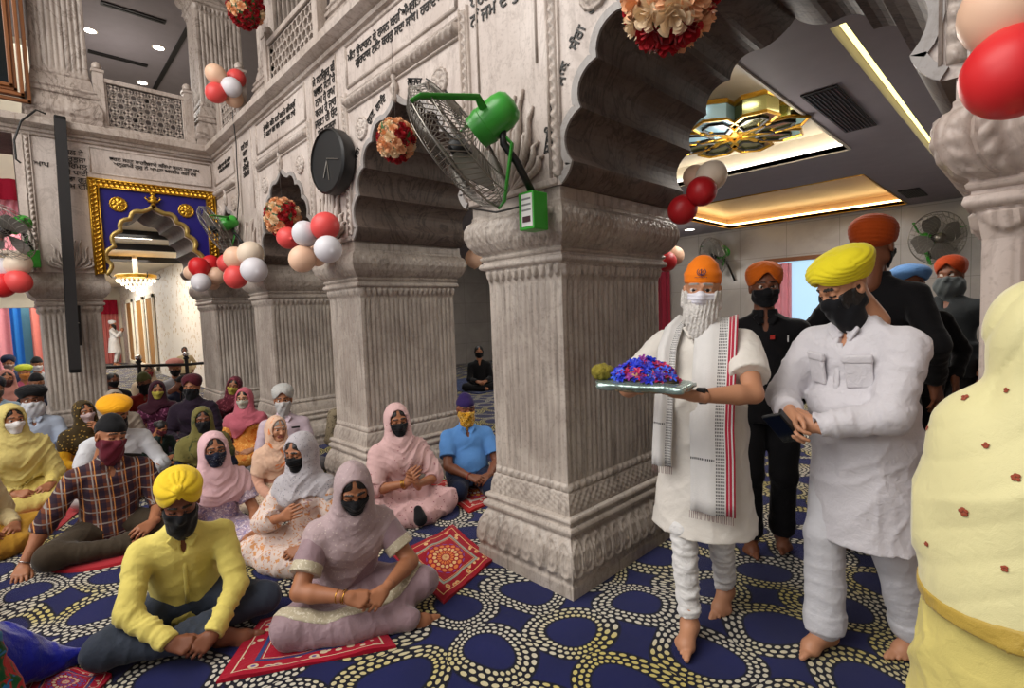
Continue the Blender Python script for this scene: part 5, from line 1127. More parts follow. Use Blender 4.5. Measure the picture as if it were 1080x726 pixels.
class Person:
    def __init__(s, lb, pos, turn=0, sc=1.0, skin='warm', q=1, J=None, eyes='down', old=0, abs_heading=None, z=0):
        """q 0 near, 1 middle, 2 far"""
        s.q = q; s.rh = (.0042, .006, .009)[q]; s.rb = (.009, .0125, .018)[q]; s.rc = (.0072, .0105, .016)[q]
        x, y = pos; a = math.atan2(x, -y)     # +Y turned toward the camera
        rz = a+math.radians(turn); s.root = empty('person', (x, y, z), rz, lb, 'person', None, sc); s.J = J or joints(); s.skin = SK[skin]; s.eyes = eyes; s.old = old; s.parts = []
    def head(s): s.parts.append(tx(head_mesh(s.rh, s.eyes, s.old), s.J['RH'], s.J['Hc'])); return s
    def hands(s, spec=None):
        J = s.J
        for i in (0, 1):
            d = (spec[i] if spec else None)
            if d is None: continue
            fd, back, kw = d[0], d[1], (d[2] if len(d) > 2 else {})
            s.parts.append(hand_mesh(min(s.rh, .0055 if s.q < 2 else .008), J['W'][i], fd, back, (1, -1)[i], **kw))
        return s
    def feet(s, spec):
        for i, d in enumerate(spec):
            if d is None: continue
            s.parts.append(foot_mesh(.005 if s.q < 2 else .008, s.J['ank'][i], d[0], d[1] if len(d) > 1 else (0, 0, 1), (1, -1)[i], stub=.004 if s.J['seated'] else .06))
        return s
    def body(s, bulk=1.0, legs=True):
        J = s.J; t = S(); torso(t, J, -.012, bulk); t.seg(J['nb']-.02*J['u'], J['Hc']-.07*(J['Hc']-J['nb'])/.185, .052, .050, k=.03)
        for i in (0, 1):
            t.seg(J['S'][i], J['E'][i], .044*bulk, .038*bulk, k=.02); m = J['E'][i]*.72+J['W'][i]*.28; t.seg(J['E'][i], m, .037*bulk, .040*bulk, k=.01); t.seg(m, J['W'][i], .039*bulk, .0255, k=.01)
            if legs: t.seg(J['hip'][i], J['knee'][i], .075, .05, k=.02); t.seg(J['knee'][i], J['ank'][i], .048, .033, k=.02)
        if J['seated']: region(FLOOR, t)
        s.parts.append(t.mesh(s.rb)); return s
    def finish(s): return org('body', s.parts, [s.skin, M_EYEW, M_IRIS, M_LIP, M_GREYH if s.old else M_HAIR], s.root)
    def on_head(s, name, part, mat, label=None):
        o = org(name, [tx(part, s.J['RH'], s.J['Hc'])], [mat], s.root)
        if label: o['label'] = label
        return o
    def mask(s, mat, kind='cup'): s.on_head('face_mask', mask_mesh(s.rh, kind), mat); return s
    def turban(s, mat, kind='sikh'): s.on_head('turban' if kind not in ('patka', 'tall') else 'head_cloth', turban_mesh(s.rh, kind), mat); return s
    def hair(s, kind='long', mat=None): s.on_head('hair', hair_mesh(s.rh, kind), mat or M_HAIR); return s
    def beard(s, kind='short', mat=None): s.on_head('beard', beard_mesh(s.rh, kind), mat or M_HAIR); return s
    def glasses(s):
        mb = MB(); RH, Hc = s.J['RH'], s.J['Hc']; T = lambda p: tuple(RH@A(p)+Hc)
        for x in (-1, 1): mb.tube([T((x*.032+.021*math.cos(q), .094, -.002+.016*math.sin(q))) for q in np.linspace(0, 2*PI, 17)], .0018, 5, cap=False); mb.tube([T((x*.053, .092, .004)), T((x*.078, .0, .0))], .0018, 5)
        mb.tube([T((-.011, .096, 0)), T((.011, .096, 0))], .0018, 5); mb.build('glasses', M_BLACK, s.root); return s
    def shirt(s, mat, name='shirt', sleeve='long', bulk=1.0, bust=0, collar=True, belly=0, hem=None, fold=.006, seed=0, g=0, vneck=True, cuff=.0, lo=None, slv=1.0, k=None):
        J = s.J; t = S(); u = J['u']; f, R = torso(t, J, g, bulk, bust, belly=belly)
        for i in (0, 1):
            Sh, E, W = J['S'][i], J['E'][i], J['W'][i]; d = nrm(E-Sh); d2 = nrm(W-E)
            if sleeve == 'long': t.seg(Sh, E, .060*slv, .052*slv, k=.035); t.seg(E, W-d2*.07, .050*slv, .040*slv, k=.02); t.cone(W-d2*.10, W-d2*.012, .041*slv, .037*slv, k=.008)
            elif sleeve == 'half': t.seg(Sh, E, .060*slv, .056*slv, k=.035); t.cone(E-d*.04, E+d2*.06, .056, .052, k=.02)
            elif sleeve == 'threequarter': t.seg(Sh, E, .060*slv, .052*slv, k=.035); t.cone(E, E+d2*.15, .052*slv, .050*slv, k=.02)
            elif sleeve == 'short': t.seg(Sh, Sh+d*.10, .060*slv, .062*slv, k=.035); t.cone(Sh+d*.05, Sh+d*.185, .061*slv, .066*slv, k=.012)
        if hem:  # standing tunic: list of (z, rx, ry, cx, cy)
            H = hem
            def fs(P):
                z = P[..., 2]; zz = [h[0] for h in H][::-1]; it = lambda c: np.interp(z, zz, [h[c] for h in H][::-1])
                rx, ry, cx, cy = it(1), it(2), it(3), it(4); d_ = (np.sqrt(((P[..., 0]-cx)/rx)**2+((P[..., 1]-cy)/ry)**2)-1)*np.minimum(rx, ry); return np.maximum.reduce([d_, zz[0]-z, z-zz[-1]])
            m = max(h[1] for h in H)+.02; t.p.append((fs, A(-m-.1, -m-.1, H[-1][0]), A(m+.1, m+.1, H[0][0]), 0, .05, '+'))
        nk = J['Hc']-J['nb']; t.seg(J['nb']-.01*u, J['nb']+nk*.8, .053, .06, op='-', k=.006, mat=None)
        if vneck: t.ell(J['nb']+f*.075-u*.02, (.022, .05, .065), R, op='-', k=.008, mat=None)
        if J['seated']: region(lambda P: np.maximum(FLOOR(P), (J['pel'][2]-.07 if lo is None else lo)-P[..., 2]), t)
        lm = []
        for i in (0, 1): lm += [(J['S'][i], J['E'][i], .062, .9), (J['E'][i], J['W'][i], .048, 1.15)]
        dd = tuple(u+.25*J['xr']) if J['seated'] else (.45, .2, .75)
        o = org(name, [t.mesh(s.rc, disp=folds(fold*1.15, seed, 1.0, dd, J, lm))], [mat], s.root); s.f, s.R = f, R
        if collar and s.q < 2:
            c = S(); b0 = J['nb']+.012*u; c.cone(b0-.01*u, b0+nk*.16+.012*u, .079, .066, k=.005); c.seg(J['nb']-.03*u, J['nb']+nk, .058, .058, op='-', mat=None, k=.003)
            for sg in (-1, 1): c.box(b0+f*.070+J['xr']*sg*.034-u*.020, (.026, .006, .032), R@rotm(28, 0, sg*28)@rotm(0, sg*22, 0), k=.006)
            c.ell(b0+f*.08-u*.0, (.010, .06, .07), R, op='-', k=.004, mat=None); org('collar', [c.mesh(.0045 if s.q == 0 else .007)], [mat], o)
        return s
    def trousers(s, mat, name='trousers', fold=.006, bulk=1.0, ank=.04, seed=3, wide=1.0, cut=.05):
        J = s.J; t = S(); t.ell(J['pel']+A(0, .0, .0), (.175*bulk, .14*bulk, .115), k=.04)
        for i in (0, 1): H, K, An = J['hip'][i], J['knee'][i], J['ank'][i]; d = nrm(An-K); t.seg(H, K, .095*bulk*wide, .070*bulk*wide, k=.04); t.seg(K, An-d*(cut+.03), .066*bulk*wide, ank*1.1*wide, k=.03); t.cone(An-d*(cut+.07), An-d*cut, ank*1.15*wide, ank*1.1*wide, k=.01)
        if J['seated']: region(FLOOR, t)
        lm = []
        for i in (0, 1): lm += [(J['hip'][i], J['knee'][i], .085, .8), (J['knee'][i], J['ank'][i], .05 if name != 'churidar' else .034, 1.0)]
        org(name, [t.mesh(s.rc, disp=folds(fold, seed, 1, (.6, .5, .3), J, lm))], [mat], s.root); return s
    def skirt(s, mat, name='skirt', spread=.30, fold=.008, seed=5, h=.10, front=.22, border=None):
        J = s.J; t = S(); spread = min(spread, abs(J['knee'][0][0])+.04); t.ell(J['pel'], (.19, .17, .125), k=.05)
        for i in (0, 1): t.seg(J['hip'][i], J['knee'][i], .105, .080, k=.05); t.seg(J['knee'][i], J['ank'][i], .075, .055, k=.05)
        t.ell((0, front, .05), (spread, .20, h*.85), k=.05); t.ell((0, .05, .02), (spread*.95, .26, .06), k=.05); region(FLOOR, t); ds = folds(fold*1.2, seed, .9, (.75, .6, .1)); o = org(name, [t.mesh(s.rc, disp=ds)], [mat], s.root)
        if border: region(border[1], t); org('border', [t.mesh(s.rc*.8, disp=lambda P: ds(P)-.004)], [border[0]], o)
        return s
    def scarf(s, mat, name='head_scarf', low=.22, g=.022, cross=True, seed=1, fold=.006, hood=True, wide=1.0, face=1.0, tail=None, rim=None, slant=0, back=.0, bust=1, bulk=1.0):
        """cloth over the head falling on the shoulders and chest; low = how far below the neck it reaches"""
        J = s.J; t = S(); u = J['u']; RH, Hc = J['RH'], J['Hc']; f, R = torso(t, J, g, bulk, bust)
        for i in (0, 1): t.seg(J['S'][i], J['S'][i]+(J['E'][i]-J['S'][i])*.75*wide, .060+g, .055+g, k=.04)
        nk = J['Hc']-J['nb']
        if hood:
            t.ell(Hc+RH@A(0, -.022, .020), (.084+g*.5, .106+g*.5, .100+g*.5), RH, k=.02); t.ell(Hc+RH@A(0, .012, -.02), (.078+g*.4, .070, .105), RH, k=.03)
            t.seg(Hc+RH@A(0, -.05, -.05), J['nb']+A(0, -.02, 0), .088, .105, k=.05)
            for sg in (-1, 1): t.seg(Hc+RH@A(sg*.055, .01, -.06), J['nb']+J['xr']*sg*.075+f*.045-u*.03, .040, .050, k=.04)
        else: t.seg(J['nb']+nk*.35, J['nb'], .07, .10, k=.04)
        if cross: t.seg(J['nb']+f*.05-u*.01, J['chest']+f*.09, .062, .05, k=.05)
        if tail: 
            for a, b, r1, r2 in tail: t.seg(a, b, r1, r2, k=.05)
        if hood:
            t.ell(Hc+RH@A(0, .100, -.006), (.069*face, .125, .104*face), RH, op='-', k=.008, mat=None); t.ell(Hc+RH@A(0, .06, -.055), (.05, .06, .06), RH, op='-', k=.02, mat=None)
        else: t.seg(J['nb']+nk*.2, Hc, .056, .06, op='-', k=.01, mat=None)
        def r(P):
            h = (P-J['nb'])@u; x = (P-J['nb'])@J['xr']; return (-low-slant*x-.04*np.sin(x*18))-h
        region(r, t, k=.01)
        if J['seated']: region(FLOOR, t)
        def d(P):
            q = P-J['nb']; th = np.arctan2(q@f, q@J['xr']); hh = q@u; w_ = wav(P, 12, seed); up_ = hh > .06
            a = np.where(up_, .5, 1.0); x_ = q@J['xr']; v_ = hh*1.0+np.where(up_, .3*x_, -.62*np.abs(x_-.02)+.35*x_); rr_ = (1-np.abs(np.sin(v_*30+2.6*w_+th*1.3+1.2*wav(P, 19, seed+3))))**1.6; r2 = (1-np.abs(np.sin(v_*67+3*w_+th*2)))**2; return -fold*a*(1.5*rr_*np.clip(.7+.6*wav(P, 8, seed+1), .1, 1.2)+.5*r2-.5)
        o = org(name, [t.mesh(s.rc, disp=d)], [mat], s.root); return s
def bangle(p, J, i, mat, r=.034, off=.03, th=.003, name='bangle'):
    W, E = J['W'][i], J['E'][i]; d = nrm(E-W); a = nrm(np.cross(d, (0, .3, 1))); b = np.cross(d, a); c = W+d*off; mb = MB(); mb.tube([tuple(c+r*(a*math.cos(q)+b*math.sin(q))) for q in np.linspace(0, 2*PI, 21)], th, 6, cap=False); mb.build(name, mat, p.root, smooth=True)
LAP = [((-.75, .55, -.15), (.35, .5, .75), dict(curl=(35, 40, 20), thumb=20)), ((.75, .55, -.15), (-.35, .5, .75), dict(curl=(35, 40, 20), thumb=20))]
CLASP = [((-.86, .42, -.28), (.32, .62, .72), dict(curl=(38, 50, 28), thumb=8)), ((.86, .46, -.30), (-.32, .62, .72), dict(curl=(42, 50, 28), thumb=8))]

def drape_ribbon(obj, path, width, mat, name='border', th=.005):
    """band of cloth lying on top of obj along a path given in plan"""
    bpy.context.view_layer.update(); P = [A(*p) for p in path]; Q = []
    for a, b in zip(P[:-1], P[1:]):
        n = max(2, int(np.hypot(*(b-a))/.012)); Q += [a+(b-a)*i/n for i in range(n)]
    Q.append(P[-1]); Q = np.array(Q)
    for _ in range(12): Q[1:-1] = (Q[:-2]+2*Q[1:-1]+Q[2:])/4
    V_ = []; k = 6; n = len(Q)
    for sd in (0, 1):
        for i in range(n):
            d = nrm(Q[min(i+1, n-1)]-Q[max(i-1, 0)]); nr = A(-d[1], d[0])
            for j in range(k+1):
                q = Q[i]+nr*width*(j/k-.5); ok, loc, no, _ = obj.ray_cast(Vector((q[0], q[1], .7)), Vector((0, 0, -1)))
                z = loc.z if ok else .01; V_.append((q[0], q[1], z+(th if sd == 0 else -.004)))
    m = k+1; q = n*m; F = [(i*m+j, i*m+j+1, (i+1)*m+j+1, (i+1)*m+j) for i in range(n-1) for j in range(k)]; F2 = [tuple(q+x for x in f)[::-1] for f in F]
    ed = [(i*m, (i+1)*m, q+(i+1)*m, q+i*m) for i in range(n-1)]+[((i+1)*m+k, i*m+k, q+i*m+k, q+(i+1)*m+k) for i in range(n-1)]
    return link(name, meshdata(V_, F+F2+ed), obj, mat, True)
# ---------------------------------------------------------------- the people
C = cloth
K_BLACK = C('black_mask_cotton', '#101014', wr=.4); K_WHITE = C('white_cotton', '#d9d6d4', wr=.5); K_GOLDB = plain('gold_bangle', '#c99b3a', .25, 1); K_STEELB = plain('steel_bangle', '#b9b9b9', .2, 1)
K_NAVYTR = C('slate_trousers', '#363d4a', wr=.6); K_YSHIRT = C('yellow_shirt_cotton', '#dccb6c', wr=.7); K_YTURB = C('bright_yellow_turban', '#e8c52c', wr=.5); K_ORT = C('orange_turban', '#d96a14', wr=.5)

# man in the yellow shirt, front
J = joints(lean=19, head=(-2, 24, 0), wr=[(.085, .44, .13), (-.085, .45, .11)], pole=[(.95, -.15, -.35), (-.95, -.15, -.35)], sh=.185, feet=[(-.13, .40, .06), (.10, .33, .08)], knee=[(.34, .27, .11), (-.34, .25, .11)])
p = Person('man in a yellow shirt and yellow turban sitting cross-legged at front left', (.51, 2.99), 1, .95, 'deep', 0, J); p.head().body().hands(CLASP).feet([((-.85, .42, -.05), (.2, .5, .9)), None]).finish()
p.shirt(K_YSHIRT, bulk=1.05, fold=.007, seed=2).trousers(K_NAVYTR, bulk=1.08, seed=4, ank=.045).mask(K_BLACK, 'beard').turban(K_YTURB, 'knot')
mb = MB(); u, f = J['u'], p.f
for k in range(4): c = J['nb']+f*.118-u*(.09+.085*k)+f*.012*min(k, 2); mb.lathe([(.006, 0), (.006, .003), (.001, .004)], tuple(c), 10)
mb = MB(); mb.tube([tuple(J['nb']+f*(.10+.012*min(k, 3))-u*(.07+.07*k)) for k in range(5)], .010, 6, flat=.4, up=tuple(f)); mb.build('placket', K_YSHIRT, p.root, smooth=True)
bangle(p, J, 0, K_STEELB, .030, .012)

# woman in the lilac sari
K_SARI = C('lilac_silk', '#957c82', rough=.42, wr=.7, sheen=.4); K_VEIL = C('lilac_net', '#b09a9c', 'spots', '#cbbcb4', scale=55, thr=.16, wr=.8, rough=.6); K_ZARI = C('silver_gold_border', '#b9ae94', 'blotch', '#d8d0bc', scale=60, rough=.35, wr=.6)
J = joints(lean=17, side=-2, head=(-8, 26, 2), wr=[(.085, .40, .25), (-.095, .40, .23)], pole=[(.95, -.2, -.4), (-.95, -.2, -.4)], sh=.175, knee=[(.33, .24, .10), (-.34, .26, .13)], feet=[(-.20, .42, .05), (.08, .34, .07)])
p = Person('woman in a lilac silk sari with silver border and black mask, front centre', (1.14, 2.51), 12, .94, 'warm', 0, J); p.head().body(1.12).hands(CLASP).feet([((-.9, .3, -.05), (.3, .4, .9)), None]).finish()
p.shirt(K_SARI, 'blouse', 'short', 1.12, 1, False, fold=.004, slv=1.12, seed=1).skirt(K_SARI, 'sari_skirt', .31, .007, 6).hair('long').mask(K_BLACK, 'cup').scarf(K_VEIL, 'sari_veil', .30, .018, wide=.35, slant=.55, face=1.0, seed=4, fold=.006, bulk=1.08)
for i in (0, 1):
    Sh, E = J['S'][i], J['E'][i]; d = nrm(E-Sh); t = S(); t.cone(Sh+d*.140, Sh+d*.192, .0765, .0785); org('sleeve_border', [t.mesh(.006)], [K_ZARI], p.root)
for o_ in (.012, .022, .05): bangle(p, J, 0, K_GOLDB, .031, o_, .0022)
sk_ = [c for c in p.root.children if c.name.startswith('sari_skirt')][0]
drape_ribbon(sk_, [(.385, .17), (.32, .27), (.18, .33), (.03, .355), (-.12, .34), (-.26, .29), (-.375, .18)], .062, K_ZARI)
# man in the checked shirt
K_PLAID = C('brown_checked_cotton', '#6b3a24', 'plaid', '#1c1a2c', '#8f8680', scale=13, wr=.5); K_OLIVE = C('olive_brown_trousers', '#3d3326', wr=.5); K_MAROONM = C('maroon_mask', '#5c1826', wr=.6); K_BLKT = C('black_turban', '#0f0f12', wr=.5)
J = joints(lean=6, side=-3, head=(18, 10, -8), wr=[(.44, .16, .045), (-.18, .33, .16)], pole=[(.5, -.8, -.2), (-.6, -.5, -.7)], sh=.19, knee=[(.32, .28, .10), (-.32, .25, .10)])
p = Person('man in a brown checked shirt and black head cloth leaning on one arm', (.35, 4.48), 6, 1.03, 'warm', 0, J); p.head().body(1.08).hands([((.2, .9, -.35), (.1, .4, .9), dict(curl=(15, 25, 15))), LAP[1]]).feet([((-.9, .3, 0), (.2, .4, .9)), None]).finish()
p.shirt(K_PLAID, sleeve='half', bulk=1.12, fold=.006, seed=7, slv=1.05).trousers(K_OLIVE, bulk=1.08, seed=5).mask(K_MAROONM, 'beard').turban(K_BLKT, 'patka'); bangle(p, J, 0, K_STEELB, .032, .02)
MB().box((-.016, -.06, -.055), (.016, -.052, .055)).build('phone', M_BLACK, p.root).matrix_local = Matrix.Translation(tuple(J['S'][1]+A(.05, .02, .08)))@Matrix.Rotation(1.3, 4, 'Y')
# white-shirted man with amber turban behind him
J = joints(lean=14, head=(0, 22, 4), wr=[(.10, .34, .16), (-.10, .34, .16)], pole=[(.9, -.2, -.4), (-.9, -.2, -.4)], sh=.20)
p = Person('man in a white shirt and amber yellow turban bowed behind the checked shirt', (.53, 5.72), 10, 1.03, 'warm', 1, J); p.head().body(1.1).hands(LAP).finish(); p.shirt(C('white_shirt_cotton', '#cfd0d4', wr=.7), bulk=1.12, fold=.009, seed=1).trousers(K_WHITE).mask(K_BLACK, 'beard').turban(C('amber_turban', '#eaa61a'), 'wide')
# pink scarf, navy mask
K_PINKS = C('pale_pink_scarf', '#d5aeb2', wr=.7); K_LILAC = C('lilac_print', '#b09cab', 'blotch', '#8d83a8', '#d9ccd2', scale=34, thr=.2, wr=.6); K_NAVYM = C('navy_star_mask', '#12182c', 'spots', '#9aa0ae', scale=90, thr=.14)
J = joints(lean=8, head=(-4, 3, 0), wr=[(.10, .36, .16), (-.16, .38, .14)], sh=.165, legs='side')
p = Person('woman in glasses, pale pink scarf and navy starred mask behind the yellow-shirted man', (.86, 3.86), 14, .90, 'warm', 0, J, 'open'); p.head().body().hands(LAP).finish(); p.shirt(K_LILAC, 'tunic', 'short', 1.02, 1, False, seed=3, slv=1.05).skirt(K_LILAC, 'skirt', .28).hair().mask(K_NAVYM).glasses().scarf(K_PINKS, low=.20, g=.022, wide=.45, seed=7, slant=-.5)
# floral woman, grey lace scarf
K_FLOR = C('cream_floral', '#d8c6bd', 'blotch', '#a9868a', '#c98f5e', scale=26, thr=.6, wr=.5); K_LACE = C('grey_lace_scarf', '#b3aeb2', 'spots', '#6f7078', scale=60, thr=.2, wr=.7)
J = joints(lean=10, head=(-8, 10, 0), wr=[(.05, .27, .34), (-.14, .34, .17)], pole=[(.7, .1, -.7), (-.6, -.5, -.7)], sh=.16)
p = Person('woman in cream floral dress and grey lace scarf with one hand on her chest', (1.28, 3.27), -32, .92, 'warm', 0, J); p.head().body().hands([((-.85, .1, .35), (.1, 1, .2), dict(curl=(12, 15, 10))), LAP[1]]).finish(); p.shirt(K_FLOR, 'tunic', 'threequarter', 1.0, 1, False, seed=5, slv=1.25).skirt(K_FLOR, 'skirt', .28).hair().mask(K_BLACK).scarf(K_LACE, low=.12, g=.022, wide=.3, seed=2)
# elderly woman, no mask
K_PEACH = C('peach_orange_veil', '#d9b49a', 'blotch', '#d9793c', scale=7, thr=.5, wr=.8); K_CREAMF = C('cream_brown_print', '#c9b49c', 'blotch', '#8a6a4c', scale=36, thr=.4)
J = joints(lean=6, head=(20, 4, -4), wr=[(.12, .34, .15), (-.12, .34, .15)], sh=.16)
p = Person('grey-haired woman without a mask in a peach and orange veil', (1.47, 4.42), 6, .82, 'light', 0, J, 'open', 1); p.head().body().hands(LAP).finish(); p.shirt(C('peach_dress', '#c99a84'), 'dress', 'long', 1.05, 1, False).skirt(K_CREAMF, 'skirt', .28).hair('long', M_GREYH).scarf(K_PEACH, low=.26, g=.02, wide=.8, seed=3, face=1.05)
# white turban, pink shirt
K_WTURB = C('grey_white_turban', '#b9b8b4', wr=.6); K_PSHIRT = C('pale_pink_shirt', '#c6b3bd', wr=.6)
J = joints(lean=0, head=(-4, 6, 0), wr=[(.13, .30, .17), (-.13, .30, .17)], sh=.185)
p = Person('man with grey-white turban, white face cloth and pale pink shirt by the third pillar', (1.80, 5.15), 0, .98, 'warm', 1, J, 'open'); p.head().body().hands(LAP).finish(); p.shirt(K_PSHIRT, bulk=1.05).trousers(C('grey_trousers', '#5a5658')).turban(K_WTURB, 'sikh').mask(C('white_face_cloth', '#b8b6b4'), 'tri')
MB().box((-.045, 0, -.008), (.03, .012, .008)).build('pen', M_BLACK, p.root).location = tuple(J['chest']+A(-.09, .125, .06))
# pink print woman against the second pillar
K_PINKP = C('pink_print_cotton', '#cfa7a6', 'spots', '#8f4a58', scale=34, thr=.18, wr=.7); K_PINK2 = C('rose_pink_cotton', '#d3aeac', 'spots', '#a56a70', scale=24, thr=.12, wr=.8)
J = joints(lean=3, head=(-6, 6, 4), wr=[(.03, .27, .30), (-.05, .27, .27)], pole=[(.9, -.1, -.6), (-.9, -.1, -.6)], sh=.17, legs='cross')
p = Person('woman in rose pink printed veil and black mask leaning at the second pillar', (2.02, 3.42), 18, .96, 'warm', 0, J); p.head().body().hands([((-.45, .45, .75), (.7, .5, .1), dict(curl=(18, 20, 12))), ((.45, .45, .75), (-.7, .5, .1), dict(curl=(18, 20, 12)))]).finish(); p.shirt(K_PINKP, 'tunic', 'half', 1.05, 1, False, seed=4).skirt(K_PINKP, 'skirt', .32, .011).hair().mask(K_BLACK).scarf(K_PINK2, low=.27, g=.026, wide=1.1, seed=9, fold=.009)
for o_ in (.02, .03, .04): bangle(p, J, 0, K_GOLDB, .031, o_, .0025)
t = S(); t.seg((.0, .44, .07), (.0, .40, .13), .05, .03, k=.02); org('dark_cloth', [t.mesh(.01)], [K_BLACK], p.root)
# blue polo
K_POLO = C('blue_polo', '#5b8fce', wr=.4); K_YBAND = C('yellow_print_cloth', '#c98f1c', 'blotch', '#3a2410', '#e8c66a', scale=48, thr=.3)
J = joints(lean=0, head=(8, 8, 0), wr=[(.03, .33, .20), (-.13, .32, .19)], pole=[(.9, -.2, -.6), (-.7, -.4, -.6)], sh=.19, legs='kneel')
p = Person('man in a light blue polo shirt, purple head cloth and yellow patterned face cloth', (2.70, 3.42), 8, .93, 'deep', 0, J); p.head().body(1.12).hands(LAP).finish(); p.shirt(K_POLO, 'polo_shirt', 'short', 1.14, 0, True, .03, fold=.005, slv=1.1).trousers(C('navy_trousers', '#161f38'), bulk=1.15).mask(K_YBAND, 'beard').turban(C('purple_head_cloth', '#2c1c52'), 'patka'); bangle(p, J, 0, plain('red_thread', '#9a3a30', .7), .031, .015, .004, 'wrist_thread')
# seated in black by the far wall
J = joints(lean=2, wr=[(.08, .32, .2), (-.08, .32, .2)])
p = Person('person all in black sitting far back between the second and middle pillars', (6.40, 7.62), 5, 1.0, 'warm', 2, J); p.head().body().hands(LAP).finish(); p.shirt(C('black_cloth', '#0f0e10'), 'black_shirt').trousers(C('black_cloth', '#0f0e10')).mask(K_BLACK).hair('sides')
MB().box((6.0, 7.2, 0), (7.6, 9.2, .015)).build('floor_cloth', C('blue_dotted_cloth', '#1d2c55', 'spots', '#7c8fb8', scale=16, thr=.2), None).__setitem__('label', 'blue patterned cloth on the floor under the person in black')
bpy.data.objects['floor_cloth']['category'] = 'floor cloth'
def person(lb, pos, turn, sc, skin, top, bottom=None, head=(0, 8, 0), lean=6, cloth_=None, mask=None, mk='cup', turban=None, tk='sikh', hair=None, scarf=None, sk={}, q=2, eyes='down', sleeve='long', bust=0, wr=None, glasses=False, hands=LAP, side=0, bulk=1.0, belly=0, **kw):
    J = joints(lean=lean, side=side, head=head, wr=wr or [(.12, .31, .17), (-.12, .31, .17)], **kw)
    p = Person(lb, pos, turn, sc, skin, q, J, eyes); p.head().body(legs=q < 2)
    if hands: p.hands(hands)
    p.finish(); p.shirt(top, 'dress' if bust else 'shirt', sleeve, bulk, bust, collar=not bust, belly=belly)
    (p.skirt(bottom or top, 'skirt') if bust else p.trousers(bottom or top))
    if hair: p.hair(hair)
    if mask: p.mask(mask, mk)
    if turban: p.turban(turban, tk)
    if scarf: p.scarf(scarf, **sk)
    if glasses: p.glasses()
    return p
K_OLIVS = C('olive_gold_scarf', '#6d6636', 'blotch', '#3f4526', scale=10, wr=.7); K_NAVYD = C('navy_dress', '#161b30'); K_DKP = C('dark_purple_shawl', '#231626', wr=.7); K_MAR = C('maroon_cotton', '#4f1622', wr=.7); K_YMASK = C('yellow_green_mask', '#b3a648')
person('man in a saffron gold turban and black mask half hidden by the second pillar', (2.50, 5.25), 20, .98, 'deep', C('beige_print_shirt', '#8d8068', 'blotch', '#5d5244', scale=30), head=(10, 6, 0), mask=K_BLACK, mk='beard', turban=C('saffron_gold_turban', '#cf8a2c'), tk='tall', q=1, legs='kneel')
person('woman in orange dress, rose pink scarf, glasses and pale patterned mask by the third pillar', (1.70, 6.02), -14, .90, 'light', C('orange_print_dress', '#d08a3e', 'blotch', '#c46a28', '#e0ab5c', scale=20, thr=.3), head=(-4, 3, 0), lean=2, mask=C('pale_print_mask', '#b9b5a6', 'spots', '#6f6f66', scale=80, thr=.2), hair='long', scarf=C('rose_pink_scarf', '#b9606e', wr=.8), sk=dict(low=.20, g=.02, wide=.25, slant=.4), glasses=True, bust=1, q=1, eyes='open')
person('woman in dark red with yellow mask leaning her head between the third and corner pillars', (1.92, 7.22), -10, .92, 'warm', K_MAR, head=(-6, 6, -14), lean=2, mask=K_YMASK, hair='long', scarf=C('dark_red_print_scarf', '#5d1f2c', 'blotch', '#8a4450', scale=22), sk=dict(low=.12, wide=.4), bust=1, q=1, legs='kneel')
person('woman in olive green and gold scarf with black mask in the middle of the crowd', (1.13, 5.32), 6, .86, 'deep', K_NAVYD, head=(-2, 6, 0), lean=8, mask=K_BLACK, mk='tri', hair='long', scarf=K_OLIVS, sk=dict(low=.24, wide=.7, g=.028), bust=1, q=1)
person('woman in dark purple shawl with maroon head wrap and black mask', (1.42, 6.98), -12, 1.02, 'warm', K_DKP, head=(-8, 4, 0), lean=6, mask=K_BLACK, mk='tri', scarf=K_DKP, sk=dict(low=.30, wide=1.0, hood=False), turban=C('maroon_wrap', '#4a1420'), tk='sikh', bust=1, q=1, legs='kneel')
person('woman in magenta print with pale yellow mask beside the purple shawl', (1.19, 7.78), -4, .92, 'warm', C('magenta_print', '#54203c', 'blotch', '#9a5a7a', scale=22), head=(10, 5, -6), mask=K_YMASK, hair='long', scarf=C('dark_magenta_scarf', '#3c1826'), sk=dict(low=.08, wide=.3), bust=1, q=1, legs='kneel')
person('man in a dusty pink turban behind the purple shawl', (1.80, 10.0), 0, 1.05, 'warm', C('pale_grey_shirt', '#9a989e'), turban=C('dusty_pink_turban', '#b5756c'), tk='wide', head=(0, 14, 0), mask=K_BLACK, legs='kneel')
person('person in a brick red tunic, olive cap and black mask turned to the left', (1.20, 8.62), -16, .98, 'deep', C('brick_red_tunic', '#7c1d16', wr=.7), head=(-14, 16, 4), mask=K_BLACK, mk='beard', turban=C('olive_cap', '#5a5a34'), tk='patka', q=1, legs='kneel')
person('woman in cream shawl with red mask and pale scarf behind the brick red tunic', (1.50, 10.6), 10, .98, 'deep', C('cream_brown_shawl', '#a98f74'), head=(0, 10, 0), mask=C('red_mask', '#7d1c22'), hair='long', scarf=C('pale_cream_scarf', '#b8a48c'), sk=dict(low=.3, wide=1), bust=1, legs='kneel')
person('dark-haired person in black near the left barrier post', (.97, 9.95), 0, .92, 'deep', C('black_blouse', '#17141a'), hair='long', head=(20, 8, 0), mask=K_BLACK, bust=1)
person('young woman with grey mask and beige shawl right of the left pillar', (.69, 7.18), 8, .92, 'light', C('beige_shawl', '#998a78'), head=(4, 3, 0), mask=C('grey_mask', '#9a9498'), hair='long', scarf=C('pale_beige_scarf', '#9d9082'), sk=dict(low=.28, wide=.9, face=1.12), bust=1, q=1, eyes='open', legs='kneel')
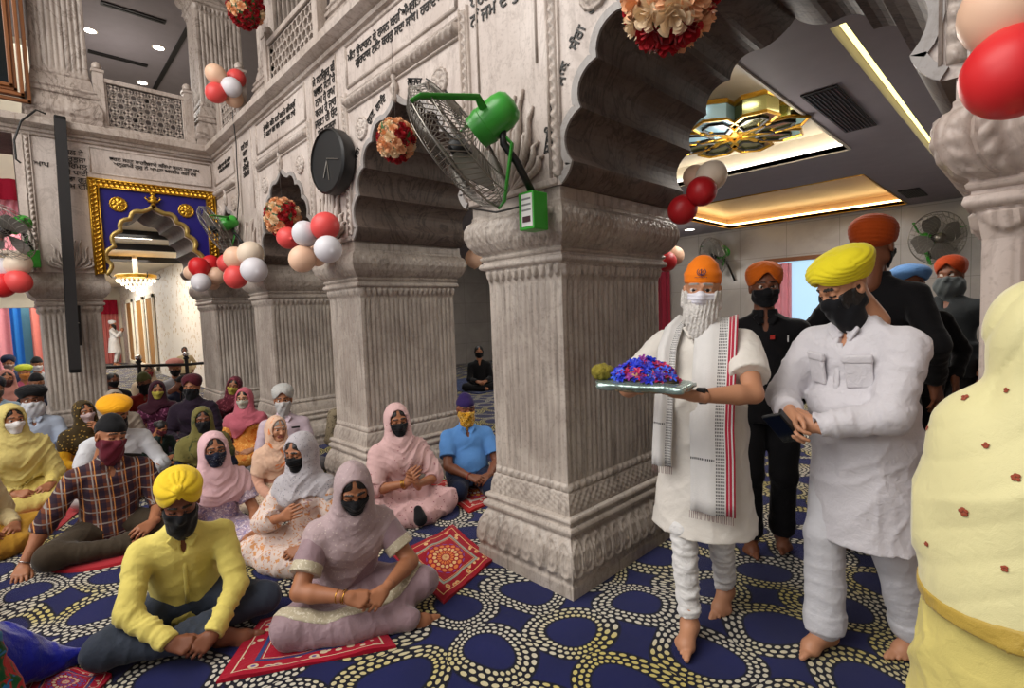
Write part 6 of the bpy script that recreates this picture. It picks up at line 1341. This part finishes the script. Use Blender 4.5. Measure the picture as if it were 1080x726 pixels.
person('woman in dark gold scarf and yellow sleeves with hand raised to her face', (.39, 6.62), 14, .90, 'warm', C('mustard_sleeves', '#cf9a1e'), head=(8, 3, 6), mask=C('floral_mask', '#b5a0a0', 'spots', '#7c3c44', scale=80, thr=.2), hair='long', scarf=C('dark_gold_scarf', '#3d3018', 'spots', '#9a7c3c', scale=30, thr=.25), sk=dict(low=.24, wide=.5), bust=1, q=1, eyes='open', wr=[(.12, .31, .17), (-.06, .21, .52)], hands=[LAP[0], ((.4, .2, .9), (-.6, .7, 0), dict(curl=(30, 35, 20)))], legs='kneel')
person('woman wrapped in a pale yellow veil with white mask at the left', (-.13, 6.10), 18, 1.0, 'warm', C('pale_yellow_cotton', '#cdb968', wr=.8), head=(4, 4, 0), lean=4, mask=K_WHITE, hair='long', scarf=C('pale_yellow_veil', '#cdbc74', wr=.9), sk=dict(low=.36, wide=1.3, g=.035, fold=.011), bust=1, q=1, eyes='open')
person('man with black turban and wide white face cloth behind the pale yellow veil', (.03, 7.33), 0, 1.04, 'deep', C('pale_blue_shirt', '#a9b4c6'), head=(-6, 6, 0), lean=4, mask=C('white_wide_cloth', '#c9cbd0'), mk='wide', turban=K_BLKT, tk='wide', q=1, eyes='open', legs='kneel')
person('person in a cream and yellow wrap cut by the left edge', (-.42, 5.0), 40, .98, 'warm', C('cream_wrap', '#cbb98a', wr=.9), C('mustard_skirt', '#b98a2e'), head=(0, 10, 0), scarf=C('cream_wrap_b', '#c4b389', wr=.9), sk=dict(low=.36, wide=1.2, g=.03), bust=1, q=1)
person('woman in pink print cut by the left edge above the blue shawl', (-.62, 3.85), 40, .86, 'warm', C('pink_print_dress', '#b5507a', 'blotch', '#d88aa8', scale=18), head=(0, 14, 0), scarf=C('pink_veil', '#b5507c', wr=.9), sk=dict(low=.34, wide=1.2, g=.03), bust=1, q=1)
# far left background, seen past the left pillar
for lb, pos, sc, top, tb, tk, mk_, sf in (('man in a dark blue turban far back at the left edge', (-.24, 14.7), 1.12, '#23304c', '#141c38', 'sikh', '#8a7a74', None), ('person in a peach scarf at the left edge of the far crowd', (-.22, 10.9), 1.05, '#a86a5c', None, None, '#4a2a28', '#b57c70'),
    ('man in a lime yellow turban in the far left crowd', (-.02, 12.6), 1.0, '#a8526c', '#b8c43c', 'wide', '#c08040', None), ('person in black cap and white mask touching the left pillar', (.17, 13.7), 1.1, '#9fa6ae', '#17161a', 'patka', '#d5d5d8', None),
    ('dark-haired person in black in front of the white mask', (.10, 10.0), 1.0, '#16161e', '#0e0e12', 'patka', '#2a2428', None), ('man in pale blue shirt at the left edge of the crowd', (-.30, 9.3), 1.04, '#8ea3b4', '#1c1c28', 'sikh', '#5a4a44', None),
    ('person in a navy jacket behind the black turban', (.36, 9.55), 1.0, '#161a2c', '#101018', 'patka', '#1a1a22', None)):
    person(lb, pos, 5, sc, 'warm', C('shirt_'+top[1:], top), turban=C('turban_'+tb[1:], tb) if tb else None, tk=tk, mask=C('mask_'+mk_[1:], mk_), scarf=C('scarf_'+sf[1:], sf) if sf else None, hair='long' if sf else None, bust=1 if sf else 0)
person('person in navy hunched between the red tunic and the purple shawl, head hidden', (1.48, 8.95), 60, .90, 'deep', C('navy_jacket', '#171c33', wr=.7), head=(20, 40, 0), lean=22, turban=K_BLKT, tk='patka', mask=K_BLACK, legs='kneel')
person('child in dark green bent low in front of the brick red tunic', (.95, 6.55), 20, .62, 'warm', C('dark_green_top', '#1c2c28'), head=(20, 30, 0), lean=26, hair='bun', q=1, mask=K_MAR)
# foreground left: blue shawl over a bright printed skirt, seen from behind
K_BLUESH = C('electric_blue_shawl', '#1420a8', rough=.35, wr=.7, sheen=.5); K_MULTI = C('multicolour_print', '#14502a', 'blotch', '#b01e22', '#2a6fa8', scale=13, thr=-.2, wr=.4)
J = joints(lean=10, side=0, head=(0, 12, 0), wr=[(.1, .3, .2), (-.16, .3, .16)])
p = Person('woman in an electric blue shawl and bright printed skirt cut by the bottom left corner', (-.50, 2.78), 160, .90, 'warm', 1, J); p.head().body().hands(LAP).finish(); p.shirt(K_MULTI, 'dress', 'long', 1.1, 1, False).skirt(K_MULTI, 'skirt', .34, .010, h=.14)
bpy.context.view_layer.update(); inv = p.root.matrix_basis.inverted(); lc = lambda x, y, z: A(tuple(inv@Vector((x, y, z))))
t = S(); t.seg(lc(-.50, 2.80, .50), lc(-.36, 2.86, .32), .20, .18, k=.05); t.seg(lc(-.36, 2.86, .32), lc(-.16, 2.95, .13), .19, .13, k=.05); t.seg(lc(-.16, 2.95, .13), lc(.07, 2.97, .03), .13, .035, k=.05); t.seg(lc(-.45, 2.95, .7), lc(-.45, 2.90, .4), .12, .19, k=.05); region(FLOOR, t)
org('shawl', [t.mesh(.008, disp=folds(.014, 2, .8, tuple(lc(1, 0, 0)-lc(0, 0, 0))))], [K_BLUESH], p.root)
t = S(); t.seg(lc(-.40, 2.60, .42), lc(-.24, 2.62, .36), .13, .10, k=.05); t.seg(lc(-.24, 2.62, .36), lc(-.20, 2.62, .12), .11, .12, k=.05); t.seg(lc(-.20, 2.62, .12), lc(-.15, 2.60, .04), .12, .06, k=.05); region(FLOOR, t); org('skirt_front', [t.mesh(.008, disp=folds(.012, 4))], [K_MULTI], p.root)

# ---------------------------------------------------------------- standing figures
def stand(lb, pos, turn, sc, skin, q, eyes='down', **kw): return Person(lb, pos, turn, sc, skin, q, joints(seated=False, **kw), eyes)
K_KURTA = C('ivory_kurta', '#dbd5cc', wr=.45); K_CHURI = C('white_churidar', '#dcdad8', wr=.9); K_CAPO = C('orange_cap_cloth', '#ec7a12', wr=.3)
J = joints(seated=False, lean=-1, head=(10, 4, -3), wr=[(.20, .33, 1.165), (-.06, .36, 1.155)], pole=[(.8, -.5, -.6), (-.9, -.1, -.5)], sh=.185, feet=[(.02, .20, .085), (-.06, -.16, .10)], armr=1.02)
p = Person('white-bearded man in orange cap and ivory kurta carrying a tray of blue flowers', (2.25, 1.085), -14, .985, 'light', 0, J, 'open', old=1); p.head().body(1.05); TRH = [((-.3, 1, .12), (.3, -.1, -1), dict(curl=(8, 10, 8), thumb=-5)), ((.95, .25, .08), (.0, .15, -1), dict(curl=(10, 12, 8), thumb=10))]
p.hands(TRH).feet([((0, 1, -.08), (0, .08, 1)), ((.08, 1, -.30), (0, .3, 1))]).finish()
HEM = [(1.05, .175, .135, 0, .02), (.93, .19, .15, 0, .02), (.70, .205, .17, 0, .02), (.48, .235, .20, 0, .01)]
p.shirt(K_KURTA, 'kurta', 'short', 1.12, 0, True, .035, HEM, .005, 3, slv=1.22); o = p
p.trousers(K_CHURI, 'churidar', fold=.009, ank=.046, wide=.82, cut=.03, seed=9).mask(C('white_surgical_mask', '#dfdde6', wr=.2)).beard('long', M_WHITEH).turban(K_CAPO, 'tall')
# emblem on the cap
def capsym(p):
    RH, Hc = p.J['RH'], p.J['Hc']; mb = MB(); M4 = Matrix.Translation(tuple(Hc))@Matrix([list(r) for r in RH]).to_4x4(); y = .0885
    def q(pts, r): mb.tube([tuple(M4@Vector((a, y-.28*a*a/.08-.35*max(0, b-.075), b))) for a, b in pts], r, 5)
    q([(0, .062), (0, .072), (0, .094)], .0022); q([(.011*math.cos(t), .080+.010*math.sin(t)) for t in np.linspace(0, 2*PI, 15)], .0014)
    for s_ in (-1, 1): q([(s_*.003, .066), (s_*.014, .069), (s_*.019, .080), (s_*.014, .093)], .0018)
    for k in range(9): q([(-.024+.006*k, .058), (-.021+.006*k, .0555+.002*(k % 2))], .0014)
    mb.build('cap_emblem', plain('navy_print', '#1b1c4a', .6), p.root)
capsym(p)
# long woven scarf with red and black border, both ends hanging in front
def scarf_mat():
    m = Mat('woven_white_scarf', .8, 0, .2, .2); uv = m.xyz('UV'); u, v = uv[0], uv[1]; col = m.mix(m.noise(20), L('#d2cfcb'), L('#dedbd8'))
    col = m.mix((u > .80)*(u < .93), col, L('#a92a3e')); col = m.mix((u > .855)*(u < .868), col, L('#e0d6d2')); col = m.mix(u > .965, col, L('#a92a3e'))
    chk = (u > .58)*(u < .78)*(vfrac(u*32) < .55)*(vfrac(v*70) < .62); col = m.mix(chk, col, L('#1c1a20')); col = m.mix((v > .235)*(v < .245)*(u < .56)*(vfrac(u*22) < .6), col, L('#1c1a20')); m.color(col); m.bump(m.noise(300, 1)+m.noise(8, 2)*2, .3, .006); return m.m
M_SCARF = scarf_mat()
def hang(name, path, w0, nrm_, parent, mat, umap=(0, 1), th=.006):
    """ribbon along path; nrm_(i) outward direction; width across"""
    V_ = []; U_ = []; n = len(path); P = [Vector(a) for a in path]; acc = [0]
    for i in range(1, n): acc.append(acc[-1]+(P[i]-P[i-1]).length)
    k = 8
    for sd in (0, 1):
        for i in range(n):
            t = (P[min(i+1, n-1)]-P[max(i-1, 0)]).normalized(); nn = Vector(nrm_[i]).normalized(); b = t.cross(nn).normalized(); w_ = w0[i] if hasattr(w0, '__len__') else w0
            for j in range(k+1): s_ = j/k-.5; V_.append(P[i]+b*(s_*w_)+nn*(th*(1-sd)+.010*math.sin(s_*9+i*.15)-.03*abs(s_)**2)); U_.append((umap[0]+(umap[1]-umap[0])*j/k, 1-acc[i]/acc[-1]))
    m = k+1; F = [(i*m+j, i*m+j+1, (i+1)*m+j+1, (i+1)*m+j) for i in range(n-1) for j in range(k)]; q = n*m; F2 = [tuple(q+x for x in f)[::-1] for f in F]
    ed = [(i*m, (i+1)*m, q+(i+1)*m, q+i*m) for i in range(n-1)]+[((i+1)*m+k, i*m+k, q+i*m+k, q+(i+1)*m+k) for i in range(n-1)]+[((n-1)*m+j, (n-1)*m+j+1, q+(n-1)*m+j+1, q+(n-1)*m+j) for j in range(k)]
    me = meshdata(V_, F+F2+ed); o = link(name, me, parent, mat, True); uvl = me.uv_layers.new(name='UVMap')
    for lp in me.loops: uvl.data[lp.index].uv = U_[lp.vertex_index]
    return o
up = J['nb']; f = A(0, 1, 0)
def sc_path(x, zend): 
    pts = [(x*.55, -.075, up[2]+.035), (x*.75, -.01, up[2]+.055), (x*.9, .06, up[2]+.015), (x, .125, up[2]-.08), (x, .158, up[2]-.20), (x, .190, up[2]-.32), (x, .208, up[2]-.42), (x*1.05, .214, up[2]-.55)]
    while pts[-1][2] > zend: pts.append((pts[-1][0], pts[-1][1]+.002, pts[-1][2]-.06))
    return pts
nn = lambda n: [(0, -.3, 1), (0, .1, 1), (0, .8, .7)]+[(0, 1, .12)]*(n-3)
pl = sc_path(-.085, .66); hang('scarf', pl, .185, nn(len(pl)), p.root, M_SCARF, umap=(1, 0)); pr = sc_path(.125, .80); hang('scarf', pr, .09, nn(len(pr)), p.root, M_SCARF, umap=(.78, .2))
mb = MB()
for xx, zz, n_, ww in ((-.085, .66, 22, .18), (.125, .80, 12, .085)):
    pp = (pl if xx < 0 else pr)[-1]
    for i in range(n_): x = xx-ww/2+ww*i/(n_-1); mb.tube([(x, pp[1]+.004, pp[2]+.004), (x+.002*math.sin(i*3), pp[1]+.006, pp[2]-.030)], .0012, 4, cap=False)
mb.build('fringe', C('dark_fringe', '#7c5a5a'), p.root)
t = S(); W_ = J['W'][1]; d = nrm(J['E'][1]-W_); t.cone(W_+d*.02, W_+d*.045, .033, .034); t.box(W_+d*.033+A(0, .02, .026), (.018, .012, .010), k=.003); org('wristwatch', [t.mesh(.003)], [M_BLACK], p.root)
# tray wrapped in foil with orchids and a marigold cushion
tr = empty('flower_tray', (0, 0, 0), 0, 'foil-wrapped tray heaped with blue and purple orchids and a mossy yellow bundle', 'flower tray'); RT = p.root
tr.location = RT.matrix_basis@Vector((.12, .47, 1.215)); tr.rotation_euler = (0, 0, RT.rotation_euler.z)
M_FOIL = plain('silver_blue_foil', '#9fb4ae', .22, .7, .8, 24); M_BROWNP = plain('brown_net_paper', '#6b5a42', .6, 0, .8, 30)
t = S(); t.ell((0, 0, 0), (.20, .125, .018)); t.box((-.02, 0, -.01), (.17, .10, .010), k=.02); org('tray', [t.mesh(.006, disp=lambda P: .005*wav(P, 45))], [M_FOIL], tr); t = S(); t.ell((.0, .0, -.020), (.18, .11, .009)); t.ell((-.02, .0, .012), (.13, .09, .010)); org('wrapping', [t.mesh(.006, disp=lambda P: .006*np.abs(wav(P, 55))-.002)], [M_BROWNP], tr)
t = S(); t.ell((.165, .01, .040), (.048, .045, .034)); org('moss_bundle', [t.mesh(.005, disp=lambda P: .006*wav(P, 190))], [plain('yellow_moss', '#8f8228', .9, 0, 1, 200)], tr)
fl_ = []
for mi, c in enumerate(('#2438c8', '#3a62e0', '#4a2aa0', '#8a2a8c', '#c0285c')):
    V_ = []; F = []
    for k in range(5):
        a = 2*PI*k/5; b = len(V_); pts = [(0, 0, 0), (.35, -.26, .22), (.8, -.20, .30), (1.0, 0, .15), (.8, .20, .30), (.35, .26, .22), (.5, 0, .12)]
        V_ += [(x*math.cos(a)-y*math.sin(a), x*math.sin(a)+y*math.cos(a), z) for x, y, z in pts]; F += [(b, b+1, b+6), (b+1, b+2, b+6), (b+2, b+3, b+6), (b+3, b+4, b+6), (b+4, b+5, b+6), (b+5, b, b+6)]
    b = len(V_); V_ += [(.14*math.cos(q), .14*math.sin(q), .32) for q in np.linspace(0, 2*PI, 6)[:5]]+[(0, 0, 0), (0, 0, .45)]; F += [(b+i, b+(i+1) % 5, b+6) for i in range(5)]+[(b+(i+1) % 5, b+i, b+5) for i in range(5)]
    me = meshdata(V_, F); me.materials.append(plain('orchid_petals_'+str(mi), c, .5)); fl_.append(me)
rr = random.Random(3)
for i in range(150):
    a = rr.uniform(0, 2*PI); r_ = math.sqrt(rr.random()); x, y = -.01+.135*r_*math.cos(a), .095*r_*math.sin(a); z = .020+.066*(1-r_*r_)+rr.uniform(-.008, .012)
    o = bpy.data.objects.new('orchid', fl_[rr.choice([0, 0, 0, 1, 1, 2, 2, 3, 4]) if x > -.06 else rr.choice([0, 1, 2, 3, 4, 4])]); COL.objects.link(o); o.parent = tr
    o.matrix_local = Matrix.Translation((x, y, z))@Vector((x*5+rr.uniform(-.4, .4), y*7+rr.uniform(-.4, .4)+.4, .8)).to_track_quat('Z', 'Y').to_matrix().to_4x4()@Matrix.Scale(rr.uniform(.018, .027), 4)

# man in white shirt looking at his phone, yellow turban
K_WSHIRT = C('white_linen', '#cfcbcf', wr=.75)
J = joints(seated=False, lean=9, head=(-16, 30, 0), wr=[(.07, .36, 1.06), (-.02, .33, 1.02)], pole=[(.9, -.25, -.6), (-.9, -.3, -.7)], sh=.20, feet=[(.07, .16, .085), (-.10, -.16, .085)], armr=1.0, neck=6)
p = Person('man in long white shirt and bright yellow turban bent over his phone', (2.52, .50), -34, .99, 'light', 0, J); p.head().body(1.15)
p.hands([((-.55, .55, -.55), (.65, .45, .5), dict(curl=(28, 35, 20), thumb=20)), ((.75, .45, .25), (-.25, .75, .35), dict(curl=(25, 30, 15), thumb=15))]).feet([((.05, 1, -.05), (0, .05, 1)), ((-.1, 1, -.05), (0, .05, 1))]).finish()
HEM = [(1.08, .185, .15, 0, .02), (.93, .195, .165, 0, .02), (.75, .205, .18, 0, .01), (.52, .225, .195, 0, .0)]
p.shirt(K_WSHIRT, 'long_shirt', 'long', 1.26, 0, True, .035, HEM, .0075, 6, slv=1.22).trousers(C('white_trousers', '#c9c8cc', wr=.5), fold=.006, wide=1.08, ank=.065, cut=.015, seed=2).mask(K_BLACK, 'beard').beard('short').turban(C('acid_yellow_turban', '#dccb22', wr=.4), 'wide')
u = J['u']; f = p.f
for sg in (-1, 1):
    c = J['chest']+f*.137+J['xr']*sg*.088+u*.035; R = np.stack([J['xr'], f, u], 1)@rotm(0, 0, -sg*22); t = S(); t.box(c-u*.035-f*.006, (.048, .008, .060), R, .006); o = org('chest_pocket', [t.mesh(.005)], [K_WSHIRT], p.root); t = S(); t.box(c+u*.022-f*.005, (.052, .0105, .017), R, .006); org('pocket_flap', [t.mesh(.005)], [K_WSHIRT], o)
mb = MB(); mb.tube([tuple(J['nb']+f*(.10+.017*min(k, 3))-u*(.05+.06*k)) for k in range(5)], .013, 6, flat=.4, up=tuple(f)); mb.build('placket', K_WSHIRT, p.root, smooth=True)
phc = empty('phone', (0, 0, 0), 0, 'black phone in a flip case in the hands of the man in white', 'phone'); phc.location = p.root.matrix_basis@Vector((.035, .445, 1.015)); phc.rotation_euler = (math.radians(-40), math.radians(18), p.root.rotation_euler.z+.25)
MB().box((-.038, -.006, -.078), (.038, .006, .078)).build('case', M_BLACK, phc, bevel=.004); MB().box((-.034, .0062, -.073), (.034, .0075, .073)).build('screen', plain('dark_screen', '#11161c', .08), phc); MB().box((-.040, -.024, -.078), (-.030, .004, .078)).build('flap', M_BLACK, phc, bevel=.002)
bangle(p, J, 0, K_STEELB, .040, .02)
# men in black behind
K_BLKS = C('black_shirt', '#0e0d10', wr=.4)
J = joints(seated=False, lean=0, head=(6, 4, 0), wr=[(.24, .06, .92), (-.24, .06, .92)], sh=.19, feet=[(.09, .06, .085), (-.09, -.05, .085)]); DN = [((0, .2, -1), (1, 0, 0), dict(curl=(15, 20, 10))), ((0, .2, -1), (-1, 0, 0), dict(curl=(15, 20, 10)))]
def blackman(lb, pos, turn, sc, tmat, q=1, tk='sikh', legs=True, shirt=None, mask=K_BLACK, mk='cup', J=J):
    p = Person(lb, pos, turn, sc, 'deep', q, J, 'open'); p.head().body(1.05).hands(DN).feet([((0, 1, 0),), ((-.1, 1, 0),)]).finish()
    p.shirt(shirt or K_BLKS, 'black_shirt' if not shirt else 'jacket', 'long', 1.1, 0, True, 0, [(1.05, .18, .14, 0, .01), (.93, .19, .15, 0, 0), (.80, .195, .155, 0, 0)], .004, 1).trousers(K_BLKS, wide=1.05, ank=.06, cut=.02, fold=.004).turban(tmat, tk).mask(mask, mk); return p
p = blackman('man in black shirt and orange turban between the two men in white', (3.20, 1.15), 4, 1.0, K_ORT)
MB().box((-.012, .0, -.012), (.012, .004, .012)).build('badge', plain('red_badge', '#b02a20', .4), p.root).location = (-.03, .125, 1.30); MB().tube([(0, 0, -.018), (0, 0, .018)], .004, 6).build('pen', K_WHITE, p.root).location = (-.11, .120, 1.29)
blackman('tall man in black with dark orange turban just behind the yellow turban, turned away', (3.52, .67), 150, 1.13, C('dark_orange_turban', '#b2470f'))
blackman('man with light blue turban and dark red mask in front of the back wall', (4.62, .66), 10, 1.0, C('light_blue_turban', '#5f8cc4'), 2, 'wide', mask=K_MAROONM)
blackman('man with orange turban and grey scarf cut by the right pillar', (5.5, .53), -20, 1.05, C('rust_orange_turban', '#b4441a'), 2, shirt=C('grey_scarf_jacket', '#33373a'), mask=C('grey_face_cloth', '#5f6668'), mk='wide')
# far praying man and boy
J = joints(seated=False, lean=0, head=(0, 6, 0), wr=[(.06, .28, 1.30), (-.06, .28, 1.30)], sh=.185, feet=[(.08, 0, .085), (-.08, 0, .085)])
p = Person('man in white kurta and white turban standing with folded hands in the far hall', (2.5, 24.4), 70, 1.0, 'warm', 2, J); p.head().body().hands([((-.1, .4, .9), (1, .2, 0), {}), ((.1, .4, .9), (-1, .2, 0), {})]).feet([((0, 1, 0),), ((0, 1, 0),)]).finish(); p.shirt(K_WHITE, 'kurta', 'long', 1.05, 0, False, 0, [(1.05, .18, .14, 0, 0), (.5, .25, .2, 0, 0)]).trousers(K_WHITE).beard('long', M_HAIR).turban(K_WHITE, 'sikh')
J = joints(seated=False, lean=0, wr=[(.22, .05, .9), (-.22, .05, .9)], sh=.18, feet=[(.08, 0, .085), (-.08, 0, .085)])
p = Person('bareheaded boy in a cream shirt beside the corner pillar', (2.40, 12.3), 0, .60, 'deep', 2, J); p.head().body().hands(DN).feet([((0, 1, 0),), ((0, 1, 0),)]).finish(); p.shirt(C('cream_shirt', '#b9a682'), 'shirt', 'long', 1, 0, False, 0, [(1.05, .18, .14, 0, 0), (.8, .2, .16, 0, 0)]).trousers(K_OLIVE).hair('sides')
# woman at right, seen from behind
K_YSHAWL = C('pale_yellow_shawl', '#ded6a0', rough=.55, wr=.35, sheen=.4); K_YDRESS = C('soft_yellow_dress', '#d3c474', wr=.5)
J = joints(seated=False, lean=4, head=(0, 8, 0), wr=[(.07, .24, 1.12), (-.07, .24, 1.12)], pole=[(.15, -.2, -1), (-.15, -.2, -1)], sh=.160, feet=[(.08, 0, .085), (-.08, 0, .085)])
p = Person('woman seen from behind in a pale yellow shawl with red motifs, right edge', (1.625, -.005), 190, .885, 'light', 0, J); p.head().body().hands([((0, .8, -.4), (.8, .3, .5), dict(curl=(30, 30, 20))), ((0, .8, -.4), (-.8, .3, .5), dict(curl=(30, 30, 20)))]).feet([((0, 1, 0),), ((0, 1, 0),)]).finish()
p.shirt(K_YDRESS, 'dress', 'long', 1.08, 1, False, 0, [(1.1, .19, .16, 0, 0), (.9, .225, .20, 0, 0), (.45, .26, .24, 0, 0), (.08, .29, .27, 0, 0)], .010, 3).hair('sides')
s0 = S(); Jn = J['nb']; s0.ell(J['Hc']+A(0, -.02, .015), (.105, .125, .120)); s0.seg(J['Hc']+A(0, -.05, -.05), Jn+A(0, -.03, .0), .095, .115, k=.06); s0.seg(J['S'][0]-A(.05, 0, 0), J['S'][1]+A(.05, 0, 0), .085, k=.06); s0.ell(J['chest']+A(0, -.02, -.02), (.200, .17, .21), k=.08); s0.ell(J['wst']+A(0, -.02, -.02), (.222, .20, .26), k=.08); s0.ell(J['pel']+A(0, -.02, -.05), (.235, .215, .26), k=.08)
for i in (0, 1): s0.seg(J['S'][i]-(J['S'][i]-J['S'][1-i])*.1, J['E'][i], .075, .065, k=.08); s0.seg(J['E'][i], J['W'][i], .07, .05, k=.08)
s0.ell(J['Hc']+A(0, .12, -.012), (.065, .11, .10), op='-', k=.01, mat=None)
def hemf(P): return np.maximum((.90+.16*(P[..., 1]+.25)+.22*P[..., 0])-P[..., 2], -1)
region(hemf, s0, k=.004)
def sd(P):
    q = P-Jn; a = q[:, 0]*.8+q[:, 2]; w_ = wav(P, 7, 2); v_ = q[:, 2]*.8-q[:, 0]*.65; hd = np.clip((q[:, 2]+.02)/.1, 0, 1); return -.003-.012*(1-np.abs(np.sin(v_*9+w_*1.4)))**2.2*(1-.5*hd)+(.003+.006*hd)*(1-np.abs(np.sin((v_+.35*hd*q[:, 1])*41+w_*3+1)))**2-.002+.0012*wav(P, 26)
sh_ = org('shawl', [s0.mesh(.0085, disp=sd)], [K_YSHAWL], p.root)
def hemband(P): z0 = .90+.16*(P[..., 1]+.25)+.22*P[..., 0]; return np.maximum(z0+.001-P[..., 2], P[..., 2]-z0-.026)
region(hemband, s0, k=.002); org('gold_hem', [s0.mesh(.007, disp=lambda P: sd(P)-.004)], [C('gold_braid', '#b79a45', rough=.4)], sh_)
def motif_at(root, surf, pts, mat, name='motif'):
    """small embroidered flowers sewn on a cloth: found by looking straight at it from the hall side"""
    bpy.context.view_layer.update(); dg = bpy.context.evaluated_depsgraph_get(); inv = surf.matrix_world.inverted()
    for (x, y, r) in pts:
        d = (_r*(x-540)-_u*(y-363)+_F*FPX).normalized(); ok, loc, nr, _ = surf.ray_cast(inv@Vector((0, 0, 1.5)), (inv.to_3x3()@d).normalized())
        if not ok: continue
        mb = MB(); q = nr.to_track_quat('Z', 'Y').to_matrix().to_4x4(); rr_ = random.Random(int(x*7+y))
        for k in range(5):
            a = 2*PI*k/5+rr_.random(); c = Matrix.Translation(loc+nr*.003)@q@Matrix.Translation((r*.55*math.cos(a), r*.55*math.sin(a), 0))@Matrix.Scale(.35, 4, (0, 0, 1)); mb.lathe([(r*.5*math.sin(PI*i/5), -r*.5*math.cos(PI*i/5)) for i in range(6)], n=8, M=c, cap=False)
        mb.build(name, mat, surf, smooth=True)
motif_at(p.root, sh_, [(1017, 540, .012), (956, 506, .010), (1072, 504, .010), (978, 574, .007), (1018, 478-58, .010), (979, 452, .007), (1062, 412, .007), (1040, 470, .008), (1060, 600, .008)], C('rust_embroidery', '#9a4a34', wr=.8))
